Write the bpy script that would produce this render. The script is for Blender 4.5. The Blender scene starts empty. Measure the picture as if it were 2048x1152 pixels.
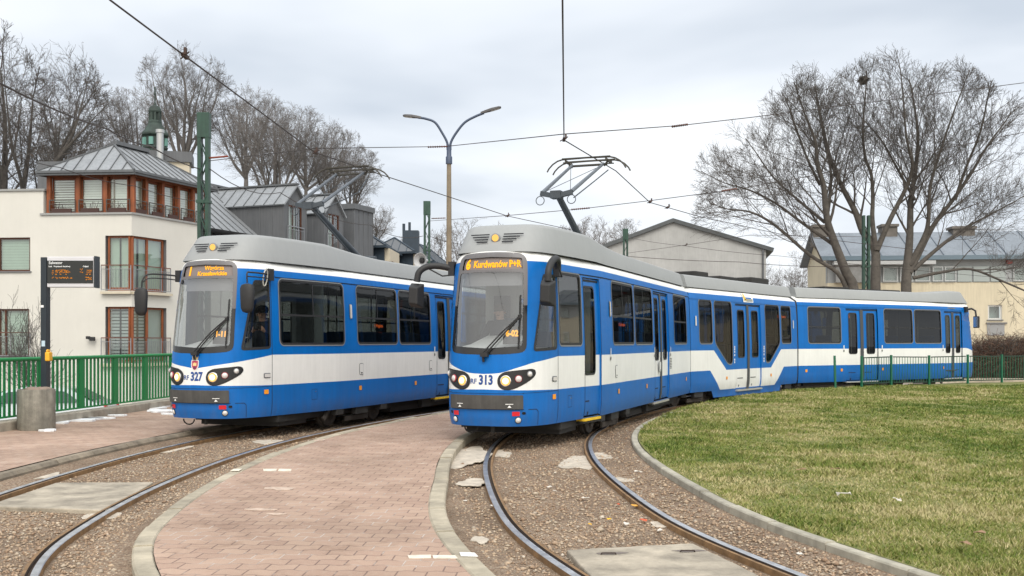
import bpy, bmesh, math, random
import numpy as np
from mathutils import Vector, Matrix, Euler
from mathutils.geometry import delaunay_2d_cdt

random.seed(7)
rng = np.random.default_rng(11)
PI = math.pi
sc = bpy.context.scene
COL = sc.collection
H_EYE, FPX, HOR = 1.6, 2048.0, 683.5

# ------------------------------------------------------------------ basics
def lin(c):
    return tuple(((v/255.0)/12.92 if v/255.0 <= 0.04045 else ((v/255.0+0.055)/1.055)**2.4) for v in c)

def tag(o, label=None, cat=None, group=None, kind=None):
    if label: o['label'] = label
    if cat: o['category'] = cat
    if group: o['group'] = group
    if kind: o['kind'] = kind
    return o

def empty(name, loc=(0,0,0), rz=0.0):
    o = bpy.data.objects.new(name, None)
    o.location = loc; o.rotation_euler = (0,0,rz)
    o.empty_display_size = 0.2
    COL.objects.link(o)
    return o

def children_of(o):
    return [c for c in bpy.data.objects if c.parent is o]

def copy_tree(o, parent=None):
    c = o.copy(); COL.objects.link(c)
    c.parent = parent
    for ch in list(o.children):
        copy_tree(ch, c)
    return c

# ------------------------------------------------------------------ materials
MATS = {}
def new_mat(name):
    m = bpy.data.materials.new(name); m.use_nodes = True
    nt = m.node_tree
    for n in list(nt.nodes): nt.nodes.remove(n)
    out = nt.nodes.new('ShaderNodeOutputMaterial')
    MATS[name] = m
    return m, nt, out

def N(nt, t, **kw):
    n = nt.nodes.new(t)
    for k, v in kw.items(): setattr(n, k, v)
    return n

def mth(nt, op, a, b=None, c=None, clamp=False):
    n = nt.nodes.new('ShaderNodeMath'); n.operation = op; n.use_clamp = clamp
    for i, v in enumerate((a, b, c)):
        if v is None: continue
        if isinstance(v, (int, float)): n.inputs[i].default_value = v
        else: nt.links.new(v, n.inputs[i])
    return n.outputs[0]

def ramp(nt, fac, stops, interp='LINEAR'):
    n = nt.nodes.new('ShaderNodeValToRGB'); cr = n.color_ramp; cr.interpolation = interp
    while len(cr.elements) < len(stops): cr.elements.new(0.5)
    for e, (p, c) in zip(cr.elements, stops):
        e.position = p; e.color = tuple(c)+(1,) if len(c) == 3 else c
    nt.links.new(fac, n.inputs[0])
    return n.outputs[0]

def mixc(nt, fac, a, b, mode='MIX'):
    n = nt.nodes.new('ShaderNodeMix'); n.data_type = 'RGBA'; n.blend_type = mode
    if isinstance(fac, (int, float)): n.inputs[0].default_value = fac
    else: nt.links.new(fac, n.inputs[0])
    for i, v in ((6, a), (7, b)):
        if isinstance(v, tuple): n.inputs[i].default_value = v+(1,) if len(v) == 3 else v
        else: nt.links.new(v, n.inputs[i])
    return n.outputs[2]

def noise(nt, co, scale, detail=4, rough=0.55, dist=0.0):
    n = nt.nodes.new('ShaderNodeTexNoise')
    n.inputs['Scale'].default_value = scale; n.inputs['Detail'].default_value = detail
    n.inputs['Roughness'].default_value = rough; n.inputs['Distortion'].default_value = dist
    if co is not None: nt.links.new(co, n.inputs['Vector'])
    return n.outputs[0]

def coord(nt, kind='Object', scale=None, rot=None):
    tc = nt.nodes.new('ShaderNodeTexCoord'); o = tc.outputs[kind]
    if scale or rot:
        mp = nt.nodes.new('ShaderNodeMapping')
        if scale: mp.inputs['Scale'].default_value = scale
        if rot: mp.inputs['Rotation'].default_value = rot
        nt.links.new(o, mp.inputs['Vector']); o = mp.outputs[0]
    return o

def M(name, col, rough=0.6, metal=0.0, var=0.0, vscale=3.0, bump=0.0, bscale=40.0, coat=0.0, spec=0.5, streak=0.0, back=None, isl=0.0, grime=None):
    """principled surface with noise wear; streak adds vertical weather streaks"""
    if name in MATS: return MATS[name]
    m, nt, out = new_mat(name)
    p = N(nt, 'ShaderNodeBsdfPrincipled')
    p.inputs['Roughness'].default_value = rough; p.inputs['Metallic'].default_value = metal
    p.inputs['Specular IOR Level'].default_value = spec
    if coat: p.inputs['Coat Weight'].default_value = coat; p.inputs['Coat Roughness'].default_value = 0.08
    co = coord(nt)
    c = None
    if var or streak:
        f = noise(nt, co, vscale, 6, 0.65)
        lo = tuple(max(0, v*(1-var)) for v in col); hi = tuple(min(1, v*(1+var)) for v in col)
        c = ramp(nt, f, [(0.3, lo), (0.7, hi)])
        if streak:
            co2 = coord(nt, scale=(5.0, 5.0, 0.35))
            f2 = noise(nt, co2, 2.0, 6, 0.7)
            d = ramp(nt, f2, [(0.35, (1-streak,)*3), (0.62, (1, 1, 1))])
            c = mixc(nt, 1.0, c, d, 'MULTIPLY')
        r = mth(nt, 'MULTIPLY_ADD', f, 0.25, rough-0.12, clamp=True)
        nt.links.new(r, p.inputs['Roughness'])
    if isl:
        gi = N(nt, 'ShaderNodeNewGeometry')
        c = mixc(nt, 1.0, c if c is not None else tuple(col), ramp(nt, gi.outputs['Random Per Island'], [(0, (1-isl,)*3), (1, (1+isl,)*3)]), 'MULTIPLY')
    if grime:     # road dirt thrown up on the lower panels: blotchy film with runs
        zs = N(nt, 'ShaderNodeSeparateXYZ'); nt.links.new(co, zs.inputs[0])
        k = mth(nt, 'MULTIPLY_ADD', zs.outputs[2], -1/(grime[1]-grime[0]), grime[1]/(grime[1]-grime[0]), clamp=True)
        g1 = noise(nt, coord(nt, scale=(3.5, 3.5, 1.0)), 1.6, 6, 0.7)
        gf = mth(nt, 'MULTIPLY', mth(nt, 'MULTIPLY', mth(nt, 'POWER', k, 1.4), ramp(nt, g1, [(0.3, (0.15,)*3), (0.7, (1,)*3)])), grime[2], clamp=True)
        c = mixc(nt, gf, c if c is not None else tuple(col), (.12, .095, .07))
    if back:
        g = N(nt, 'ShaderNodeNewGeometry')
        c = mixc(nt, g.outputs['Backfacing'], c if c is not None else tuple(col), tuple(back))
    if c is not None: nt.links.new(c, p.inputs['Base Color'])
    else: p.inputs['Base Color'].default_value = tuple(col)+(1,)
    if bump:
        b = N(nt, 'ShaderNodeBump'); b.inputs['Strength'].default_value = bump; b.inputs['Distance'].default_value = 0.02
        nt.links.new(noise(nt, co, bscale, 5, 0.6), b.inputs['Height']); nt.links.new(b.outputs[0], p.inputs['Normal'])
    nt.links.new(p.outputs[0], out.inputs[0])
    return m

def EM(name, col, strength):
    if name in MATS: return MATS[name]
    m, nt, out = new_mat(name)
    e = N(nt, 'ShaderNodeEmission'); e.inputs[0].default_value = tuple(col)+(1,); e.inputs[1].default_value = strength
    nt.links.new(e.outputs[0], out.inputs[0])
    return m

def GLASS(name, tint, refl_min, refl_max, rough=0.01):
    """thin window pane: tinted see-through with a mirror share that grows at grazing angles"""
    if name in MATS: return MATS[name]
    m, nt, out = new_mat(name)
    t = N(nt, 'ShaderNodeBsdfTransparent'); t.inputs[0].default_value = tuple(tint)+(1,)
    g = N(nt, 'ShaderNodeBsdfGlossy'); g.inputs['Roughness'].default_value = rough; g.inputs[0].default_value = (0.95, 0.97, 1, 1)
    lw = N(nt, 'ShaderNodeLayerWeight'); lw.inputs[0].default_value = 0.35
    f = mth(nt, 'MULTIPLY_ADD', lw.outputs['Facing'], refl_max-refl_min, refl_min, clamp=True)
    mx = N(nt, 'ShaderNodeMixShader')
    nt.links.new(f, mx.inputs[0]); nt.links.new(t.outputs[0], mx.inputs[1]); nt.links.new(g.outputs[0], mx.inputs[2])
    nt.links.new(mx.outputs[0], out.inputs[0])
    return m

# ------------------------------------------------------------------ mesh builder
class MB:
    def __init__(s): s.v = []; s.f = []; s.m = []
    def add(s, verts, faces, mi=0):
        b = len(s.v); s.v.extend([tuple(p) for p in verts])
        for q in faces:
            s.f.append(tuple(b+i for i in q)); s.m.append(mi)
        return s
    def box(s, c, size, mi=0, rz=0.0, mat=None):
        hx, hy, hz = size[0]/2, size[1]/2, size[2]/2
        R = mat if mat is not None else Matrix.Rotation(rz, 3, 'Z')
        c = Vector(c)
        vs = [c+R@Vector((x*hx, y*hy, z*hz)) for x, y, z in ((-1,-1,-1),(1,-1,-1),(1,1,-1),(-1,1,-1),(-1,-1,1),(1,-1,1),(1,1,1),(-1,1,1))]
        return s.add(vs, [(3,2,1,0),(4,5,6,7),(0,1,5,4),(1,2,6,5),(2,3,7,6),(3,0,4,7)], mi)
    def bar(s, a, b, w, h, mi=0, up=(0,0,1)):
        a, b = Vector(a), Vector(b); d = b-a; L = d.length; y = d.normalized()
        u = Vector(up)
        if abs(y.dot(u)) > 0.98: u = Vector((0,1,0)) if abs(y.y) < 0.9 else Vector((1,0,0))
        x = y.cross(u).normalized(); z = x.cross(y)
        R = Matrix((x, y, z)).transposed()
        return s.box((a+b)/2, (w, L, h), mi, mat=R)
    def tube(s, pts, r, n=8, mi=0, caps=True):
        pts = [Vector(p) for p in pts]
        rs = r if isinstance(r, (list, tuple)) else [r]*len(pts)
        vs = []; prev = None
        for i, p in enumerate(pts):
            d = (pts[min(i+1, len(pts)-1)]-pts[max(i-1, 0)]).normalized()
            if prev is None:
                x = d.orthogonal().normalized()
            else:
                x = prev-d*prev.dot(d)
                x = x.normalized() if x.length > 1e-6 else d.orthogonal().normalized()
            prev = x; y = d.cross(x)
            for k in range(n):
                a = 2*PI*k/n
                vs.append(p+(x*math.cos(a)+y*math.sin(a))*rs[i])
        fs = []
        for i in range(len(pts)-1):
            for k in range(n):
                fs.append((i*n+k, i*n+(k+1) % n, (i+1)*n+(k+1) % n, (i+1)*n+k))
        if caps:
            fs.append(tuple(range(n-1, -1, -1))); fs.append(tuple((len(pts)-1)*n+k for k in range(n)))
        return s.add(vs, fs, mi)
    def lathe(s, prof, c=(0,0,0), n=24, mi=0, R=None, caps=True):
        """prof: (radius, height) pairs, turned round z (or R @ z)"""
        c = Vector(c); vs = []
        for r, h in prof:
            for k in range(n):
                a = 2*PI*k/n; q = Vector((r*math.cos(a), r*math.sin(a), h))
                vs.append(c+(R@q if R is not None else q))
        fs = [(i*n+k, i*n+(k+1) % n, (i+1)*n+(k+1) % n, (i+1)*n+k) for i in range(len(prof)-1) for k in range(n)]
        if caps:
            fs.append(tuple(range(n-1, -1, -1))); fs.append(tuple((len(prof)-1)*n+k for k in range(n)))
        return s.add(vs, fs, mi)
    def prism(s, poly, z0, z1, mi=0, top=True):
        n = len(poly)
        area = sum(poly[i][0]*poly[(i+1) % n][1]-poly[(i+1) % n][0]*poly[i][1] for i in range(n))
        if area < 0: poly = poly[::-1]
        vs = [(p[0], p[1], z0) for p in poly]+[(p[0], p[1], z1) for p in poly]
        fs = [(i, (i+1) % n, n+(i+1) % n, n+i) for i in range(n)]
        fs.append(tuple(range(n-1, -1, -1))); fs.append(tuple(range(n, 2*n)))
        return s.add(vs, fs, mi)
    def grid(s, rows, mi=0, flip=False):
        """rows: list of equal-length point rows"""
        n = len(rows[0]); vs = [p for r in rows for p in r]
        fs = []
        for i in range(len(rows)-1):
            for k in range(n-1):
                q = (i*n+k, i*n+k+1, (i+1)*n+k+1, (i+1)*n+k)
                fs.append(q[::-1] if flip else q)
        return s.add(vs, fs, mi)
    def xf(s, mat):
        s.v = [tuple(mat@Vector(p)) for p in s.v]; return s
    def mesh(s, name, mats, smooth=False):
        me = bpy.data.meshes.new(name)
        me.from_pydata(s.v, [], s.f)
        for m in (mats if isinstance(mats, (list, tuple)) else [mats]): me.materials.append(m)
        me.polygons.foreach_set('material_index', s.m)
        if smooth: me.polygons.foreach_set('use_smooth', [True]*len(me.polygons))
        me.update()
        return me
    def build(s, name, mats, parent=None, smooth=False, loc=(0,0,0), rz=0.0, bevel=0.0, angle=None):
        o = bpy.data.objects.new(name, s.mesh(name, mats, smooth))
        COL.objects.link(o); o.parent = parent; o.location = loc; o.rotation_euler = (0,0,rz)
        if bevel:
            b = o.modifiers.new('b', 'BEVEL'); b.width = bevel; b.segments = 2; b.limit_method = 'ANGLE'
        if smooth and angle:
            try: o.data.set_sharp_from_angle(angle=math.radians(angle))
            except Exception: pass
        return o

def np_mesh(name, verts, faces, mi=None, mats=()):
    me = bpy.data.meshes.new(name)
    verts = np.asarray(verts, np.float32); faces = np.asarray(faces, np.int32)
    k = faces.shape[1]
    me.vertices.add(len(verts)); me.vertices.foreach_set('co', verts.ravel())
    me.loops.add(faces.size); me.loops.foreach_set('vertex_index', faces.ravel())
    me.polygons.add(len(faces))
    me.polygons.foreach_set('loop_start', np.arange(0, faces.size, k, dtype=np.int32))
    for m in mats: me.materials.append(m)
    if mi is not None: me.polygons.foreach_set('material_index', np.asarray(mi, np.int32))
    me.update(calc_edges=True); me.validate()
    return me

def link(name, me, parent=None, loc=(0,0,0)):
    o = bpy.data.objects.new(name, me); COL.objects.link(o); o.parent = parent; o.location = loc
    return o

# ------------------------------------------------------------------ planar fill with holes
def inpoly(px, py, poly):
    x = np.array([p[0] for p in poly]); y = np.array([p[1] for p in poly])
    x2 = np.roll(x, -1); y2 = np.roll(y, -1)
    ins = np.zeros(len(px), bool)
    for a, b, c, d in zip(x, y, x2, y2):
        if b == d: continue
        cond = ((b > py) != (d > py)) & (px < (c-a)*(py-b)/(d-b)+a)
        ins ^= cond
    return ins

def densify(loop, step, closed=True):
    out = []
    n = len(loop)
    for i in range(n if closed else n-1):
        a, b = loop[i], loop[(i+1) % n]
        k = max(1, int(math.hypot(b[0]-a[0], b[1]-a[1])/step))
        for j in range(k): out.append((a[0]+(b[0]-a[0])*j/k, a[1]+(b[1]-a[1])*j/k))
    if not closed: out.append(loop[-1])
    return out

def fill(outer, holes=(), lines=(), gu=(), gz=(), step=0.25, sq=1.0):
    vs = []; es = []
    def loop(pts, closed=True):
        b = len(vs); vs.extend(Vector(p) for p in pts); n = len(pts)
        for i in range(n if closed else n-1): es.append((b+i, b+(i+1) % n))
    loop(densify(outer, step))
    for h in holes: loop(densify(h, step))
    for l in lines: loop(densify(l, step, False), False)
    if len(gu) and len(gz):
        U, Z = np.meshgrid(gu, gz); U = U.ravel(); Z = Z.ravel()
        k = inpoly(U, Z, outer)
        for h in holes: k &= ~inpoly(U, Z, h)
        vs.extend(Vector((float(a), float(b))) for a, b in zip(U[k], Z[k]))
    if sq != 1.0: vs = [Vector((p.x*sq, p.y)) for p in vs]
    r = delaunay_2d_cdt(vs, es, [], 0, 1e-6)
    V = np.array([(p.x/sq, p.y) for p in r[0]]); F = np.array([tuple(f) for f in r[2] if len(f) == 3])
    a, b, c = V[F[:,0]], V[F[:,1]], V[F[:,2]]
    cen = (a+b+c)/3
    ar = (b[:,0]-a[:,0])*(c[:,1]-a[:,1])-(c[:,0]-a[:,0])*(b[:,1]-a[:,1])
    F[ar < 0] = F[ar < 0][:, ::-1]
    k = inpoly(cen[:,0], cen[:,1], outer) & (abs(ar) > 1e-9)
    for h in holes: k &= ~inpoly(cen[:,0], cen[:,1], h)
    return V, F[k], cen[k]

def rr(u0, u1, z0, z1, r, n=5):
    pts = []
    for cx, cy, a0 in ((u1-r, z0+r, -PI/2), (u1-r, z1-r, 0), (u0+r, z1-r, PI/2), (u0+r, z0+r, PI)):
        for i in range(n+1):
            a = a0+PI/2*i/n; pts.append((cx+r*math.cos(a), cy+r*math.sin(a)))
    return pts

def round_poly(poly, r, n=4):
    out = []; k = len(poly)
    for i in range(k):
        p = Vector(poly[i]); a = Vector(poly[i-1])-p; b = Vector(poly[(i+1) % k])-p
        q = min(r, a.length*0.45, b.length*0.45)
        s, e = p+a.normalized()*q, p+b.normalized()*q
        for j in range(n+1):
            t = j/n; out.append(tuple(s*(1-t)**2+p*2*t*(1-t)+e*t*t))
    return out

def grow_loop(loop, d):
    """offset a (counter-clockwise or clockwise) loop outward by d"""
    n = len(loop)
    area = sum(loop[i][0]*loop[(i+1) % n][1]-loop[(i+1) % n][0]*loop[i][1] for i in range(n))
    sg = 1 if area > 0 else -1
    out = []
    for i in range(n):
        a, b = Vector(loop[i-1]), Vector(loop[(i+1) % n])
        t = (b-a)
        if t.length < 1e-9: out.append(loop[i]); continue
        t.normalize(); out.append((loop[i][0]+t.y*d*sg, loop[i][1]-t.x*d*sg))
    return out

def circ(u, z, r, n=16, sx=1.0):
    return [(u+r*sx*math.cos(2*PI*i/n), z+r*math.sin(2*PI*i/n)) for i in range(n)]

# ------------------------------------------------------------------ text as flat mesh
def text_geo(body, size, bold=0.0, align='CENTER', squeeze=1.0):
    cu = bpy.data.curves.new('t', 'FONT'); cu.body = body; cu.size = 1.0; cu.align_x = align; cu.align_y = 'CENTER'
    cu.offset = bold/size; cu.resolution_u = 3; cu.fill_mode = 'FRONT'
    ob = bpy.data.objects.new('t', cu); COL.objects.link(ob)
    dg = bpy.context.evaluated_depsgraph_get(); dg.update()
    ev = ob.evaluated_get(dg); me = ev.to_mesh()
    v = np.array([(p.co.x*squeeze*size, p.co.y*size) for p in me.vertices]); f = [tuple(p.vertices) for p in me.polygons]
    ev.to_mesh_clear()
    bpy.data.objects.remove(ob); bpy.data.curves.remove(cu)
    return v, f

# ------------------------------------------------------------------ photo plane helpers (turn a sighting into a point of the place)
def at(px, py, d):
    return Vector(((px-1024)*d/FPX, d, H_EYE+(HOR-py)*d/FPX))
def gnd(px, py, z=0.0):
    d = FPX*(H_EYE-z)/(py-HOR)
    return Vector(((px-1024)*d/FPX, d, z))

def catmull(pts, per=8):
    P = [np.array(p, float) for p in pts]; P = [2*P[0]-P[1]]+P+[2*P[-1]-P[-2]]
    out = []
    for i in range(1, len(P)-2):
        for k in range(per):
            t = k/per
            out.append(0.5*((2*P[i])+(-P[i-1]+P[i+1])*t+(2*P[i-1]-5*P[i]+4*P[i+1]-P[i+2])*t*t+(-P[i-1]+3*P[i]-3*P[i+1]+P[i+2])*t**3))
    out.append(P[-2])
    return np.array(out)

def smooth(a, k=7, it=3):
    a = a.copy()
    for _ in range(it):
        pad = np.concatenate([np.repeat(a[:1], k//2, 0)+0, a, np.repeat(a[-1:], k//2, 0)])
        b = np.stack([np.convolve(pad[:, j], np.ones(k)/k, 'valid') for j in range(a.shape[1])], 1)
        a[k:-k] = b[k:-k]
    return a

def offset_path(path, off):
    t = np.gradient(path, axis=0); t /= np.linalg.norm(t, axis=1)[:, None]
    n = np.stack([t[:,1], -t[:,0]], 1)
    return path+n*(off[:, None] if isinstance(off, np.ndarray) else off)
# ------------------------------------------------------------------ camera, sky, sun
cam = bpy.data.cameras.new('camera'); cam.lens = 36; cam.sensor_width = 36; cam.shift_y = (HOR-576)/2048
cam.clip_start = 0.1; cam.clip_end = 6000
co_ = bpy.data.objects.new('camera', cam); co_.location = (0, 0, H_EYE); co_.rotation_euler = (PI/2, 0, 0)
COL.objects.link(co_); sc.camera = co_

SUN_EL, SUN_AZ = math.radians(48), math.radians(172)     # azimuth clockwise from +Y: behind the camera
sun_dir = Vector((math.sin(SUN_AZ)*math.cos(SUN_EL), math.cos(SUN_AZ)*math.cos(SUN_EL), math.sin(SUN_EL)))
sl = bpy.data.lights.new('sun', 'SUN'); sl.energy = 1.5; sl.angle = math.radians(30); sl.color = (1.0, 0.955, 0.89)
so = bpy.data.objects.new('sun', sl); so.rotation_euler = (-sun_dir).to_track_quat('-Z', 'Y').to_euler(); so.location = (-20, -30, 60)
COL.objects.link(so)

w = bpy.data.worlds.new("World"); sc.world = w; w.use_nodes = True
nt = w.node_tree
for n in list(nt.nodes): nt.nodes.remove(n)
out = N(nt, 'ShaderNodeOutputWorld'); bg = N(nt, 'ShaderNodeBackground'); bg.inputs[1].default_value = 0.1
sky = N(nt, 'ShaderNodeTexSky'); sky.sky_type = 'NISHITA'; sky.sun_disc = False
sky.sun_elevation = SUN_EL; sky.sun_rotation = SUN_AZ
tc = N(nt, 'ShaderNodeTexCoord'); d = tc.outputs['Generated']
sep = N(nt, 'ShaderNodeSeparateXYZ'); nt.links.new(d, sep.inputs[0])
# the cloud deck: project the direction on a flat layer, noise in it, whiter towards the horizon; the unseen glow round the sun direction is added light
zz = mth(nt, 'MAXIMUM', sep.outputs[2], 0.0)
inv = mth(nt, 'DIVIDE', 1.0, mth(nt, 'ADD', zz, 0.22))
sx = mth(nt, 'MULTIPLY', sep.outputs[0], inv); sy = mth(nt, 'MULTIPLY', sep.outputs[1], inv)
cmb = N(nt, 'ShaderNodeCombineXYZ'); nt.links.new(sx, cmb.inputs[0]); nt.links.new(sy, cmb.inputs[1])
mp = N(nt, 'ShaderNodeMapping'); mp.inputs['Location'].default_value = (3.35, 1.3, 0); mp.inputs['Scale'].default_value = (0.55, 0.8, 1)
nt.links.new(cmb.outputs[0], mp.inputs[0])
nf = noise(nt, mp.outputs[0], 1.0, 5, 0.5, 0.3)
deck = ramp(nt, nf, [(0.40, (6.2, 6.85, 7.7)), (0.5, (8.6, 9.1, 9.75)), (0.59, (10.2, 10.5, 10.8))])
hz = mth(nt, 'SUBTRACT', 1.0, mth(nt, 'MULTIPLY', zz, 4.6), clamp=True)
deck = mixc(nt, mth(nt, 'MULTIPLY', hz, 0.75), deck, (10.1, 10.4, 10.8))
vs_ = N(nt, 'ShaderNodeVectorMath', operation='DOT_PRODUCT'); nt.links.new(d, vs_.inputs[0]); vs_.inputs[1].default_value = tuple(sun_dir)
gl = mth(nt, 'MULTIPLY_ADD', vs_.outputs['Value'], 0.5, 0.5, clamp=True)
gl = mth(nt, 'MULTIPLY_ADD', mth(nt, 'POWER', gl, 4.0), 1.5, 1.0)  # added glow behind the camera: more light on the scene, sky in view unchanged
deck = mixc(nt, mth(nt, 'MULTIPLY_ADD', mth(nt, 'MULTIPLY', sep.outputs[1], -1.0), 1.5, 0.1, clamp=True), deck, (9.3, 9.0, 8.4))  # deck out of view tinted warmer to warm the light
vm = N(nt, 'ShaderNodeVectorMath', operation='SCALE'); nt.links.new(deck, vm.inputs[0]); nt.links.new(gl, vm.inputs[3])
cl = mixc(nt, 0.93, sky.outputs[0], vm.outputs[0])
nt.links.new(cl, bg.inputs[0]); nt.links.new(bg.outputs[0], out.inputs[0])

sc.view_settings.view_transform = 'Standard'; sc.view_settings.look = 'None'
sc.view_settings.gamma = 1; sc.view_settings.exposure = 0.10
try: sc.view_settings.use_curve_mapping = False
except Exception: pass
sc.render.engine = 'CYCLES'; sc.cycles.max_bounces = 8; sc.cycles.transparent_max_bounces = 24
sc.cycles.use_denoising = True

# ------------------------------------------------------------------ tracks as paths (X right, Y away from the viewer, rail tops at z = 0)
RT = smooth(catmull([(3.6,1),(2.2,4),(1.22,7),(.84,8.4),(.62,9.7),(.43,12.2),(.39,14.1),(.45,15.8),(.62,17.4),(1.0,19.4),(2.0,22.6),(3.45,26),(5.4,29.2),(8,32.3),(11.4,35.1),(15.5,37.4),(20,39.0),(25,40.0),(32,40.6)], 12), 9, 3)
LT = smooth(catmull([(-.9,1),(-2.85,4.4),(-4.12,7),(-4.46,8.8),(-4.60,10),(-4.69,11.4),(-4.69,13),(-4.63,14.5),(-4.43,16.4),(-4.12,18),(-3.62,20),(-2.85,22.4),(-1.2,26.5),(.8,30),(3.2,33.4),(7,37.4),(11,40.4),(16,42.6),(22,44)], 12), 9, 3)

OR_ = np.interp(RT[:,1], [6, 8.5, 11.5], [.21, .12, 0])     # the platform kerb swings away from the rail towards the viewer

def strip(path, offs, zs, mb, mi):
    """ribbon between consecutive offsets"""
    rows = []
    for o_, z in zip(offs, zs):
        p = offset_path(path, o_); rows.append([(q[0], q[1], z) for q in p])
    for a, b, k in zip(rows[:-1], rows[1:], mi if isinstance(mi, (list, tuple)) else [mi]*(len(rows)-1)):
        mb.grid([a, b], k, flip=True)

# ------------------------------------------------------------------ ground materials
def ground_mat(name, stops, scales=(0.6, 9.0, 60.0), bump=0.5, rough=0.95):
    m, nt, out = new_mat(name)
    p = N(nt, 'ShaderNodeBsdfPrincipled'); p.inputs['Roughness'].default_value = rough
    co = coord(nt)
    a = noise(nt, co, scales[0], 4, 0.6); b = noise(nt, co, scales[1], 4, 0.65); c = noise(nt, co, scales[2], 3, 0.6)
    f = mth(nt, 'MULTIPLY_ADD', a, 0.45, mth(nt, 'MULTIPLY_ADD', b, 0.35, mth(nt, 'MULTIPLY', c, 0.2)))
    nt.links.new(ramp(nt, f, stops), p.inputs['Base Color'])
    bp = N(nt, 'ShaderNodeBump'); bp.inputs['Strength'].default_value = bump; bp.inputs['Distance'].default_value = 0.02
    nt.links.new(c, bp.inputs['Height']); nt.links.new(bp.outputs[0], p.inputs['Normal'])
    nt.links.new(p.outputs[0], out.inputs[0]); return m

m_ground = ground_mat('plain_ground', [(0.35, (.13,.12,.11)), (0.65, (.24,.22,.2))])
m_street = ground_mat('street_asphalt', [(0.35, (.07,.07,.072)), (0.65, (.12,.118,.115))])

# ballast: crushed stone, each stone its own tone
m, nt, out = new_mat('ballast')
p = N(nt, 'ShaderNodeBsdfPrincipled'); p.inputs['Roughness'].default_value = 0.95
co = coord(nt)
vo = N(nt, 'ShaderNodeTexVoronoi'); vo.inputs['Scale'].default_value = 46; nt.links.new(co, vo.inputs['Vector'])
sp = N(nt, 'ShaderNodeSeparateColor'); nt.links.new(vo.outputs['Color'], sp.inputs[0])
st = ramp(nt, sp.outputs[0], [(0.0, (.235,.155,.098)), (0.3, (.335,.238,.16)), (0.55, (.395,.297,.21)), (0.8, (.42,.335,.25)), (0.98, (.50,.44,.36))])
big = noise(nt, co, 0.9, 5, 0.65)
dirt = ramp(nt, big, [(0.38, (.62,.55,.46)), (0.62, (1.15,1.1,1.05))])
stc = mixc(nt, 1.0, st, dirt, 'MULTIPLY')
dk = ramp(nt, vo.outputs['Distance'], [(0.25, (1,1,1)), (0.75, (.52,.49,.45))])
stc = mixc(nt, 1.0, stc, dk, 'MULTIPLY')
fine = noise(nt, co, 150, 3, 0.6)
stc = mixc(nt, 0.35, stc, ramp(nt, fine, [(0.3, (.06,.04,.03)), (0.7, (.36,.28,.21))]))
nt.links.new(stc, p.inputs['Base Color'])
bp = N(nt, 'ShaderNodeBump'); bp.inputs['Strength'].default_value = 0.9; bp.inputs['Distance'].default_value = 0.025; bp.invert = True
nt.links.new(vo.outputs['Distance'], bp.inputs['Height']); nt.links.new(bp.outputs[0], p.inputs['Normal'])
nt.links.new(p.outputs[0], out.inputs[0]); m_ballast = m

# pavers: 20 x 16.5 cm bone-shaped concrete blocks in reddish tones, half bond, wavy row joints
m, nt, out = new_mat('pavers')
p = N(nt, 'ShaderNodeBsdfPrincipled'); p.inputs['Roughness'].default_value = 0.85
co = coord(nt, rot=(0, 0, math.radians(3)))
se = N(nt, 'ShaderNodeSeparateXYZ'); nt.links.new(co, se.inputs[0])
wav = mth(nt, 'MULTIPLY', mth(nt, 'SINE', mth(nt, 'MULTIPLY', se.outputs[0], 2*PI/0.2)), 0.017)
rowj = mth(nt, 'FLOOR', mth(nt, 'DIVIDE', se.outputs[1], 0.165))
wob = mth(nt, 'MULTIPLY_ADD', noise(nt, co, 1.3, 2), 0.02, 0.0)
yy = mth(nt, 'ADD', mth(nt, 'ADD', se.outputs[1], wav), wob)
cb = N(nt, 'ShaderNodeCombineXYZ'); nt.links.new(mth(nt, 'ADD', se.outputs[0], mth(nt, 'MULTIPLY', wob, 1.4)), cb.inputs[0]); nt.links.new(yy, cb.inputs[1])
br = N(nt, 'ShaderNodeTexBrick'); br.offset = 0.5; br.offset_frequency = 2
br.inputs['Scale'].default_value = 1.0; br.inputs['Mortar Size'].default_value = 0.0062; br.inputs['Mortar Smooth'].default_value = 0.35
br.inputs['Brick Width'].default_value = 0.2; br.inputs['Row Height'].default_value = 0.165; br.inputs['Bias'].default_value = 0.0
br.inputs['Color1'].default_value = (.345,.222,.164,1); br.inputs['Color2'].default_value = (.42,.288,.214,1); br.inputs['Mortar'].default_value = (.13,.075,.058,1)
nt.links.new(cb.outputs[0], br.inputs['Vector'])
a = noise(nt, co, 0.55, 5, 0.6); b = noise(nt, co, 26, 4, 0.7); c2 = noise(nt, co, 160, 2, 0.6)
tone = ramp(nt, a, [(0.36, (.78,.75,.70)), (0.64, (1.13,1.12,1.1))])
col = mixc(nt, 1.0, br.outputs['Color'], tone, 'MULTIPLY')
col = mixc(nt, mth(nt, 'MULTIPLY', ramp(nt, b, [(0.5, (0,0,0)), (0.75, (1,1,1))]), 0.45), col, (.44,.36,.27))
col = mixc(nt, 0.22, col, ramp(nt, c2, [(0.35, (.14,.1,.08)), (0.7, (.6,.48,.4))]))
st_ = ramp(nt, noise(nt, co, 1.7, 6, 0.7, 0.6), [(0.30, (.70,.66,.62)), (0.46, (1,1,1))])
col = mixc(nt, 1.0, col, st_, 'MULTIPLY')
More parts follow.
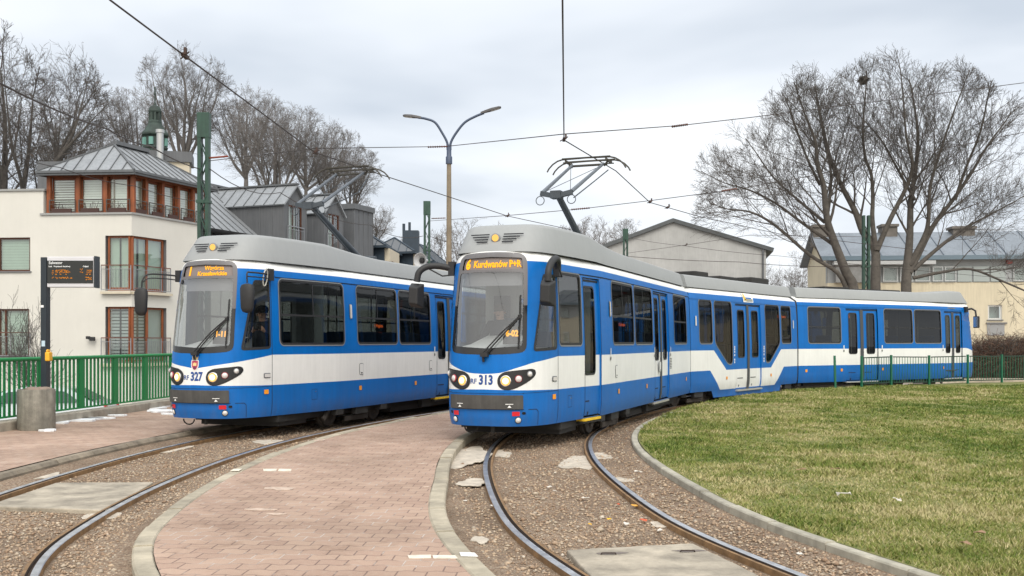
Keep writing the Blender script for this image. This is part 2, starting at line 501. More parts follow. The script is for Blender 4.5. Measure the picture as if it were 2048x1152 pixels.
# pale sand washed into some joints
sj = mth(nt, 'MULTIPLY', br.outputs['Fac'], ramp(nt, noise(nt, co, 2.2, 3), [(0.5, (0,0,0)), (0.6, (1,1,1))]))
col = mixc(nt, mth(nt, 'MULTIPLY', sj, 0.8), col, (.52,.45,.39))
nt.links.new(col, p.inputs['Base Color'])
bp = N(nt, 'ShaderNodeBump'); bp.inputs['Strength'].default_value = 0.6; bp.inputs['Distance'].default_value = 0.008; bp.invert = True
nt.links.new(mth(nt, 'ADD', br.outputs['Fac'], mth(nt, 'MULTIPLY', c2, 0.25)), bp.inputs['Height']); nt.links.new(bp.outputs[0], p.inputs['Normal'])
nt.links.new(p.outputs[0], out.inputs[0]); m_paver = m

m_kerb = M('kerb_concrete', (.37,.325,.245), .9, var=.3, vscale=4, bump=.4, bscale=70, isl=.16)
m_kerb_dark = M('kerb_concrete_dirty', (.21,.175,.13), .95, var=.4, vscale=4, bump=.4, bscale=60, isl=.15)
m_kerb_grey = M('kerb_concrete_grey', (.36,.335,.27), .9, var=.32, vscale=4, bump=.4, bscale=80, isl=.16)
m_slab = M('slab_concrete', (.32,.28,.22), .92, var=.5, vscale=2.6, bump=.6, bscale=22)
m_steel = M('rail_steel', (.66,.66,.67), .36, metal=1.0, var=.2, vscale=6)
m_rust = M('rail_rust', (.22,.13,.06), .75, metal=.2, var=.4, vscale=8, bump=.2, bscale=60)
m_rust_dark = M('rail_groove', (.06,.04,.028), .9, var=.3)
m_paint_line = M('line_paint', (.66,.60,.50), .8, var=.25, vscale=12)
m_lawn = ground_mat('lawn_soil', [(0.36, (.085,.105,.022)), (0.5, (.16,.17,.045)), (0.64, (.27,.24,.095))], (0.55, 5.0, 70.0), .8)
m_snow = M('old_snow', (.80,.82,.84), .6, var=.12, vscale=9, bump=.4, bscale=25)
m_mortar = M('dry_mortar', (.47,.415,.34), .95, var=.3, vscale=7, bump=.5, bscale=45)
m_pinkpave = ground_mat('pinkish_paving', [(0.3, (.27,.22,.195)), (0.7, (.40,.335,.30))], (0.3, 4, 50), .2)

def struct(mb, name, mats, smooth=False):
    o = mb.build(name, mats, smooth=smooth); o['kind'] = 'structure'; return o

# wide ground: the street on the left lies lower than the tram loop
FENCE = [(-9.95, 4.0), (-9.45, 9.6), (-8.72, 17.7), (-8.12, 24.2), (-7.0, 34.0), (-6.0, 42.0)]
xs = [-2500, -300, -60, -30, -12, -9.75, -9.15, -6, 0, 10, 30, 80, 400, 2500]; ys = [-300, -20, 0, 10, 20, 30, 40, 60, 100, 400, 2500]
mb = MB(); rows = []
for y in ys:
    fx = np.interp(y, [q[1] for q in FENCE], [q[0] for q in FENCE])
    row = []
    for x in xs:
        X = fx-0.62 if x == -9.75 else (fx-0.3 if x == -9.15 else x)
        row.append((X, y, -1.15 if x <= -9.75 else -0.16))
    rows.append(row)
mb.grid(rows, 0); struct(mb, 'ground', m_ground)
mb = MB(); mb.grid([[(-60, y, -1.14), (np.interp(y, [q[1] for q in FENCE], [q[0] for q in FENCE])-1.2, y, -1.14)] for y in (5, 10, 18, 24, 30, 36, 40.5)], 0)
struct(mb, 'street', m_street)
mb = MB(); mb.grid([[(x, y, -0.06) for x in (4, 12, 20, 40, 90)] for y in (35.5, 42, 50, 66)], 0); struct(mb, 'forecourt', m_pinkpave)

mb = MB(); strip(LT, [-1.2,-1.08,-.92,-.8,-.3,.3,.8,.95,1.2,1.42], [.015,-.005,-.04,-.055,-.055,-.055,-.055,-.05,-.02,.01], mb, 0); struct(mb, 'track_bed', m_ballast)
mb = MB(); strip(RT, [-1.48,-1.2,-1.1,-.95,-.8,-.3,.3,.8,.95,1.2,1.42], [-.02,-.022,-.03,-.05,-.055,-.055,-.055,-.055,-.05,-.03,-.015], mb, 0); struct(mb, 'track_bed', m_ballast)

def rail(path, side, label):
    mb = MB(); s = side
    offs = [.652, .654, .680, .683, .7165, .7175, .7215, .770, .775, .777]
    zs = [-.16, -.006, -.006, -.04, -.04, -.004, 0, 0, -.006, -.16]
    mi = [1, 1, 2, 2, 2, 0, 0, 0, 1]
    if s < 0:
        strip(path, [-o for o in offs][::-1], zs[::-1], mb, mi[::-1])
    else: strip(path, offs, zs, mb, mi)
    o = mb.build('tram_rail', [m_steel, m_rust, m_rust_dark])
    tag(o, label, 'rail', 'grooved tram rails'); return o
rail(LT, -1, 'grooved tram rail of the left track, beside the pavement with the concrete bin')
rail(LT, 1, 'grooved tram rail of the left track, beside the central paved platform')
rail(RT, -1, 'curving grooved rail of the right track, beside the central platform kerb')
rail(RT, 1, 'curving grooved rail of the right track, on the side of the lawn')

# paved central platform and its kerbs
def xat(path, off, Y):
    p = offset_path(path, off); i = np.argsort(p[:,1]); return np.interp(Y, p[i,1], p[i,0])
Ys = np.concatenate([np.arange(2.5, 16, .35), np.arange(16, 38, .8)])
mb = MB(); rows = []
for Y in Ys:
    a, b = xat(LT, 1.52, Y), xat(RT, -1.35-OR_, Y)
    rows.append([(a+(b-a)*k/14, Y, .075) for k in range(15)])
mb.grid(rows, 0); struct(mb, 'platform', m_paver)

def kerb_run(path, o0, o1, ztop, zbot, length, mats, y0=2.5, y1=60, round_=0.015, gap=.014, dirty=None):
    """kerb stones laid end to end"""
    mb = MB(); p0 = offset_path(path, 0)
    sl_ = np.concatenate([[0], np.cumsum(np.linalg.norm(np.diff(path, axis=0), axis=1))])
    c = (o0+o1)/2; pc = offset_path(path, c); A = offset_path(path, o0); B = offset_path(path, o1)
    L = sl_[-1]; s0 = 0; kk = 0
    while s0 < L-0.2:
        s1 = min(s0+length, L)
        sub = np.linspace(s0+gap, s1, 4)
        jz = random.uniform(-.009, .009)
        ax, ay = np.interp(sub, sl_, A[:,0]), np.interp(sub, sl_, A[:,1]); bx, by = np.interp(sub, sl_, B[:,0]), np.interp(sub, sl_, B[:,1])
        if y0 < ay[0] < y1:
            def row(f, z): return [(ax[i]+(bx[i]-ax[i])*f, ay[i]+(by[i]-ay[i])*f, z) for i in range(4)]
            w_ = abs(float(np.mean(o1-o0))); e = round_/w_
            rows = [row(0, zbot), row(0, ztop+jz-round_), row(e, ztop+jz), row(1-e, ztop+jz), row(1, ztop+jz-round_), row(1, zbot)]
            mi = 0
            if dirty and dirty(ax[0], ay[0]): mi = 1
            mb.grid(rows, mi, flip=True)
            mb.add([r[0] for r in rows], [(0,1,2,3,4,5)], mi); mb.add([r[-1] for r in rows], [(5,4,3,2,1,0)], mi)
        s0 = s1; kk += 1
    return mb
mb = kerb_run(LT, 1.37, 1.52, .082, -.2, 1.0, None, y1=44); struct(mb, 'kerb', [m_kerb, m_kerb_dark])
mb = kerb_run(RT, -1.35-OR_, -1.19-OR_, .082, -.2, 1.0, None, y1=38); struct(mb, 'kerb', [m_kerb, m_kerb_dark])
mb = kerb_run(LT, -1.33, -1.15, .082, -.2, 1.0, None, y1=44, round_=.04); struct(mb, 'kerb', [m_kerb_dark, m_kerb_dark])
mb = kerb_run(RT, 1.40, 1.50, .052, -.2, 1.0, None, y1=41, round_=.012); struct(mb, 'kerb', [m_kerb_grey, m_kerb_dark])

# left pavement
mb = MB(); rows = []
for Y in np.concatenate([np.arange(2.5, 26, .7), np.arange(26, 44, 2)]):
    a = np.interp(Y, [q[1] for q in FENCE], [q[0] for q in FENCE])-.08; b = xat(LT, -1.33, Y)
    rows.append([(a+(b-a)*k/8, Y, .075) for k in range(9)])
mb.grid(rows, 0); struct(mb, 'pavement', m_paver)

# painted edge lines across the platform
def sheet(pts, name, mat, th=.004, kind='structure'):
    mb = MB(); z = pts[0][2]; mb.prism([(q[0], q[1]) for q in pts], z-.002, z+th-.001); o = mb.build(name, mat); o['kind'] = kind; return o
def irregular(cx, cy, rx, ry, z, seed, n=26, rot=0.0):
    r_ = random.Random(seed); ph = [r_.uniform(0, 6.28) for _ in range(5)]
    out = []
    for i in range(n):
        a = 2*PI*i/n; k = 1+sum(.16/(j+1)**.6*math.sin((j+2)*a+ph[j]) for j in range(5))+r_.uniform(-.09, .09)
        x, y = rx*k*math.cos(a), ry*k*math.sin(a)
        out.append((cx+x*math.cos(rot)-y*math.sin(rot), cy+x*math.sin(rot)+y*math.cos(rot), z))
    return out
sheet([gnd(815,1111,.078), gnd(862,1110,.078), gnd(862,1116,.078), gnd(818,1117,.078)], 'road_marking', m_paint_line)
sheet([gnd(865,1111,.078), gnd(914,1111,.078), gnd(916,1117,.078), gnd(867,1117,.078)], 'road_marking', m_paint_line)
sheet([gnd(919,1105,.087), gnd(949,1106,.087), gnd(956,1113,.087), gnd(922,1112,.087)], 'road_marking', M('fresh_line_paint', (.78,.77,.74), .8, var=.15))
sheet([gnd(526,938,.078), gnd(554,938,.078), gnd(552,942,.078), gnd(527,942,.078)], 'road_marking', m_paint_line)
sheet([gnd(558,938,.078), gnd(583,938.5,.078), gnd(582,942,.078), gnd(556,942,.078)], 'road_marking', m_paint_line)
sheet([gnd(468,938,.087), gnd(484,938,.087), gnd(478,942,.087), gnd(460,942,.087)], 'road_marking', m_paint_line)
for i, (x, y, a, b) in enumerate([(560,977,.16,.10), (520,1019,.13,.06), (552,1028,.09,.04), (845,927,.06,.05), (853,974,.04,.03), (735,858,.06,.08), (640,880,.08,.14)]):
    q = gnd(x, y, .078); sheet(irregular(q.x, q.y, a, b, .078, 40+i), 'paint_spot', M('worn_spot', (.47,.365,.29), .9, var=.3, vscale=20))

# dry mortar round the rails and old snow at the fence foot
for i, (x, y, a, b, mt) in enumerate([(938,912,.30,1.15,m_mortar), (1000,908,.16,.5,m_mortar), (1160,925,.26,.8,m_mortar), (1202,912,.14,.5,m_mortar), (945,965,.18,.28,m_mortar), (1245,960,.12,.2,m_mortar),
        (540,884,.25,.42,m_mortar), (80,952,.25,.3,m_mortar), (345,898,.22,.5,m_mortar), (250,1000,.12,.22,m_mortar), (205,1032,.16,.2,m_mortar), (215,1122,.18,.16,m_mortar), (1330,1048,.12,.2,m_mortar), (960,1080,.07,.14,m_mortar)]):
    zm = -.022 if (x, y) in ((938,912),(945,965),(960,1080)) else (-.03 if x < 100 else -.049); q = gnd(x, y, zm); sheet(irregular(q.x, q.y, a, b, zm, 70+i, 30), 'mortar_patch', mt, .006)
for i, (x, y, a, b) in enumerate([(140,841,.46,.50), (190,838,.30,.2), (112,845,.26,.42), (292,817,.5,.65), (322,823,.34,.3), (98,862,.14,.12), (345,829,.2,.14), (236,832,.16,.12)]):
    q = gnd(x, y, .078); o = sheet(irregular(q.x, q.y, a, b, .079, 90+i, 30), 'snow', m_snow, .03, 'stuff')
    tag(o, 'patch of old white snow on the left pavement', 'snow')

# concrete slabs in the track beds
def slab(pts, name, label, seed):
    r_ = random.Random(seed); pl = []
    P = [Vector((q.x, q.y)) for q in pts]
    for i in range(len(P)):
        a, b = P[i], P[(i+1) % len(P)]
        for k in range(12):
            q = a.lerp(b, k/12); pl.append((q.x+r_.uniform(-.008, .008), q.y+r_.uniform(-.008, .008)))
    mb = MB(); z = pts[0].z; mb.prism(pl, -.12, z); n = len(pl)
    o = mb.build(name, m_slab, bevel=.012); tag(o, label, 'slab')
    return o
slab([gnd(-30,1012,-.01), gnd(112,965,-.01), gnd(306,964,-.01), gnd(212,1020,-.01)], 'concrete_slab', 'flat concrete slab lying between the rails of the left track', 3)
sl2 = slab([gnd(1134,1099,.0), gnd(1385,1086,.0), gnd(1560,1170,.0), gnd(1215,1190,.0)], 'concrete_slab', 'chipped concrete slab with two lifting loops between the rails of the right track', 4)
for x, y in ((1217,1109), (1375,1104)):
    q = gnd(x, y, .0); mb = MB()
    mb.tube([(q.x-.06, q.y, -.01), (q.x-.05, q.y-.01, .014), (q.x, q.y-.03, .018), (q.x+.05, q.y-.01, .014), (q.x+.06, q.y+.01, -.01)], .006, 6)
    mb.build('lifting_loop', M('loop_iron', (.05,.035,.03), .8), parent=sl2)
    sheet_pts = irregular(q.x+.02, q.y+.04, .12, .045, .0015, int(x), 24)
    mb = MB(); mb.add(sheet_pts, [tuple(range(len(sheet_pts)))]); mb.build('loop_recess', M('slab_stain', (.15,.125,.11), .95, var=.3), parent=sl2)

# loose stones of the ballast
def scatter_stones():
    N_ = 36000
    V = []; F = []; MI = []
    octa = np.array([(1,0,0),(-1,0,0),(0,1,0),(0,-1,0),(0,0,1),(0,0,-1)], float)
    of = np.array([(0,2,4),(2,1,4),(1,3,4),(3,0,4),(2,0,5),(1,2,5),(3,1,5),(0,3,5)])
    base = 0
    for path, lo, hi in ((LT, -1.12, 1.36), (RT, -1.16, 1.38)):
        t = np.gradient(path, axis=0); ln = np.linalg.norm(t, axis=1); t /= ln[:, None]
        nrm = np.stack([t[:,1], -t[:,0]], 1)
        ok = np.where((path[:,1] > 6.2) & (path[:,1] < 24))[0]
        wts = (1/np.maximum(path[ok,1], 6)**1.15)*ln[ok]; wts /= wts.sum()
        idx = rng.choice(ok, N_//2, p=wts)
        off = rng.uniform(lo, hi, N_//2)
        keep = ~((abs(abs(off)-.715) < .10))
        idx, off = idx[keep], off[keep]
        pos = path[idx]+rng.normal(0, 1, (len(idx), 2))*0+nrm[idx]*off[:, None]+t[idx]*rng.uniform(-.3, .3, len(idx))[:, None]
        k = len(pos)
        size = rng.gamma(3.0, .0027, k)+.0055
        vv = octa[None]*size[:, None, None]*rng.uniform(.55, 1.25, (k, 6, 1))*np.array([1.2, 1, .6])
        vv += rng.normal(0, .12, (k, 6, 3))*size[:, None, None]
        a = rng.uniform(0, 2*PI, k); c, s = np.cos(a), np.sin(a)
        x = vv[:,:,0]*c[:, None]-vv[:,:,1]*s[:, None]; y = vv[:,:,0]*s[:, None]+vv[:,:,1]*c[:, None]
        vv = np.stack([x+pos[:, None, 0], y+pos[:, None, 1], vv[:,:,2]-.054+size[:, None]*.22+np.interp(abs(off), [.82, 1.0, 1.2, 1.45], [0, .008, .03, .03])[:, None]], 2)
        V.append(vv.reshape(-1, 3)); F.append((of[None]+(base+np.arange(k)*6)[:, None, None]).reshape(-1, 3)); base += k*6
        MI.append(np.repeat(rng.choice(6, k, p=[.28, .28, .22, .13, .075, .015]), 8))
    cols = [(.345,.245,.165), (.39,.295,.205), (.26,.175,.115), (.41,.335,.25), (.33,.275,.215), (.50,.44,.36)]
    mats = [M('stone_%s' % k, c, .95, var=.3, vscale=30) for k, c in zip(('brown','tan','dark','buff','grey','pale'), cols)]
    o = link('ballast_stones', np_mesh('ballast_stones', np.concatenate(V), np.concatenate(F), np.concatenate(MI), mats))
    tag(o, 'loose brown crushed stone lying between the tram rails', 'ballast', kind='stuff')
scatter_stones()

# lawn: a gently rising sheet plus blades
def lawn_z(X, Y):
    k = np.clip((Y-11)/22, 0, 1); k = k*k*(3-2*k)
    return .047+.12*k+.018*np.sin(X*1.3+Y*.7)*np.clip((Y-6)/6, 0, 1)*.6
YL = np.concatenate([np.arange(2.5, 14, .5), np.arange(14, 41, .8)])
mb = MB(); rows = []
edge = [xat(RT, 1.505, Y) for Y in YL]
for Y, e in zip(YL, edge):
    row = []
    for k in np.linspace(0, 1, 26)**1.6:
        X = e+(46-e)*k; row.append((X, Y, float(lawn_z(X, Y)) if k > 0 else .045))
    rows.append(row)
mb.grid(rows, 0)
struct(mb, 'lawn', m_lawn, smooth=True)

def scatter_grass(n_):
    Y = 5.6+(33.5-5.6)*rng.power(.55, n_*2)
    hx = Y*.53+2.6
    X = rng.uniform(0, 1, len(Y))*hx
    e = np.interp(Y, YL, edge)
    far_lim = np.where(Y > 30, (Y < 36), True)
    k = (X > e+.02) & far_lim
    X, Y = X[k][:n_], Y[k][:n_]; n = len(X)
    def vn(x, y, s, seed):
        r_ = np.random.default_rng(seed); g = r_.uniform(0, 1, (64, 64)); u, v = x*s, y*s
        iu, iv = np.floor(u).astype(int), np.floor(v).astype(int); fu, fv = u-iu, v-iv; fu = fu*fu*(3-2*fu); fv = fv*fv*(3-2*fv)
        q = lambda i, j: g[i % 64, j % 64]
        return (q(iu,iv)*(1-fu)+q(iu+1,iv)*fu)*(1-fv)+(q(iu,iv+1)*(1-fu)+q(iu+1,iv+1)*fu)*fv
    dry = .34*vn(X, Y, .42, 1)+.36*vn(X, Y, 1.5, 2)+.30*vn(X, Y, 4.5, 3)
    clump = vn(X, Y, 2.6, 5)*.6+vn(X, Y, 7, 6)*.4
    dd = np.sqrt(X*X+Y*Y)
    h = (.016+.034*clump**2*1.4)*rng.uniform(.6, 1.35, n)*(1+dd*.012)
    wd = (.0028+.00038*dd)*rng.uniform(.7, 1.3, n)
    a = rng.uniform(0, 2*PI, n); lean = rng.uniform(.3, 1.5, n)*h; la = rng.uniform(0, 2*PI, n)
    z = lawn_z(X, Y)-.004
    b0 = np.stack([X-np.cos(a)*wd, Y-np.sin(a)*wd, z], 1); b1 = np.stack([X+np.cos(a)*wd, Y+np.sin(a)*wd, z], 1)
    tp = np.stack([X+np.cos(la)*lean, Y+np.sin(la)*lean, z+h], 1)
    V = np.stack([b0, b1, tp], 1).reshape(-1, 3); F = np.arange(n*3).reshape(-1, 3)
    r = dry+rng.normal(0, .13, n)
    mi = np.digitize(r, [.29, .47, .61, .75])
    cols = [(.070,.113,.018), (.132,.178,.033), (.20,.215,.056), (.32,.295,.12), (.45,.39,.21)]
    mats = [M('grass_%s' % k, c, .8, spec=.25) for k, c in zip(('deep','green','olive','straw','pale'), cols)]
    o = link('grass', np_mesh('grass', V, F, mi, mats)); tag(o, 'short patchy green and straw coloured grass of the loop lawn', 'grass', kind='stuff')
scatter_grass(275000)
# dead leaves on the lawn and bits of litter on the ballast
def scrap(px, py, z, size, col, name, label, cat, group=None):
    q = gnd(px, py, z); mb = MB(); r_ = random.Random(int(px*7+py))
    n = 9; ring = [(size*(.7+.5*r_.random())*math.cos(2*PI*i/n), size*.6*(.7+.5*r_.random())*math.sin(2*PI*i/n), r_.uniform(.0, .35)*size) for i in range(n)]
    top = [(x*.92, y*.92, zz_+.004) for x, y, zz_ in ring]
    mb.add(ring+top, [tuple(range(n-1, -1, -1)), tuple(range(n, 2*n))]+[(i, (i+1) % n, n+(i+1) % n, n+i) for i in range(n)])
    o = mb.build(name, M('scrap_%s' % col[0], col[1], .8), loc=(q.x, q.y, z+.012), rz=r_.uniform(0, 6)); tag(o, label, cat, group)
LEAF = ('brown', (.26,.16,.09)); PALE = ('pale', (.6,.56,.5))
for i, (x, y) in enumerate([(1688,994), (1672,941), (1602,942), (1795,1003), (1931,1092), (1960,1070), (1722,788)]):
    scrap(x, y, .11, .06 if i else .1, LEAF if i % 3 else PALE, 'fallen_leaf', 'dead pale brown leaf lying on the lawn', 'leaf', 'dead leaves on the lawn')
for x, y, c, s in [(1219,1042,('yellow',(.75,.42,.03)),.03), (1180,1052,('yellow',(.75,.42,.03)),.022), (1288,1045,('red',(.5,.1,.04)),.045), (1270,1015,('orange',(.7,.36,.06)),.05), (1237,1012,('red',(.5,.1,.04)),.03), (1252,1052,PALE,.05), (1276,946,PALE,.06), (1098,977,PALE,.04), (1170,1000,PALE,.05), (1500,1040,PALE,.05), (1110,985,PALE,.04), (985,1016,PALE,.05), (1320,1064,PALE,.04), (1600,1112,PALE,.04), (900,1025,PALE,.03), (930,1005,PALE,.03)]:
    scrap(x, y, -.045, s, c, 'litter_scrap', 'small %s scrap of litter lying on the brown ballast' % c[0], 'litter', 'litter on the ballast')
# ================================================================== TRAMS
m_blue = M('tram_blue', (.0008,.134,.465), .36, var=.08, vscale=1.2, spec=.22, grime=(.30,1.1,.35), streak=.10, back=(.17,.17,.17))
m_white = M('tram_white', (.80,.80,.775), .36, var=.04, vscale=1.5, spec=.35, grime=(.30,1.7,.16), streak=.06, back=(.17,.17,.17))
m_roofgrey = M('fairing_grey', (.285,.295,.295), .6, var=.03, vscale=.6, streak=.05)
m_dark = M('underframe_black', (.022,.021,.02), .8, var=.4, vscale=5)
m_dirtsteel = M('bogie_dirt', (.05,.042,.035), .85, var=.5, vscale=6)
m_rubber = M('rubber_black', (.018,.018,.019), .6)
m_framegrey = M('window_frame_grey', (.20,.21,.22), .5)
m_bumper = M('bumper_plastic', (.070,.068,.064), .55, var=.25, vscale=4, streak=.3)
m_gap = M('panel_gap', (.012,.014,.02), .8)
m_black = M('gloss_black', (.012,.012,.013), .25)
m_chrome = M('chrome', (.75,.75,.74), .2, metal=.9)
m_yellow = M('step_yellow', (.72,.46,.02), .6, var=.15)
m_amber = M('amber_reflector', (.85,.32,.02), .35)
m_redref = M('red_reflector', (.62,.02,.03), .3)
m_redlens = M('red_lens', (.35,.03,.05), .2)
m_lens = M('clear_lens', (.62,.60,.58), .15)
m_lite = EM('headlamp_glow', (1.0,.55,.14), 1.25)
m_liteh = EM('headlamp_core', (1.0,.84,.50), 2.6)
m_led = EM('led_amber', (1.0,.42,.02), 1.7)
m_ledred = EM('led_red', (1.0,.16,.03), 1.3)
m_sign = M('sign_panel', (.20,.165,.155), .6)
m_bluetext = M('number_blue', (.012,.06,.24), .45)
m_whitemark = M('white_mark', (.78,.78,.76), .5)
m_inter = M('interior_grey', (.19,.19,.19), .7, var=.1)
m_cablight = M('cab_panel', (.50,.51,.50), .7, var=.06)
m_floor = M('interior_floor', (.05,.05,.055), .8)
m_seat = M('seat_fabric', (.022,.05,.105), .8, var=.2)
m_pole = M('grab_pole', (.52,.50,.42), .35, metal=.3)
m_wind = GLASS('windscreen_glass', (.76,.78,.78), .11, .45)
m_side = GLASS('side_glass', (.26,.29,.29), .03, .09)
m_cabglass = GLASS('cab_glass', (.70,.73,.72), .04, .25)
m_bellow = M('bellows_rubber', (.03,.03,.032), .85)
m_panto = M('pantograph_grey', (.045,.055,.066), .5, var=.2)
m_pantolight = M('pantograph_steel', (.10,.115,.135), .45, var=.2)
m_carbon = M('contact_strip', (.05,.045,.035), .6)

Z0, ZROOF = .33, 3.02
BASE = [(-.95,0),(-.945,.2),(-.905,.40),(-.78,.60),(-.56,.735),(-.30,.82),(0,.87),(.95,.985),(1.75,1.082),(2.0,1.098),(2.3,1.1),(10.1,1.1)]
HW = 1.1
def _spl(pts):
    P = catmull([(-.905,-.40),(-.945,-.2)]+pts[:-1], 10); P = P[20:]
    P = np.concatenate([P, np.array([pts[-1]])]); return P
BT = _spl(BASE); BA = np.concatenate([[0], np.cumsum(np.linalg.norm(np.diff(BT, axis=0), axis=1))])
def u_of_t(t):
    i = BT[:,0]; return float(np.interp(t, i, BA))
U_SEAM, U_END = u_of_t(0.0), float(BA[-1])
ZK = [.33,.45,.60,.85,1.2,1.42,2.0,2.6,2.9,2.94,2.97,3.0,3.02]
KK = [.06,.025,.01,0,.015,.04,.14,.26,.322,.334,.352,.39,.44]
ZI = [.33,.42,.55,1.5,2.2,2.60,2.72,2.80,2.87,2.93,2.98,3.02]
IN = [.035,.012,0,0,.022,.045,.056,.070,.098,.150,.225,.36]

class NoseShell:
    """skin of an end section: u = signed arc length round the plan outline from the nose, z = height"""
    L = 10.1
    def P(s, u, z):
        u = np.asarray(u, float); z = np.asarray(z, float); a = np.abs(u)
        t = np.interp(a, BA, BT[:,0]); r = np.interp(a, BA, BT[:,1])
        k = np.interp(z, ZK, KK); inn = np.interp(z, ZI, IN)
        t = np.where(t < 0, t*(1-k), t)
        r = r*(1-inn/HW)
        return np.stack([np.sign(u)*r, t, z], -1)
    def Nn(s, u, z):
        e = 1e-3
        zc = np.clip(z, Z0+e, ZROOF-e)
        du = s.P(np.asarray(u)+e, zc)-s.P(np.asarray(u)-e, zc); dz = s.P(u, zc+e)-s.P(u, zc-e)
        n = np.cross(du, dz); n /= np.linalg.norm(n, axis=-1)[..., None]+1e-12
        return n
class SideShell:
    """straight side wall; sg=+1 right, -1 left; u = distance along the section"""
    def __init__(s, sg): s.sg = sg
    def P(s, u, z):
        u = np.asarray(u, float); z = np.asarray(z, float); inn = np.interp(z, ZI, IN)
        inn = np.where(z < .33, .035, inn)
        return np.stack([s.sg*(HW-inn)+0*u, u+0*z, z+0*u], -1)
    def Nn(s, u, z):
        e = 1e-3; z = np.asarray(z, float)
        dz = s.P(u, z+e)-s.P(u, z-e); du = np.zeros_like(dz); du[..., 1] = s.sg
        n = np.cross(du, dz); n /= np.linalg.norm(n, axis=-1)[..., None]+1e-12
        return n

def shell_geo(S, V, off):
    P = S.P(V[:,0], V[:,1])
    if off: P = P+S.Nn(V[:,0], V[:,1])*off
    return P
GZ = [.36,.42,.5,.6,.7,.82,.95,1.02,1.08,1.14,1.2,1.26,1.32,1.38,1.44,1.52,1.6,1.7,1.85,2.0,2.15,2.3,2.6,2.68,2.74,2.79,2.83,2.87,2.90,2.93,2.955,2.98,3.0]

class Skin:
    """collects patches laid on a shell into one mesh with true surface normals"""
    def __init__(s): s.v = []; s.f = []; s.m = []; s.n = []
    def patch(s, S, outer, mi=0, off=0.0, holes=(), lines=(), gu=(), gz=(), paint=None, step=.12, sq=1.0):
        V, F, C = fill(outer, holes, lines, gu, gz, step, sq)
        P = shell_geo(S, V, off); nn = S.Nn(V[:,0], V[:,1])
        if isinstance(S, SideShell) and S.sg < 0: F = F[:, ::-1]
        b = len(s.v); s.v.extend(map(tuple, P)); s.n.extend(map(tuple, nn))
        s.f.extend(tuple(int(b+i) for i in q) for q in F)
        s.m.extend([paint(c[0], c[1]) for c in C] if paint else [mi]*len(F))
        return s
    def text(s, S, body, u, z, size, mi=0, off=.004, bold=0.0, align='CENTER', squeeze=1.0, mirror=1):
        v, f = text_geo(body, size, bold, align, squeeze)
        V = np.stack([u+v[:,0]*mirror, z+v[:,1]], 1); P = shell_geo(S, V, off); nn = S.Nn(V[:,0], V[:,1])
        b = len(s.v); s.v.extend(map(tuple, P)); s.n.extend(map(tuple, nn))
        for q in f:
            s.f.append(tuple(b+i for i in q)); s.m.append(mi)
        return s
    def build(s, name, mats, parent, loc=(0,0,0), rz=0.0):
        me = bpy.data.meshes.new(name); me.from_pydata(s.v, [], s.f)
        for m in (mats if isinstance(mats, (list, tuple)) else [mats]): me.materials.append(m)
        me.polygons.foreach_set('material_index', s.m)
        me.polygons.foreach_set('use_smooth', [True]*len(me.polygons)); me.update()
        try: me.normals_split_custom_set_from_vertices(s.n)
        except Exception: pass
        o = bpy.data.objects.new(name, me); COL.objects.link(o); o.parent = parent; o.location = loc; o.rotation_euler = (0,0,rz)
        return o

def window_part(S, loop, parent, loc, rz, bars=(), glass=None, grey=True, name='side_window'):
    k = Skin()
    big = grow_loop(loop, .03)
    us = [p[0] for p in loop]; zs_ = [p[1] for p in loop]
    k.patch(S, grow_loop(loop, .012), 0, -.012, gz=[1.8, 2.2, 2.5], gu=np.arange(min(us)+.2, max(us), .3))
    k.patch(S, grow_loop(loop, .022), 1, .004, holes=[grow_loop(loop, -.022)])
    if grey: k.patch(S, grow_loop(loop, .036), 2, .007, holes=[grow_loop(loop, .016)])
    for (a, b, c, d) in bars:
        k.patch(S, [(a, c), (b, c), (b, d), (a, d)], 1, -.006)
    return k.build(name, [glass or m_side, m_rubber, m_framegrey], parent, loc, rz)

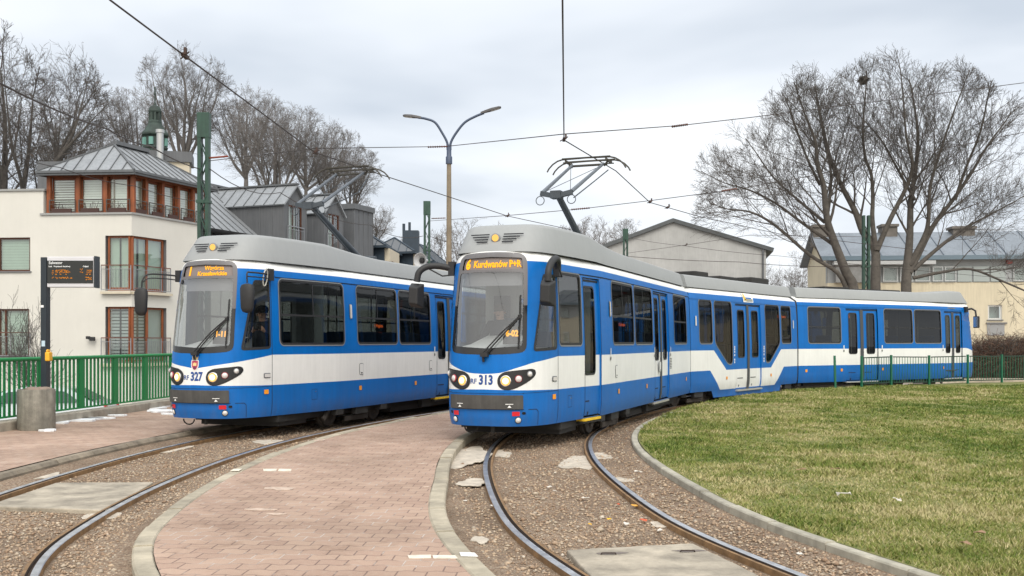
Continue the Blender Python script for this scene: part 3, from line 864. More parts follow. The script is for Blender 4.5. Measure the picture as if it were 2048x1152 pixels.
def door_part(S, u0, u1, parent, loc, rz, paint, zb=.36, zt=2.66, single=False, pane_z=(1.22, 2.52)):
    """folding door: painted leaves set back in the opening, rubber between, tall rounded panes as sub-parts"""
    k = Skin(); w_ = u1-u0; mid = (u0+u1)/2
    g = .08 if not single else .0
    panes = []
    if single: panes = [rr(u0+.07, u0+.07+w_*.62, pane_z[0]-.16, pane_z[1], .07)]
    else:
        lw = w_/2-g
        for a in (u0+lw*.22, mid+g+lw*.24): panes.append(rr(a, a+lw*.56, pane_z[0], pane_z[1], .07))
    lines = [[(u0-.01, z), (u1+.01, z)] for z in (.337, .855, 1.377)]
    k.patch(S, [(u0-.005, zb), (u1+.005, zb), (u1+.005, zt), (u0-.005, zt)], 0, -.035, holes=panes, lines=[l for l in lines if zb < l[0][1] < zt], gu=np.linspace(u0+.1, u1-.1, 4), gz=GZ, paint=paint)
    if not single:
        k.patch(S, [(mid-g, zb), (mid+g, zb), (mid+g, zt-.02), (mid-g, zt-.02)], 2, -.02)
    k.patch(S, [(u0, zt-.05), (u1, zt-.05), (u1, zt-.02), (u0, zt-.02)], 3, -.028)
    for a in ([u0+.12, mid+g+.06] if not single else [u0+.1]):
        k.patch(S, [(a, .60), (a+w_*.22, .60), (a+w_*.22, .62), (a, .62)], 3, -.03)
        k.patch(S, [(a+.1, .37), (a+.14, .37), (a+.14, .43), (a+.1, .43)], 3, -.028)
    # jambs of the opening
    for u in (u0, u1):
        zz_ = np.array([zb]+[z for z in GZ if zb < z < zt]+[zt]); uu = np.full(len(zz_), u)
        A = S.P(uu, zz_); B = A-S.Nn(uu, zz_)*.04
        b = len(k.v); k.v.extend(map(tuple, A)); k.v.extend(map(tuple, B)); n = len(zz_); k.n.extend([(0, 1 if u == u0 else -1, 0)]*(2*n))
        for i in range(n-1): k.f.append((b+i, b+i+1, b+n+i+1, b+n+i)); k.m.append(0)
    d = k.build('door', [m_blue, m_white, M('door_rubber', (.055,.058,.062), .6), m_gap], parent, loc, rz)
    for pn in panes:
        q = Skin(); us = [p[0] for p in pn]; uc = (min(us)+max(us))/2
        q.patch(S, grow_loop(pn, .01), 0, -.045, gz=[1.8, 2.2]); q.patch(S, grow_loop(pn, .018), 1, -.028, holes=[grow_loop(pn, -.016)])
        q.patch(S, [(uc-.016, pane_z[0]+.02), (uc+.016, pane_z[0]+.02), (uc+.016, pane_z[1]-.02), (uc-.016, pane_z[1]-.02)], 2, -.10)
        q.build('door_pane', [m_side, m_rubber, m_pole], d)
    return d

def bogie(parent, sec, t, powered=True):
    mb = MB()
    for sx in (-1, 1):
        mb.box((sx*.98, t, .40), (.09, 2.3, .16)); mb.box((sx*.98, t, .27), (.11, .5, .16))
        for dt in (-.9, .9): mb.box((sx*.99, t+dt, .33), (.14, .26, .22))
        mb.box((sx*.9, t, .12), (.05, .9, .10), 1)
        mb.bar((sx*.95, t-1.0, .45), (sx*.95, t-1.35, .16), .05, .08, 1)
    for dt in (-.45, .45): mb.box((0, t+dt, .4), (1.8, .14, .14))
    mb.box((0, t, .38), (.5, .9, .3))
    b = mb.build('bogie', [m_dark, m_dirtsteel], parent, False, sec[0], sec[1], bevel=.01)
    for dt in (-.9, .9):
        for sx in (-1, 1):
            wm = MB(); R = Matrix.Rotation(PI/2, 3, 'Y')
            wm.lathe([(.33,-.06),(.33,.0),(.30,.01),(.30,.06),(.22,.065),(.2,.05),(.09,.05),(.08,.08)], (sx*.75, t+dt, .31), 24, 0, R)
            wm.build('wheel', m_dirtsteel, b, True, angle=40)
    return b

def section_interior(parent, sec, t0, t1, zf, seats, cab=False):
    mb = MB(); hw = HW-.09; L = t1-t0
    mb.box((0, (t0+t1)/2, zf-.02), (2*hw, L, .04), 1)
    mb.box((0, (t0+t1)/2, 2.78), (2*hw-.1, L, .03), 0)
    o = mb.build('interior', [m_inter, m_floor], parent, False, sec[0], sec[1])
    for t in seats:
        for x in (-.72, .72):
            s_ = MB(); s_.box((x, t, zf+.44), (.62, .42, .08)); s_.box((x, t+.2, zf+.82), (.62, .06, .72)); s_.box((x, t, zf+.2), (.3, .3, .4))
            s_.build('seat', m_seat, o, bevel=.03)
    for t in seats[::2]:
        for x in (-.42, .42):
            s_ = MB(); s_.tube([(x, t+.25, zf), (x, t+.25, 2.76)], .017, 8); s_.build('grab_pole', m_pole, o, True)
    return o

def roof_fairing(parent, sec, t0, t1, top, front_end=False, name='roof_fairing', rear_end=False, lamp=True):
    """sloping-sided equipment cover on the roof; top(t) is its height"""
    hw = .945
    ts = np.linspace(t0, t1, 26)
    prof = []
    # plan outline right half: optional rounded nose, then straight
    if front_end: plan = [(t0,0),(t0+.005,.25),(t0+.03,.45),(t0+.12,.60),(t0+.34,.715),(t0+.75,.80),(t0+1.5,.90),(t0+2.4,.975),(t0+3.2,hw)]+[(t, hw) for t in np.linspace(t0+3.6, t1, 14)]
    else: plan = [(t0, 0), (t0, hw*.5), (t0, hw)]+[(t, hw) for t in np.linspace(t0, t1, 22)[1:]]
    plan = plan+[(t1, hw*.5), (t1, 0)]
    loops = []
    for v, ins, dz in ((0,0,0),(.0,.004,.012),(.85,.085,0),(.93,.11,0),(.98,.15,0),(1.0,.22,0)):
        ring = []
        for (t, r) in plan:
            zt = top(t); z = 2.975+(zt-2.975)*v+dz
            rr_ = max(0.0, r-ins*(r/hw))
            tt = t
            if front_end:
                w_ = max(0, 1-(t-t0)/1.2); tt = t+(.34*v+ins*.6)*w_
            if rear_end:
                w_ = max(0, 1-(t1-t)/.8); tt = tt-(.30*v+ins*.6)*w_
            ring.append((rr_, tt, z))
        full = ring+[(-x, y, z) for x, y, z in ring[::-1][1:-1]]
        loops.append(full)
    mb = MB(); n = len(loops[0])
    vs = [p for l in loops for p in l]; fs = []
    for i in range(len(loops)-1):
        for k in range(n): fs.append((i*n+k, i*n+(k+1) % n, (i+1)*n+(k+1) % n, (i+1)*n+k))
    # lid: strips between mirrored points
    b = (len(loops)-1)*n; h = len(plan)
    for i in range(h-1):
        l0 = b+(n-i) % n; l1 = b+(n-i-1) % n
        q = (b+i, b+i+1, l1, l0); q = tuple(dict.fromkeys(q))
        if len(q) >= 3: fs.append(q)
    mb.add(vs, fs)
    o = mb.build(name, m_roofgrey, parent, True, sec[0], sec[1], angle=38)
    if front_end and lamp:
        def fp(x, zf):   # a point on the sloping front face
            v = (zf-2.975)/(top(t0)-2.975); tp = t0+.34*v+ (0.0 if abs(x) < .3 else .03*(abs(x)-.3)/.2)
            return Vector((x, tp-.012, zf))
        for sd in (-1, 1):
            g = MB()
            for i in range(4):
                z = 3.14+i*.042; L0, L1 = .12, .30+.045*i
                a, b2 = fp(sd*L0, z), fp(sd*L1, z); g.bar(a, b2, .012, .016, 0)
            g.build('vent_grille', m_gap, o)
        lm = MB(); c = fp(0, 3.205); R = Matrix.Rotation(PI/2+.0, 3, 'X')
        lm.lathe([(.074,-.02),(.074,.012),(.062,.018)], c, 20, 0, R); o2 = lm.build('roof_lamp', [m_framegrey], o, True, angle=40)
        lm = MB(); lm.lathe([(.058,.0),(.052,.03),(.03,.045),(.0,.05)], c, 20, 0, R, caps=False); lm.build('lamp_lens', m_lite, o, True)
    return o

def pantograph(parent, sec, dh=0.0):
    root_o = MB()
    root_o.box((0, 4.75, 3.34), (.9, 1.2, .06)); 
    for x in (-.4, .4):
        for t in (4.25, 5.25): root_o.lathe([(.05,0),(.07,.03),(.05,.06),(.07,.09),(.05,.12),(.03,.14)], (x, t, 3.2), 10)
    root_o.tube([(-.4, 4.7, 3.40), (.4, 4.7, 3.40)], .05, 10)
    pb = root_o.build('pantograph', [m_panto], parent, True, sec[0], sec[1], angle=40)
    a = MB(); a.tube([(0, 4.7, 3.40), (0, 2.72, 4.30)], [.075, .06], 10); a.build('lower_arm', m_panto, pb, True, angle=40)
    a = MB(); a.tube([(.12, 4.3, 3.36), (.10, 2.64, 4.2)], .015, 6); a.build('tension_rod', m_panto, pb, True)
    e = MB(); e.bar((-.30, 2.66, 4.33), (.0, 2.62, 4.26), .10, .09); e.bar((0, 2.62, 4.26), (.30, 2.66, 4.33), .10, .09); e.box((0, 2.66, 4.29), (.2, .2, .14))
    for x in (-.3, .3):
        ring = [(x+.08*math.cos(q), 2.6, 4.19+.08*math.sin(q)) for q in np.linspace(0, 2*PI, 15)]; e.tube(ring, .009, 6)
    e.build('elbow_bracket', m_panto, pb, bevel=.012)
    for x0, x1 in ((-.28, -.33), (.28, .33)):
        a = MB(); a.tube([(x0, 2.66, 4.34), (x1, 4.72+dh, 5.18)], [.038, .028], 8); a.build('upper_arm', m_pantolight, pb, True, angle=40)
    a = MB(); a.tube([(.30, 2.75, 4.24), (.34, 4.0, 4.72), (.42, 4.74+dh, 5.05)], .012, 6); a.tube([(-.25, 2.7, 4.36), (.32, 4.6+dh, 5.12)], .006, 5); a.tube([(.25, 2.7, 4.36), (-.32, 4.6+dh, 5.12)], .006, 5)
    a.build('guide_rod', m_panto, pb, True)
    h = MB()
    for dt in (-.19, .19):
        pts = [(-.82, 4.78+dh+dt, 5.05), (-.78, 4.78+dh+dt, 5.12), (-.70, 4.78+dh+dt, 5.20), (-.60, 4.78+dh+dt, 5.26), (-.5, 4.78+dh+dt, 5.285), (0, 4.78+dh+dt, 5.295), (.5, 4.78+dh+dt, 5.285), (.60, 4.78+dh+dt, 5.26), (.70, 4.78+dh+dt, 5.20), (.78, 4.78+dh+dt, 5.12), (.82, 4.78+dh+dt, 5.05)]
        h.tube(pts, .016, 8); h.bar((-.5, 4.78+dh+dt, 5.30), (.5, 4.78+dh+dt, 5.30), .05, .022)
        h.tube([(-.48, 4.78+dh+dt, 5.22), (.48, 4.78+dh+dt, 5.22)], .012, 6)
    for x in (-.42, .42):
        h.bar((x, 4.56+dh, 5.24), (x, 5.0+dh, 5.24), .035, .05); h.bar((x, 4.78+dh, 5.26), (x*.8, 4.74+dh, 5.14), .04, .04)
    h.tube([(-.4, 4.74+dh, 5.16), (.4, 4.74+dh, 5.16)], .016, 6)
    h.build('collector_head', [m_carbon], pb, True, angle=40)
    return pb

def mk_paint(upper, lower):
    def f(u, z):
        if z > 2.83: return 1
        return 1 if lower(u) < z < upper(u) else 0
    return f

def build_tram(name, loc, rz, variant, label):
    root = empty(name, loc, rz); tag(root, label, 'tram', 'blue and white city trams')
    FR = ((0,0,0), 0.0); S = NoseShell()
    US = U_SEAM
    # ---------------- paint scheme
    if variant == 'door':
        ku = [0,.25,.5,.75,1.0,US,US+.05,30]; kz = [1.115,1.132,1.205,1.275,1.315,1.375,1.377,1.377]
        uu = np.linspace(0, US, 24)
        sm = catmull(list(zip(ku[:6], kz[:6])), 6); ku2, kz2 = list(sm[:,0])+[30], list(sm[:,1])+[1.377]
    else:
        ku2, kz2 = [0, US, 30], [1.155, 1.377, 1.377]
    upper = lambda u: float(np.interp(abs(u), ku2, kz2))
    lower = lambda u: float(np.interp(abs(u), [0, US, 30], [.885, .86, .86]))
    paint = mk_paint(upper, lower)
    UE = U_END
    ul = np.concatenate([np.arange(-UE, -US, 1.0), np.linspace(-US, US, 61), np.arange(US+.2, UE, 1.0), [UE]])
    lines = [[(u, upper(u)) for u in ul], [(u, lower(u)) for u in ul], [(-UE, 2.83), (UE, 2.83)]]
    # ---------------- openings
    ut = u_of_t
    scr = round_poly([(-.645,1.455),(-.35,1.425),(0,1.415),(.35,1.425),(.645,1.455),(.62,2.93),(.3,2.955),(0,2.96),(-.3,2.955),(-.62,2.93)], .11, 4)
    ur1 = US-.055
    cabw = round_poly([(.80,1.475),(ur1,1.50),(ur1,2.62),(1.0,2.62)], .05, 3)
    cabl = [(-u, z) for u, z in cabw][::-1]
    def W(t0, t1, z0=1.57, z1=2.665, r=.085): return rr(ut(t0), ut(t1), z0, z1, r)
    c = 1.9
    if variant == 'door':
        wins = [W(c+.64, c+2.22), W(c+2.36, c+3.90), W(c+6.2, c+7.72)]
        cabside = [rr(ut(.07), ut(.93), 1.56, 2.68, .06)]; doors = [(ut(1.06), ut(1.78), True), (ut(c+4.1), ut(c+5.6), False)]
    else:
        wins = [W(.22, 2.08, 1.56, 2.67), W(2.62, 4.32), W(4.45, 6.0), W(8.1, 9.62)]
        cabside = []; doors = [(ut(6.34), ut(7.9), False)]
    lwins = [[(-u, z) for u, z in W(a, b)][::-1] for a, b in ((.3,1.9),(2.5,4.2),(4.4,6.1),(6.3,7.9),(8.1,9.7))]
    holes = [scr, cabw, cabl]+wins+cabside+lwins+[[(a, .345), (b, .345), (b, 2.67), (a, 2.67)] for a, b, s_ in doors]
    gu = np.concatenate([np.linspace(-US-.4, US+.4, 64), np.arange(US+.6, UE, .35), -np.arange(US+.6, UE, .35)])
    k = Skin()
    k.patch(S, [(-UE, Z0), (UE, Z0), (UE, ZROOF), (-UE, ZROOF)], 0, 0, holes, lines, gu, GZ, paint, step=.12, sq=.15)
    # closing roof sheet, belly and rear bulkhead
    def cap(z, flip):
        aa = np.concatenate([np.linspace(0, US+.4, 24), np.linspace(US+.6, UE, 14)])
        R = S.P(aa, np.full(len(aa), z)); L_ = S.P(-aa, np.full(len(aa), z)); b = len(k.v)
        k.v.extend(map(tuple, R)); k.v.extend(map(tuple, L_)); n = len(aa); k.n.extend([(0,0,1 if not flip else -1)]*(2*n))
        for i in range(n-1):
            q = (b+i, b+i+1, b+n+i+1, b+n+i) if not flip else (b+n+i, b+n+i+1, b+i+1, b+i)
            k.f.append(q); k.m.append(1 if not flip else 2)
    cap(ZROOF, False); cap(Z0, True)
    body = k.build('body_section', [m_blue, m_white, m_dark], root, *FR)
    # ---------------- windscreen
    k = Skin()
    gls = round_poly([(-.645,1.455),(-.35,1.425),(0,1.415),(.35,1.425),(.645,1.455),(.627,2.68),(-.627,2.68)], .06, 3)
    k.patch(S, gls, 0, -.004, gu=np.linspace(-.6, .6, 17), gz=np.linspace(1.5, 2.6, 12), step=.08)
    inn = round_poly([(-.585,1.535),(0,1.50),(.585,1.535),(.565,2.65),(0,2.665),(-.565,2.65)], .05, 3)
    dsp = round_poly([(-.53,2.70),(.55,2.70),(.545,2.875),(0,2.895),(-.525,2.875)], .02, 2)
    k.patch(S, grow_loop(scr, .012), 1, .002, [inn, dsp], lines=[[(-.70,2.15),(-.585,2.15)],[(.585,2.15),(.70,2.15)]], gu=np.linspace(-.6, .6, 13), gz=GZ, step=.08, paint=lambda u, z: 2 if z > 2.15 else 1)
    wsc = k.build('windscreen', [m_wind, m_black, M('screen_band', (.13,.125,.13), .45)], root, *FR)
    # ---------------- destination display behind the glass
    k = Skin(); k.patch(S, [(-.53,2.685),(.55,2.685),(.55,2.89),(-.53,2.89)], 0, -.028, gu=np.linspace(-.5,.5,9), gz=[2.75,2.82], step=.1)
    if variant == 'door':
        k.text(S, '6', -.425, 2.785, .20, 1, -.02, .010, squeeze=.95); k.text(S, 'Kurdwanów P+R', .105, 2.787, .150, 1, -.02, .004, squeeze=.80)
    else:
        k.text(S, '1', -.36, 2.785, .20, 1, -.02, .010, squeeze=1.0); k.text(S, 'Wzgórza', .17, 2.838, .098, 1, -.02, .0018, squeeze=1.12); k.text(S, 'Krzesławickie', .13, 2.745, .098, 1, -.02, .0025, squeeze=1.12)
    k.build('destination_display', [m_sign, m_led], root, *FR)
    # cab interior: dashboard, rear bulkhead with a door, route box
    mb = MB()
    aa = np.linspace(-.62, .62, 15); rows = []
    for off, z in ((-.07,1.40),(-.07,1.50),(-.16,1.53),(-.30,1.56)):
        P_ = S.P(aa, np.full(15, 1.5))+S.Nn(aa, np.full(15, 1.5))*off; rows.append([(p[0], p[1], z) for p in P_])
    rows.append([(p[0]*.95, .15, 1.70) for p in rows[-1]]); rows.append([(p[0], .16, 1.0) for p in rows[-1]])
    mb.grid(rows, 0, flip=False)
    dash = mb.build('dashboard', m_cablight, root, True, angle=50)
    mb = MB(); P_ = S.P(np.array([.36]), np.array([1.72]))[0]; n_ = S.Nn(np.array([.36]), np.array([1.72]))[0]
    k = Skin(); k.patch(S, [(.27,1.57),(.56,1.57),(.56,1.84),(.27,1.84)], 0, -.05); k.text(S, '6-02' if variant == 'door' else '1-11', .415, 1.73, .125, 1, -.044, .006, squeeze=.9)
    k.build('route_display', [M('route_box', (.035,.033,.033), .5), m_led], root, *FR)
    mb = MB()
    for (x0, x1, z0, z1) in ((-.95,-.30,.9,2.75),(.30,.95,.9,2.75),(-.30,.30,2.35,2.75),(-.30,.30,.9,1.5)):
        mb.box(((x0+x1)/2, 1.55, (z0+z1)/2), (x1-x0, .04, z1-z0), 0)
    mb.box((0, .6, .88), (1.5, 1.7, .04), 1)
    mb.box((0, .6, 2.66), (1.1, 1.6, .04), 0)
    mb.box((-.62, 1.48, 1.9), (.3, .02, 1.0), 1); mb.box((.6, 1.5, 2.0), (.36, .02, .8), 2)
    mb.build('cab_partition', [m_cablight, m_floor, m_inter], root)
    k = Skin(); k.patch(S, [(-.56,2.47),(.56,2.47),(.55,2.68),(-.55,2.68)], 0, -.09, gu=np.linspace(-.5,.5,9), gz=[2.55,2.6], step=.1); k.build('sun_blind', M('blind_dark', (.20,.20,.21), .8), root, *FR)
    mb = MB(); sx = .44 if variant != 'door' else -.22
    mb.box((sx, .42, 1.30), (.46, .44, .10)); mb.box((sx, .64, 1.66), (.46, .10, .66)); mb.box((sx, .4, 1.08), (.16, .16, .36))
    mb.build('driver_seat', m_seat, root, bevel=.04)
    section_interior(root, ((0,0,0), 0), 1.6, 10.0, .62, [2.4, 3.3, 4.2, 5.1, 7.9, 8.8, 9.6])
    # ---------------- cab side windows, passenger windows, doors
    for lp in (cabw, cabl): window_part(S, lp, root, *FR, glass=m_cabglass, grey=False, name='cab_window')
    for lp in cabside: window_part(S, lp, root, *FR, glass=m_cabglass, name='cab_window')
    for i, lp in enumerate(wins+lwins):
        us = [p[0] for p in lp]; a, b = min(us), max(us)
        bars = [(a, b, 2.05, 2.085)] if b-a > 1.4 else []
        bars.append(((a+b)/2-.015, (a+b)/2+.015, 2.08, 2.66))
        window_part(S, lp, root, *FR, bars=bars)
    for a, b, sgl in doors: door_part(S, a, b, root, *FR, paint, single=sgl)
    # ---------------- lamps and fittings of the nose
    poly = [(.225,1.02),(.24,.945),(.30,.895),(.40,.885),(.52,.925),(.66,.995),(.79,1.07),(.835,1.12),(.825,1.165),(.76,1.185),(.62,1.17),(.45,1.155),(.33,1.14),(.25,1.09)]
    for sg in (1, -1):
        k = Skin(); pl = round_poly([(sg*u, z) for u, z in poly], .05, 2)
        k.patch(S, pl, 0, .012, gu=np.linspace(sg*.3, sg*.8, 8) if sg > 0 else np.linspace(-.8, -.3, 8), gz=[.95, 1.02, 1.09], step=.05)
        k.patch(S, grow_loop(pl, .012), 1, .006, step=.05)
        cl = k.build('headlight_cluster', [m_black, m_rubber], root, *FR)
        for nm, u, z, r, mt, rim in (('headlight', .345, 1.015, .073, m_lite, m_chrome), ('tail_light', .535, 1.045, .05, m_lens, m_redlens), ('position_lamp', .715, 1.115, .042, m_lens, m_framegrey)):
            P_ = S.P(np.array([sg*u]), np.array([z]))[0]; n_ = Vector(S.Nn(np.array([sg*u]), np.array([z]))[0]); R = n_.to_track_quat('Z', 'Y').to_matrix()
            lm = MB(); lm.lathe([(r*1.12,.0),(r*1.12,.022),(r*1.0,.028),(r*.96,.02)], P_, 24, 1, R, caps=False)
            lm.lathe([(r*.98,.02),(r*.8,.032),(r*.45,.042),(0.001,.046)], P_, 24, 0, R, caps=False)
            if nm == 'headlight': lm.lathe([(r*.66,.041),(r*.4,.047),(.001,.05)], P_, 16, 2, R, caps=False)
            lm.build(nm, [mt, rim, m_liteh], cl, True, angle=50)
    k = Skin(); bp_ = round_poly([(-.60,.595),(.60,.595),(.60,.80),(-.60,.80)], .012, 2)
    k.patch(S, bp_, 0, .035, gu=np.linspace(-.55,.55,15), gz=[.65,.7,.75], step=.08)
    def rim(a, oa, b, ob):
        a = densify(a, .08); b = [(q[0], q[1]) for q in a]; 
        A = shell_geo(S, np.array(a), oa); c_ = np.array(a).mean(0); B = shell_geo(S, np.array(b), ob)
        bb = len(k.v); n = len(a); k.v.extend(map(tuple, A)); k.v.extend(map(tuple, B)); nn = S.Nn(np.array(a)[:,0], np.array(a)[:,1]); k.n.extend(map(tuple, nn)); k.n.extend(map(tuple, nn))
        for i in range(n): k.f.append((bb+i, bb+(i+1) % n, bb+n+(i+1) % n, bb+n+i)); k.m.append(0)
    rim(bp_, .0, bp_, .035)
    bm_ = k.build('bumper', [m_bumper], root, *FR)
    k = Skin()
    for u in (-.38, .40):
        k.patch(S, [(u-.055,.665),(u+.055,.665),(u+.055,.675),(u-.055,.675)], 0, .040); k.patch(S, [(u-.028,.618),(u+.028,.618),(u,.655)], 0, .040)
    k.build('jacking_mark', m_whitemark, bm_)
    # panel gaps
    def gapline(pts, w_=.010, off=.003, mi=0):
        for a, b in zip(pts[:-1], pts[1:]):
            d = Vector(b)-Vector(a); n_ = Vector((-d.y, d.x)).normalized()*w_/2
            kk.patch(S, [(a[0]-n_.x, a[1]-n_.y), (b[0]-n_.x, b[1]-n_.y), (b[0]+n_.x, b[1]+n_.y), (a[0]+n_.x, a[1]+n_.y)], mi, off, step=.1)
    kk = Skin()
    for sg in (1, -1):
        gapline([(sg*US, .34), (sg*US, 2.86)], .012); gapline([(sg*US, 2.86), (sg*US, 3.0)], .012)
        gapline([(sg*.60, .585), (sg*.86, .583), (sg*.895, .55), (sg*.90, .345)], .009)
        gapline([(sg*.61, .83), (sg*US, .845)], .006)
    gapline([(-.6, .587), (.6, .587)], .01)
    gapline([(-.62, .825), (.62, .825)], .006)
    for a, b, sgl in doors:
        gapline([(a, .345), (a, 2.67)], .014); gapline([(b, .345), (b, 2.67)], .014)
    kk.build('panel_gap', m_gap, root, *FR)
    # rain gutter along the right and left sides
    for sg in (1, -1):
        k = Skin(); a, b = ut(.12), UE
        k.patch(S, [(sg*a, 2.715), (sg*b, 2.715), (sg*b, 2.745), (sg*a, 2.745)], 0, .012, gu=sg*np.arange(a+.3, b, .5) if sg > 0 else -np.arange(a+.3, b, .5)[::-1], gz=[2.73], step=.3)
        k.patch(S, [(sg*a, 2.700), (sg*b, 2.700), (sg*b, 2.716), (sg*a, 2.716)], 1, .006, step=.3)
        k.build('rain_gutter', [m_blue, m_gap], root, *FR)
    # reflectors, fog lamps, markers, stickers
    for sg in (1, -1):
        k = Skin(); k.patch(S, rr(sg*.495-.058, sg*.495+.058, .49, .555, .006, 2), 0, .010, step=.05); k.patch(S, rr(sg*.495-.066, sg*.495+.066, .483, .562, .008, 2), 1, .006, step=.05)
        k.build('red_reflector', [m_redref, m_blue], root, *FR)
        P_ = S.P(np.array([sg*.53]), np.array([.425]))[0]; n_ = Vector(S.Nn(np.array([sg*.53]), np.array([.425]))[0]); R = n_.to_track_quat('Z', 'Y').to_matrix()
        lm = MB(); lm.lathe([(.05,-.02),(.05,.006),(.045,.008)], P_, 18, 1, R); lm.lathe([(.042,.008),(.03,.022),(.001,.028)], P_, 18, 0, R, caps=False)
        lm.build('fog_lamp', [m_lens, m_black], root, True, angle=50)
        k = Skin(); k.patch(S, rr(sg*.62-.03, sg*.62+.03, .51, .55, .015, 2), 0, .005, step=.05); k.build('tow_cap', m_black, root, *FR)
        k = Skin(); u = sg*(US-.155); k.patch(S, rr(u-.055, u+.055, .715, .79, .01, 2), 0, .012, step=.05); k.build('side_marker', m_amber, root, *FR)
        k = Skin(); u = sg*(US-.13); k.patch(S, rr(u-.075, u+.075, 1.0, 1.055, .02, 3), 0, .018, step=.05); k.patch(S, rr(u-.085, u+.085, .985, 1.07, .02, 3), 1, .006, step=.05); k.build('turn_signal', [m_lens, m_framegrey], root, *FR)
    k = Skin()
    num = '313' if variant == 'door' else '327'
    k.text(S, 'RF', -.165, 1.003, .105, 0, .004, .002, squeeze=.95); k.text(S, num, .035, 1.02, .195, 0, .004, .008, squeeze=.80)
    k.build('fleet_number', m_bluetext, root, *FR)
    if variant != 'door':
        k = Skin()
        k.patch(S, round_poly([(-.075,1.30),(.075,1.30),(.075,1.19),(.04,1.13),(0,1.11),(-.04,1.13),(-.075,1.19)], .02, 2), 0, .005, step=.03)
        k.patch(S, round_poly([(-.058,1.285),(.058,1.285),(.058,1.195),(.03,1.15),(0,1.13),(-.03,1.15),(-.058,1.195)], .015, 2), 1, .008, step=.03)
        k.patch(S, [(-.035,1.20),(.035,1.20),(.035,1.255),(.018,1.24),(0,1.262),(-.018,1.24),(-.035,1.255)], 2, .011, step=.03)
        k.patch(S, [(-.03,1.15),(.03,1.15),(.02,1.19),(-.02,1.19)], 3, .011, step=.03)
        k.patch(S, [(-.05,1.305),(.05,1.305),(.065,1.36),(.03,1.335),(0,1.375),(-.03,1.335),(-.065,1.36)], 2, .007, step=.03)
        k.build('city_crest', [M('crest_white', (.72,.7,.66), .5), M('crest_crimson', (.42,.03,.09), .5), M('crest_gold', (.75,.55,.25), .5), M('crest_dark', (.14,.03,.08), .5)], root, *FR)
    for t in ([2.9, 5.2, 9.5] if variant == 'door' else [1.5+1.2, 5.2, 9.5]):
        k = Skin(); u = ut(t); k.patch(S, rr(u-.05, u+.05, .66, .745, .01, 2), 0, .010, step=.05); k.build('side_marker', m_amber, root, *FR)
    for t, zc in ((2.35, 2.18),):
        k = Skin(); u = ut(t); k.patch(S, rr(u-.035, u+.035, 2.05, 2.31, .02, 2), 0, .02, step=.05); k.patch(S, rr(u-.045, u+.045, 2.04, 2.32, .02, 2), 1, .008, step=.05); k.build('side_lamp', [m_lens, m_framegrey], root, *FR)
    for t in ((2.75, 6.5) if variant == 'door' else (2.75, 6.0)):
        k = Skin(); u = ut(t); lp = rr(u-.075, u+.075, .965, 1.17, .03, 3); k.patch(S, lp, 0, .008, step=.05); k.patch(S, grow_loop(lp, .012), 1, .004, step=.05); k.patch(S, [(u-.03,.985),(u+.03,.985),(u+.03,1.005),(u-.03,1.005)], 2, .012)
        k.build('service_hatch', [m_white, m_framegrey, m_gap], root, *FR)
    for t in ((2.32, 5.93, 7.6) if variant == 'door' else (6.2, 8.05)):
        k = Skin(); u = ut(t); k.patch(S, rr(u-.022, u+.022, 1.37, 1.49, .01, 2), 0, .012, step=.05); k.patch(S, circ(u, 1.31, .035, 12, 1.1), 1, .012, step=.05); k.build('door_button', [m_whitemark, M('button_grey', (.16,.16,.15), .5)], root, *FR)
    k = Skin(); u = ut(2.35); k.patch(S, [(u-.02,1.4),(u+.02,1.4),(u+.02,1.45),(u-.02,1.45)], 0, .004)
    if variant == 'door':
        k = Skin(); u = ut(7.65)
        for i in range(7): k.patch(S, [(u-.09, 1.0+i*.036), (u+.09, 1.0+i*.036), (u+.09, 1.018+i*.036), (u-.09, 1.018+i*.036)], 0, .004)
        k.build('air_vent', m_gap, root, *FR)
    k = Skin(); u = ut(1.15 if variant != 'door' else .45); lp = [(u-.07,.56),(u+.07,.56),(u+.07,.74),(u-.07,.74)]
    k.patch(S, grow_loop(lp, .008), 0, .002, [lp]); k.patch(S, circ(u+.03, .7, .012), 1, .006); k.build('service_hatch', [m_gap, m_chrome], root, *FR)
    # line number in the side window
    k = Skin(); u = ut(4.1 if variant == 'door' else 4.06); k.text(S, '6 Kurdwanów' if variant == 'door' else '1 Wzgórza', u-.25, 1.93, .085, 0, -.16, .003); k.build('side_display', m_ledred, root, *FR)
    # wiper
    def sp(u, z, off): return Vector(S.P(np.array([u]), np.array([z]))[0]+S.Nn(np.array([u]), np.array([z]))[0]*off)
    mb = MB()
    for dz in (-.02, .035): mb.tube([sp(.0, 1.40+dz, .05), sp(.28, 1.70+dz, .07), sp(.52, 1.965+dz*.4, .06)], .012, 6)
    mb.tube([sp(.0, 1.30, .02), sp(.0, 1.38, .06)], .02, 8); mb.box(sp(.02, 1.40, .05), (.12, .07, .06)); mb.box(sp(.52, 1.97, .06), (.05, .05, .05))
    mb.tube([sp(.525, 1.50, .025), sp(.53, 1.95, .04), sp(.525, 2.30, .025)], .013, 6)
    mb.build('wiper', m_rubber, root, True, angle=40)
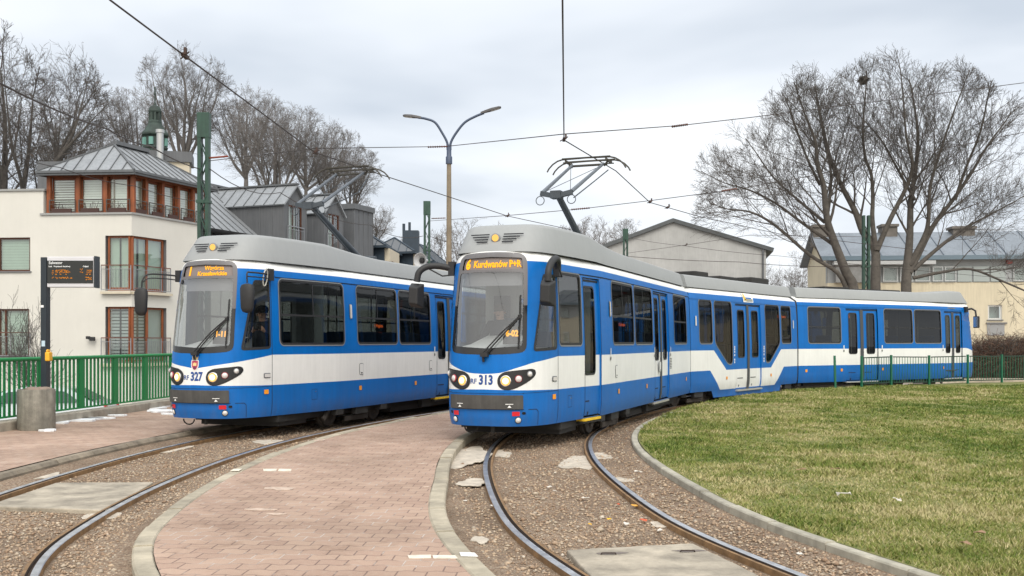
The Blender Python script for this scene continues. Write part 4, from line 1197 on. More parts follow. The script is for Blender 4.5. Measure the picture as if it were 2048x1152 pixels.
    # mirrors
    if variant == 'door':
        for sg, arm, hp in ((1, [(.86,-.02,2.72),(.90,-.10,2.84),(.94,-.34,2.87),(.97,-.62,2.80),(.97,-.78,2.66),(.97,-.80,2.50)], (.955,-.80,2.33)), (-1, [(-.80,-.28,2.76),(-.98,-.36,2.80),(-1.16,-.45,2.79),(-1.27,-.52,2.70),(-1.30,-.54,2.55)], (-1.31,-.55,2.34))):
            mb = MB(); p_ = catmull(arm, 5); mb.tube([tuple(q) for q in p_], .052, 12); mb.box(arm[0], (.10, .12, .22)); mb.tube([(arm[0][0], arm[0][1], arm[0][2]-.1), (arm[0][0]*1.0+sg*.12, arm[0][1]-.12, arm[0][2]-.12), (arm[2][0], arm[2][1], arm[2][2]-.02)], .012, 6)
            ar = mb.build('mirror_arm', m_rubber, root, True, angle=45)
            h = MB(); x, y, z = hp
            pr = [(-.12,-.19),(.12,-.22),(.135,.18),(-.105,.20)]
            vs = [(x+a, y+.04, z+b) for a, b in pr]+[(x+a*.62, y-.13, z+b*.66-.01) for a, b in pr]
            h.add(vs, [(0,1,2,3),(7,6,5,4),(0,4,5,1),(1,5,6,2),(2,6,7,3),(3,7,4,0)]); h.build('wing_mirror', m_rubber, root, bevel=.02)
    else:
        for sg, arm, hp in ((1, [(.86,-.06,2.74),(.90,-.30,2.745),(.93,-.70,2.74),(.94,-.83,2.72),(.94,-.83,2.56)], (.94,-.83,2.32)), (-1, [(-.84,-.25,2.74),(-1.0,-.5,2.76),(-1.12,-.72,2.75),(-1.17,-.8,2.66),(-1.18,-.82,2.5)], (-1.18,-.83,2.29))):
            mb = MB(); p_ = catmull(arm, 5); mb.tube([tuple(q) for q in p_], .014, 8); mb.tube([(q[0], q[1], q[2]-.07) for q in p_[:len(p_)*3//4]], .010, 8); mb.box(arm[0], (.10, .12, .2))
            if sg > 0:
                lp_ = [(.88+.02*math.sin(q), -.22+.06*math.cos(q)-.0, 2.68+.14*math.sin(q)) for q in np.linspace(0, 2*PI, 15)]; mb.tube(lp_, .010, 6, 1)
            mb.build('mirror_arm', [m_rubber, M('cable_grey', (.5,.49,.44), .6)], root, True, angle=45)
            h = MB(); x, y, z = hp
            h.lathe([(.03,-.25),(.09,-.23),(.125,-.17),(.135,0),(.14,.15),(.11,.21),(.03,.23)], (0,0,0), 16)
            h.v = [(x+a*.92, y+b*.55, z+c_) for a, b, c_ in h.v]; h.build('wing_mirror', m_rubber, root, True, angle=50)
    # roof cover, pantograph, underframe, bogies
    top = lambda t: float(np.interp(t, [-1, 1.3, 1.9, 2.6, 3.2, 4.0, 20], [3.44, 3.445, 3.44, 3.39, 3.345, 3.315, 3.30]))
    roof_fairing(root, FR, -.60, 10.0, top, True)
    pantograph(root, FR, 0.0 if variant == 'door' else -.45)
    mb = MB(); mb.box((0, 5.0, .33), (1.7, 9.6, .24)); mb.box((0, .75, .25), (1.6, .9, .24)); mb.box((0, 5.6, .22), (1.7, 2.2, .22)); mb.box((0, 8.6, .22), (1.6, 1.8, .2)); mb.box((.8, 6.6, .24), (.3, 1.5, .2)); mb.box((-.8, 6.6, .24), (.3, 1.5, .2))
    ring = [(-.3+.11*math.cos(q), -.70, .30+.09*math.sin(q)) for q in np.linspace(PI, 2*PI, 9)]; mb.tube(ring, .012, 6); mb.tube([(.06,-.72,.34),(.06,-.72,.22)], .03, 8)
    mb.build('underframe', m_dark, root)
    bogie(root, FR, 2.9)
    for a, b, sgl in doors:
        k = Skin(); k.patch(S, [(a, .285), (b, .285), (b, .33), (a, .33)], 0, .0); P0 = S.P(np.array([a, b]), np.array([.335, .335]))
        mb = MB(); mb.bar(Vector(P0[0])+Vector((-.06,0,-.03)), Vector(P0[1])+Vector((-.06,0,-.03)), .18, .04, 0 if (sgl or variant != 'door') else 1); mb.bar(Vector(P0[0])+Vector((-.06,0,-.07)), Vector(P0[1])+Vector((-.06,0,-.07)), .15, .035, 2)
        mb.build('door_step', [m_yellow, M('step_aluminium', (.5,.49,.45), .4, metal=.5), m_dark], root)
    # ---------------- middle section
    ph1 = math.radians(15.5); gap = .09
    o2 = Vector((HW-HW*math.cos(ph1), 10.1+HW*math.sin(ph1)+gap*.5, 0)); MD = (tuple(o2), -ph1)
    LM = 7.4
    upm = lambda u: float(np.interp(u, [-1,1.35,2.14,5.26,6.05,20], [1.377,1.377,.855,.855,1.377,1.377]))
    lom = lambda u: float(np.interp(u, [-1,1.13,1.80,5.60,6.27,20], [.86,.86,.34,.34,.86,.86]))
    pm = mk_paint(upm, lom)
    xsP = [0,1.13,1.35,1.8,2.14,5.26,5.6,6.05,6.27,LM]
    for sg in (1, -1):
        Sd = SideShell(sg)
        outer = [(0,Z0),(1.28,Z0),(1.40,.15),(6.0,.15),(6.12,Z0),(LM,Z0),(LM,ZROOF),(0,ZROOF)]
        lines = [[(u, upm(u)) for u in xsP], [(u, lom(u)) for u in xsP], [(0,2.83),(LM,2.83)]]
        w1 = [rr(.52,1.27,1.57,2.655,.09), rr(6.12,6.88,1.57,2.655,.09)]
        w2 = [round_poly([(1.45,2.655),(1.45,1.57),(2.25,1.02),(2.52,1.02),(2.52,2.655)], .12, 4), round_poly([(LM-1.45,2.655),(LM-1.45,1.57),(LM-2.25,1.02),(LM-2.52,1.02),(LM-2.52,2.655)], .12, 4)]
        dr = (2.80, 4.55) if sg > 0 else None
        hl = w1+w2+([[(dr[0],.30),(dr[1],.30),(dr[1],2.64),(dr[0],2.64)]] if dr else [])
        k = Skin(); k.patch(Sd, outer, 0, 0, hl, lines, np.arange(.3, LM, .4), GZ, pm, .2, .15)
        b_ = k.build('body_section', [m_blue, m_white, m_dark], root, *MD)
        for lp in w1+w2:
            us = [p[0] for p in lp]; window_part(Sd, lp, root, *MD, bars=[((min(us)+max(us))/2-.012, (min(us)+max(us))/2+.012, 2.1, 2.65)])
        if dr:
            door_part(Sd, dr[0], dr[1], root, *MD, pm, zb=.31, zt=2.64, pane_z=(1.18, 2.46))
            mb = MB(); mb.box((HW-.05, 3.67, .28), (.16, 1.75, .04)); mb.build('door_step', M('step_aluminium', (.5,.49,.45)), root, False, *MD)
            k = Skin()
            for u in (2.66, 4.72):
                for z in (1.46, 1.40, 1.33, 1.24, 1.12, 1.05): k.patch(Sd, rr(u-.03, u+.03, z-.026, z+.026, .008, 2), 0, .006)
            k.build('door_button', [m_whitemark], root, *MD)
            for u in (2.15, 5.25):
                k = Skin(); k.patch(Sd, rr(u-.045, u+.045, .60, .68, .01, 2), 0, .01); k.build('side_marker', m_amber, root, *MD)
            for u in (.30, 7.06):
                k = Skin(); k.patch(Sd, rr(u-.035, u+.035, 2.0, 2.25, .02, 2), 0, .02); k.build('side_lamp', m_lens, root, *MD)
            k = Skin(); k.patch(Sd, rr(3.35,4.05,2.69,2.93,.01,2), 0, .016, gz=[2.75,2.8,2.85,2.9], step=.05); k.text(Sd, 'A', 3.50, 2.81, .25, 1, .022, .012)
            k.patch(Sd, [(3.58,2.72),(4.0,2.72),(4.0,2.79),(3.58,2.79)], 2, .02, gz=[2.75], step=.05); k.build('ticket_sticker', [m_whitemark, m_yellow, M('sticker_grey', (.3,.3,.28), .6)], root, *MD)
            k = Skin(); k.text(Sd, '6 Kurdwanów' if variant == 'door' else '1 Wzgórza', 6.5, 2.36, .12, 0, -.12, .004); k.build('side_display', m_ledred, root, *MD)
        k = Skin(); k.patch(Sd, [(0,2.675),(LM,2.675),(LM,2.70),(0,2.70)], 0, .012, step=.5); k.build('rain_gutter', m_blue, root, *MD)
    mb = MB(); mb.box((0, LM/2, ZROOF-.015), (2*(HW-.36), LM, .03), 0); mb.box((0, LM/2, .27), (1.9, 4.4, .2), 1); mb.build('roof_panel', [m_white, m_dark], root, False, *MD)
    mb = MB(); mb.box((0, .65, .42), (1.8, 1.1, .14)); mb.box((0, LM-.65, .42), (1.8, 1.1, .14)); mb.build('underframe', m_dark, root, False, *MD)
    section_interior(root, MD, .05, LM-.05, .36, [.9, 2.0, 5.4, 6.5])
    roof_fairing(root, MD, .10, LM-.10, lambda t: 3.30)
    mb = MB(); mb.box((.2, 1.5, 3.36), (1.0, .8, .16)); mb.box((.3, 3.1, 3.34), (.9, 1.1, .10)); mb.box((.1, 5.6, 3.38), (1.1, 1.3, .2)); mb.build('roof_equipment', m_dark, root, False, *MD, bevel=.03)
    # ---------------- rear section (the same end, turned round)
    ph2 = math.radians(21.3); tot = ph1+ph2
    c1, s1 = math.cos(ph1), math.sin(ph1)
    def m2(x, y): return (o2.x+x*c1+y*s1, o2.y-x*s1+y*c1)
    J = m2(HW, LM+gap)
    LR = 9.0
    ct, st_ = math.cos(tot), math.sin(tot)
    # origin at the nose seam of the rear end; its local +t runs forward, so turn by pi
    ox, oy = J[0]-HW*ct+LR*st_, J[1]+HW*st_+LR*ct
    RE = ((ox, oy, 0), -tot+PI)
    class RearShell(NoseShell): pass
    S3 = RearShell(); UEr = u_of_t(LR)
    # on this shell the visible side is u < 0
    p3 = mk_paint(lambda u: float(np.interp(abs(u), [0, US, 30], [1.155,1.377,1.377])), lower)
    V = lambda a, b: (-u_of_t(LR-a), -u_of_t(LR-b))
    rw = [rr(*V(.47,1.97), 1.57,2.665,.08), rr(*V(4.16,5.62),1.57,2.665,.08), rr(*V(5.76,7.22),1.57,2.665,.08)]
    rd = [V(2.25,3.82), V(7.48,8.72)]
    ow = [rr(u_of_t(LR-b), u_of_t(LR-a), 1.57,2.665,.08) for a, b in ((.47,2.0),(2.3,3.9),(4.16,5.62),(5.76,7.22))]
    ul = np.concatenate([np.arange(-UEr, -US, 1.0), np.linspace(-US, US, 31), np.arange(US+.2, UEr, 1.0), [UEr]])
    lines = [[(u, float(np.interp(abs(u), [0, US, 30], [1.155,1.377,1.377]))) for u in ul], [(u, lower(u)) for u in ul], [(-UEr,2.83),(UEr,2.83)]]
    k = Skin(); k.patch(S3, [(-UEr,Z0),(UEr,Z0),(UEr,ZROOF),(-UEr,ZROOF)], 0, 0, rw+ow+[scr]+[[(a,.345),(b,.345),(b,2.67),(a,2.67)] for a, b in rd], lines, np.concatenate([np.linspace(-US-.4, US+.4, 40), np.arange(US+.6, UEr, .4), -np.arange(US+.6, UEr, .4)]), GZ, p3, .15, .15)
    cap_aa = np.concatenate([np.linspace(0, US+.4, 24), np.linspace(US+.6, UEr, 12)])
    for z, fl in ((ZROOF, False), (Z0, True)):
        Rr = S3.P(cap_aa, np.full(len(cap_aa), z)); Ll = S3.P(-cap_aa, np.full(len(cap_aa), z)); b = len(k.v); n = len(cap_aa)
        k.v.extend(map(tuple, Rr)); k.v.extend(map(tuple, Ll)); k.n.extend([(0,0,-1 if fl else 1)]*(2*n))
        for i in range(n-1): k.f.append((b+i,b+i+1,b+n+i+1,b+n+i) if not fl else (b+n+i,b+n+i+1,b+i+1,b+i)); k.m.append(2 if fl else 1)
    k.build('body_section', [m_blue, m_white, m_dark], root, *RE)
    k = Skin(); k.patch(S3, scr, 0, -.004, gu=np.linspace(-.6,.6,13), gz=np.linspace(1.5,2.9,9), step=.1); k.patch(S3, grow_loop(scr,.012), 1, .002, [inn], step=.1); k.build('rear_window', [m_side, m_black], root, *RE)
    for lp in rw+ow:
        us = [p[0] for p in lp]; a, b = min(us), max(us); window_part(S3, lp, root, *RE, bars=[(a, b, 2.05, 2.08)])
    for a, b in rd:
        door_part(S3, a, b, root, *RE, p3)
        P0 = S3.P(np.array([a, b]), np.array([.33, .33])); mb = MB(); mb.bar(Vector(P0[0])+Vector((.05,0,-.02)), Vector(P0[1])+Vector((.05,0,-.02)), .16, .04); mb.build('door_step', M('step_aluminium', (.5,.49,.45)), root, False, *RE)
    for a in (.35, 2.0, 4.05, 7.35):
        k = Skin(); u = -u_of_t(LR-a); k.patch(S3, rr(u-.045,u+.045,.66,.745,.01,2), 0, .01); k.build('side_marker', m_amber, root, *RE)
    for a in (2.1, 4.0, 7.32):
        k = Skin(); u = -u_of_t(LR-a); k.patch(S3, rr(u-.022,u+.022,1.37,1.49,.01,2), 0, .012); k.patch(S3, circ(u,1.31,.035,12), 1, .012); k.build('door_button', [m_whitemark, M('button_grey', (.16,.16,.15))], root, *RE)
    k = Skin(); a, b = -UEr, -u_of_t(.12); k.patch(S3, [(a,2.715),(b,2.715),(b,2.745),(a,2.745)], 0, .012, gu=np.arange(a+.3,b,.5), gz=[2.73], step=.3); k.build('rain_gutter', m_blue, root, *RE)
    k = Skin(); k.text(S3, '6' if variant == 'door' else '1', -u_of_t(LR-2.55), 2.42, .16, 0, -.12, .004); k.build('side_display', m_ledred, root, *RE)
    section_interior(root, RE, .8, LR-.05, .62, [1.9, 2.9, 3.9, 7.2, 8.1])
    roof_fairing(root, RE, -.60, LR-.1, lambda t: float(np.interp(t, [-1,1.0,1.6,2.2,20],[3.40,3.40,3.34,3.30,3.30])), True, lamp=False)
    mb = MB(); mb.box((0, LR/2-.2, .33), (1.7, LR-.6, .24)); mb.build('underframe', m_dark, root, False, *RE)
    bogie(root, RE, 2.9); bogie(root, MD, .6 - .0); bogie(root, MD, LM-.6)
    mb = MB(); mb.tube([(-.88,.0,2.75),(-1.0,-.12,2.78),(-1.12,-.16,2.7),(-1.14,-.17,2.5)], .035, 8); mb.box((-.87,.03,2.75), (.1,.12,.2)); mb.build('mirror_arm', m_rubber, root, True, *RE, angle=45)
    h = MB(); h.box((-1.15,-.17,2.3), (.22,.1,.42)); mo = h.build('wing_mirror', m_rubber, root, False, *RE, bevel=.03)
    h = MB(); h.box((-1.15,-.118,2.3), (.17,.006,.36)); h.build('mirror_glass', m_chrome, mo)
    mb = MB(); mb.box((0, 6.5, 3.34), (1.0, 1.2, .10)); mb.box((.1, 4.4, 3.33), (.8, 1.4, .08)); mb.tube([(.3,3.2,3.32),(.3,3.1,3.40),(.3,2.2,3.40),(.3,2.1,3.32)], .03, 6); mb.build('roof_equipment', m_dark, root, False, *RE, bevel=.02)
    # bellows between the sections
    def ring_at(secm, t, ins):
        pts = []
        for sg in (1, -1):
            zs_ = [.42,.8,1.5,2.2,2.7,2.85,2.93,3.0] if sg > 0 else [3.0,2.93,2.85,2.7,2.2,1.5,.8,.42]
            for z in zs_: pts.append(((HW-float(np.interp(z, ZI, IN))-ins)*sg, t, z))
        (ox_, oy_, _), rz_ = secm; c_, s_ = math.cos(rz_), math.sin(rz_)
        return [(ox_+x*c_-y*s_, oy_+x*s_+y*c_, z) for x, y, z in pts]
    for A, B in ((ring_at(FR, 9.95, .05), ring_at(MD, .15, .05)), (ring_at(MD, LM-.15, .05), [q for q in ring_at(RE, LR-.15, .05)])):
        if B is not None and abs(B[0][0]-A[0][0])+abs(B[0][1]-A[0][1]) > abs(B[-1][0]-A[0][0])+abs(B[-1][1]-A[0][1]): B = B[::-1]
        rows = []
        for i in range(9):
            f = i/8; e = -.05 if i % 2 else 0
            rows.append([(a[0]+(b[0]-a[0])*f, a[1]+(b[1]-a[1])*f, a[2]+(e if a[2] > 2.9 else 0)) for a, b in zip(A, B)]+[])
        rows = [r+[r[0]] for r in rows]
        mb = MB(); mb.grid(rows); mb.build('bellows', m_bellow, root, True)
    return root

TH = math.radians(20.2)
SEAM_R = Vector((.717, 15.96, 0)); OR = SEAM_R+Vector((-.87*math.cos(TH), .87*math.sin(TH), 0))
tram1 = build_tram('tram', OR, -TH, 'door', 'blue and white articulated tram on the right track, number 313, destination sign for line 6')
THL = math.radians(20.0)
SEAM_L = Vector((-4.10, 17.5, 0)); OL = SEAM_L+Vector((-.87*math.cos(THL), .87*math.sin(THL), 0))
tram2 = build_tram('tram', OL, -THL, 'plain', 'blue and white tram on the left track, number 327, destination sign for line 1')
# ================================================================== BUILDINGS, TREES, STREET FURNITURE
m_render = M('cream_render', (.63,.61,.555), .9, var=.05, vscale=.5, bump=.12, bscale=60, streak=.02)
m_render_dirty = M('grey_render', (.405,.405,.395), .92, var=.18, vscale=.35, bump=.1, bscale=40, streak=.10)
m_yellow_wall = M('yellow_render', (.62,.555,.41), .9, var=.06, vscale=.6, streak=.12)
m_cream_beige = M('beige_render', (.55,.49,.38), .9, var=.05)
m_zinc = M('zinc_roof', (.29,.305,.32), .5, var=.12, vscale=.8, streak=.2, metal=.25)
m_zinc_dark = M('zinc_dark', (.115,.122,.13), .55, var=.15, vscale=.8, streak=.15)
m_clad = M('zinc_cladding', (.115,.12,.128), .55, var=.12, vscale=.7, streak=.2)
m_blueclad = M('slate_blue_cladding', (.025,.04,.058), .6, var=.2)
m_wood = M('orange_timber', (.27,.075,.022), .55, var=.25, vscale=3, streak=.3)
m_wood_dark = M('brown_timber', (.085,.028,.013), .6, var=.2)
m_sill = M('sill_metal', (.16,.16,.165), .5)
m_railmetal = M('railing_metal', (.30,.31,.33), .45, metal=.4)
m_railred = M('handrail_brown', (.14,.055,.04), .55)
m_pane = GLASS('house_pane', (.80,.86,.83), .07, .45)
m_blind = M('blind_white', (.78,.78,.75), .7, var=.05)
m_blind_green = M('blind_green', (.42,.50,.43), .7, var=.05)
m_blind_grey = M('blind_grey', (.40,.44,.44), .7, var=.05)
m_room = M('dark_room', (.03,.032,.035), .9)
m_bark = M('bark', (.088,.078,.068), .95, var=.35, vscale=4, bump=.6, bscale=18)
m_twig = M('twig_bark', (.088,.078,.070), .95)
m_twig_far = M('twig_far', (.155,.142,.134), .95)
m_mast = M('mast_green', (.022,.066,.045), .5, var=.25, vscale=3, streak=.25)
m_fencegreen = M('fence_green', (.002,.20,.048), .5, var=.12, vscale=4)
m_fencedark = M('fence_dark_green', (.002,.16,.04), .55, var=.2)
m_copper = M('copper_green', (.032,.05,.042), .75, var=.5, vscale=1.5)
m_slate = M('slate_roof', (.19,.215,.245), .6, var=.2, vscale=1.2, streak=.2)
m_wire = M('wire_dark', (.035,.025,.022), .6)
m_porcelain = M('insulator_brown', (.11,.035,.02), .4)

class Frame:
    """local frame of a facade: a along the wall, b outward, z up"""
    def __init__(s, o, direction, outward):
        s.o = Vector((o[0], o[1], 0)); s.d = Vector((direction[0], direction[1], 0)).normalized()
        n = Vector((s.d.y, -s.d.x, 0)); s.n = n if n.dot(Vector((outward[0], outward[1], 0))) > 0 else -n
    def p(s, a, z, b=0.0): 
        q = s.o+s.d*a+s.n*b; return Vector((q.x, q.y, z))
    def box(s, mb, a0, a1, z0, z1, b0, b1, mi=0):
        c = s.p((a0+a1)/2, (z0+z1)/2, (b0+b1)/2)
        R = Matrix((s.d, s.n, Vector((0,0,1)))).transposed()
        mb.box(c, (abs(a1-a0), abs(b1-b0), abs(z1-z0)), mi, mat=R); 
        if R.determinant() < 0:
            for i in range(6): mb.f[-1-i] = mb.f[-1-i][::-1]
    def wall(s, mb, outer, holes, mi=0, depth=.18, mj=0):
        V, F, C = fill(outer, holes, (), (), (), 50)
        P = [s.p(a, z) for a, z in V]
        sw = s.d.cross(Vector((0,0,1))).dot(s.n) < 0
        mb.add(P, [tuple(int(i) for i in (q[::-1] if sw else q)) for q in F], mi)
        for h in holes:
            for i in range(len(h)):
                a, b = h[i], h[(i+1) % len(h)]
                mb.add([s.p(*a), s.p(*b), s.p(b[0], b[1], -depth), s.p(a[0], a[1], -depth)], [(0,1,2,3)], mj)
    def window(s, parent, a0, a1, z0, z1, depth=.14, frame=None, mull=(), trans=(), back=None, slats=0, fw=.07, sill=True, name='window', slat_mat=None):
        mb = MB(); f = frame or m_wood
        for (x0, x1, y0, y1) in [(a0,a0+fw,z0,z1),(a1-fw,a1,z0,z1),(a0+fw,a1-fw,z0,z0+fw),(a0+fw,a1-fw,z1-fw,z1)]+[(x-fw*.6,x+fw*.6,z0+fw,z1-fw) for x in mull]+[(a0+fw,a1-fw,y-fw*.4,y+fw*.4) for y in trans]:
            s.box(mb, x0, x1, y0, y1, -depth, -depth+.06)
        w_ = mb.build(name, f, parent)
        g = MB(); P = [s.p(a0, z0, -depth+.02), s.p(a1, z0, -depth+.02), s.p(a1, z1, -depth+.02), s.p(a0, z1, -depth+.02)]; g.add(P, [(0,1,2,3)]); g.build('pane', m_pane, w_)
        r = MB(); s.box(r, a0, a1, z0, z1, -depth-.35, -depth-.34); r.build('room_back', back or m_room, w_)
        if slats:
            q = MB(); h = (z1-z0)/slats
            for i in range(slats): s.box(q, a0+fw, a1-fw, z0+h*i, z0+h*(i+.94), -depth-.07, -depth-.06)
            q.build('blind', slat_mat or m_blind, w_)
        if sill:
            k = MB(); s.box(k, a0-.06, a1+.06, z0-.05, z0, -depth, .06); k.build('sill', m_sill, w_)
        return w_
    def railing(s, parent, a0, a1, z0, z1, b=.10, step=.115, top=m_railred, name='balcony_railing', bars=None):
        mb = MB()
        s.box(mb, a0, a1, z1-.04, z1, b-.02, b+.02, 1); s.box(mb, a0, a1, z1-.19, z1-.17, b-.01, b+.01, 0); s.box(mb, a0, a1, z0+.06, z0+.09, b-.012, b+.012, 0)
        n = max(2, int((a1-a0)/step))
        for i in range(n+1):
            a = a0+(a1-a0)*i/n; w_ = .03 if i in (0, n) or i % 7 == 0 else .011
            s.box(mb, a-w_/2, a+w_/2, z0+.07, z1-.19 if w_ < .02 else z1-.03, b-w_/2, b+w_/2, 0)
        return mb.build(name, [bars or m_railmetal, top], parent)

def roof_sheet(mb, P, mi=0, seams=0, th=.08, sm=1):
    """flat roof plane from four corners (eave0, eave1, ridge1, ridge0) with standing seams"""
    P = [Vector(p) for p in P]; n = (P[1]-P[0]).cross(P[3]-P[0]).normalized()
    if n.z < 0: n = -n
    vs = P+[p-n*th for p in P]
    fs = [(0,1,2,3),(7,6,5,4),(0,4,5,1),(1,5,6,2),(2,6,7,3),(3,7,4,0)]
    mb.add(vs, fs, mi)
    for i in range(1, seams):
        f = i/seams; a = P[0].lerp(P[1], f); b = P[3].lerp(P[2], f)
        mb.bar(a+n*.015, b+n*.015, .035, .05, sm, up=n)

# ---------------- cream apartment house at the left corner
C0 = Vector((-15.6, 42.0))
FA = Frame(C0, (-1, .085), (0, -1))          # front facade, runs left
FB = Frame(C0, (.365, .931), (1, 0))         # side facade, runs back to the right
ap = empty('apartment_house', (C0.x, C0.y, -1.15)); tag(ap, 'cream apartment house with corner windows and a timber rooftop room under a hip roof', 'house')
ap_l = Matrix.Translation((-C0.x, -C0.y, 1.15))
def own(o):            # children built in world space: move them under the house without shifting them
    o.matrix_parent_inverse = ap_l; return o
def houseparts(root, base, fn):
    n0 = set(bpy.data.objects)
    fn()
    inv = Matrix.Translation((-base[0], -base[1], -base[2]))
    for o in bpy.data.objects:
        if o not in n0 and o.parent is root: o.matrix_parent_inverse = inv
def build_ap():
    mb = MB()
    zl0, zl1, zu0, zu1 = .72, 3.04, 3.70, 5.96
    bayA, bayB = 1.12, 2.10
    hA = [[(4.35,4.52),(5.75,4.52),(5.75,5.92),(4.35,5.92)], [(4.40,1.0),(5.75,1.0),(5.75,2.96),(4.40,2.96)], [(7.6,4.52),(9.0,4.52),(9.0,5.92),(7.6,5.92)]]
    outA = [(0,-1.2),(14,-1.2),(14,7.85),(3.78,7.85),(3.78,6.84),(0,6.84),(0,zu1),(bayA,zu1),(bayA,zu0),(0,zu0),(0,zl1),(bayA,zl1),(bayA,zl0),(0,zl0)]
    FA.wall(mb, outA, hA)
    outB = [(0,-1.2),(13,-1.2),(13,5.9),(4.4,5.9),(4.4,6.84),(0,6.84),(0,zu1),(bayB,zu1),(bayB,zu0),(0,zu0),(0,zl1),(bayB,zl1),(bayB,zl0),(0,zl0)]
    FB.wall(mb, outB, [])
    # reveals and floors of the corner windows, terrace slab, back walls
    for z0, z1 in ((zl0, zl1), (zu0, zu1)):
        mb.add([FA.p(bayA,z0), FA.p(bayA,z1), FA.p(bayA,z1,-.3), FA.p(bayA,z0,-.3)], [(0,1,2,3)], 1); mb.add([FB.p(bayB,z0), FB.p(bayB,z1), FB.p(bayB,z1,-.3), FB.p(bayB,z0,-.3)], [(0,1,2,3)], 1)
        inner = (C0.x-.2, C0.y+.6)
        for z in (z0, z1): mb.add([FA.p(0,z), FA.p(bayA,z), FA.p(bayA,z,-.9), FB.p(bayB,z,-.9), FB.p(bayB,z)], [(0,1,2,3,4)], 1)
    top = [FA.p(0,6.80), FA.p(14,6.80), FA.p(14,6.80,-12), FB.p(13,6.80,-2), FB.p(13, 6.80)]
    mb.add([tuple(q) for q in top], [(0,1,2,3,4)], 1)
    mb.add([FA.p(3.78,6.8), FA.p(3.78,7.85), FA.p(3.78,7.85,-7), FA.p(3.78,6.8,-7)], [(0,1,2,3)], 0)
    mb.add([FA.p(3.78,7.83), FA.p(14,7.83), FA.p(14,7.83,-7), FA.p(3.78,7.83,-7)], [(0,1,2,3)], 1)
    mb.add([FA.p(14,-1.2), FA.p(14,7.85), FA.p(14,7.85,-12), FA.p(14,-1.2,-12)], [(0,1,2,3)], 0)
    mb.build('wall', [m_render, m_sill], ap)
    k = MB()
    FA.box(k, 3.70, 14.05, 7.84, 7.92, -.35, .07); FA.box(k, -.03, 3.9, 6.83, 6.91, -.3, .07); FB.box(k, -.05, 4.5, 6.832, 6.912, -.3, .07)
    k.build('coping', M('coping_grey', (.30,.30,.29), .6), ap)
    # corner windows: each a glazed corner with blinds and a railing
    for z0, z1, bl, ns in ((zu0, zu1, m_blind_green, 0), (zl0, zl1, m_blind_grey, 17)):
        mb = MB(); fw = .085; dp = -.10
        for x0, x1 in ((-.02,.10),(bayA-fw-.06,bayA-.06)): FA.box(mb, x0, x1, z0, z1, dp-.06, dp)
        FA.box(mb, .1, bayA-.14, z1-fw, z1, dp-.055, dp-.005); FA.box(mb, .1, bayA-.14, z0, z0+fw*1.6, dp-.055, dp-.005)
        for x0, x1 in ((0,.16),(.98,1.10),(bayB-fw-.06,bayB-.06)): FB.box(mb, x0, x1, z0, z1, dp-.07, dp-.01)
        FB.box(mb, .16, bayB-.14, z1-fw, z1, dp-.06, dp-.015); FB.box(mb, .16, bayB-.14, z0, z0+fw*1.6, dp-.06, dp-.015)
        w_ = mb.build('corner_window', m_wood, ap)
        g = MB(); g.add([FA.p(.05,z0,dp-.03), FA.p(bayA,z0,dp-.03), FA.p(bayA,z1,dp-.03), FA.p(.05,z1,dp-.03)], [(0,1,2,3)]); g.add([FB.p(.05,z0,dp-.04), FB.p(bayB,z0,dp-.04), FB.p(bayB,z1,dp-.04), FB.p(.05,z1,dp-.04)], [(0,1,2,3)]); g.build('pane', m_pane, w_)
        q = MB()
        if ns:
            h = (z1-z0)/ns
            for i in range(ns):
                FA.box(q, .08, bayA-.08, z0+h*i, z0+h*(i+.72), dp-.16, dp-.15); FB.box(q, .12, 1.0, z0+h*i, z0+h*(i+.72), dp-.16, dp-.15)
            FB.box(q, 1.08, bayB-.08, z0, z1, dp-.16, dp-.15)
        else:
            FA.box(q, .08, bayA-.08, z0, z1, dp-.16, dp-.15); FB.box(q, .12, bayB-.08, z0, z1, dp-.16, dp-.15)
        q.build('blind', bl, w_)
        r = MB(); FA.box(r, 0, bayA, z0, z1, -.62, -.6); FB.box(r, 0, bayB, z0, z1, -.62, -.6); r.build('room_back', m_room, w_)
        s_ = MB(); FA.box(s_, -.02, bayA+.14, z0-.14, z0-.04, -.1, .18); FB.box(s_, .0, bayB+.2, z0-.139, z0-.041, -.1, .18); s_.build('balcony_slab', m_cream_beige, w_)
        FA.railing(ap, -.02, bayA+.12, z0-.03, z0+1.06, .12); FB.railing(ap, .0, bayB+.12, z0-.032, z0+1.058, .12)
    for h, sl in ((hA[0], 12), (hA[1], 16), (hA[2], 10)):
        FA.window(ap, h[0][0], h[1][0], h[0][1], h[2][1], .12, m_wood_dark, mull=(h[1][0]-.30,) if h is not hA[0] else (), slats=sl, slat_mat=m_blind_green, sill=True)
    FA.railing(ap, 4.3, 5.85, .95, 2.0, .10)
    # rooftop room: timber posts, tall panes with striped blinds, zinc hip roof
    la, lb, z0, z1 = 3.62, 5.0, 6.92, 8.55
    mb = MB()
    posts_a = [.02, 1.18, 2.36, la]; posts_b = [.03, 1.03, 2.03, 3.03, 4.03, lb]
    for a in posts_a: FA.box(mb, a-.08, a+.08, z0, z1, -.26, -.10)
    for b in posts_b[1:]: FB.box(mb, b-.08, b+.08, z0, z1, -.26, -.10)
    FA.box(mb, -.1, la+.08, z1-.13, z1+.001, -.3, -.08); FB.box(mb, -.05, lb+.1, z1-.131, z1, -.3, -.079)
    room = mb.build('rooftop_room', m_wood, ap)
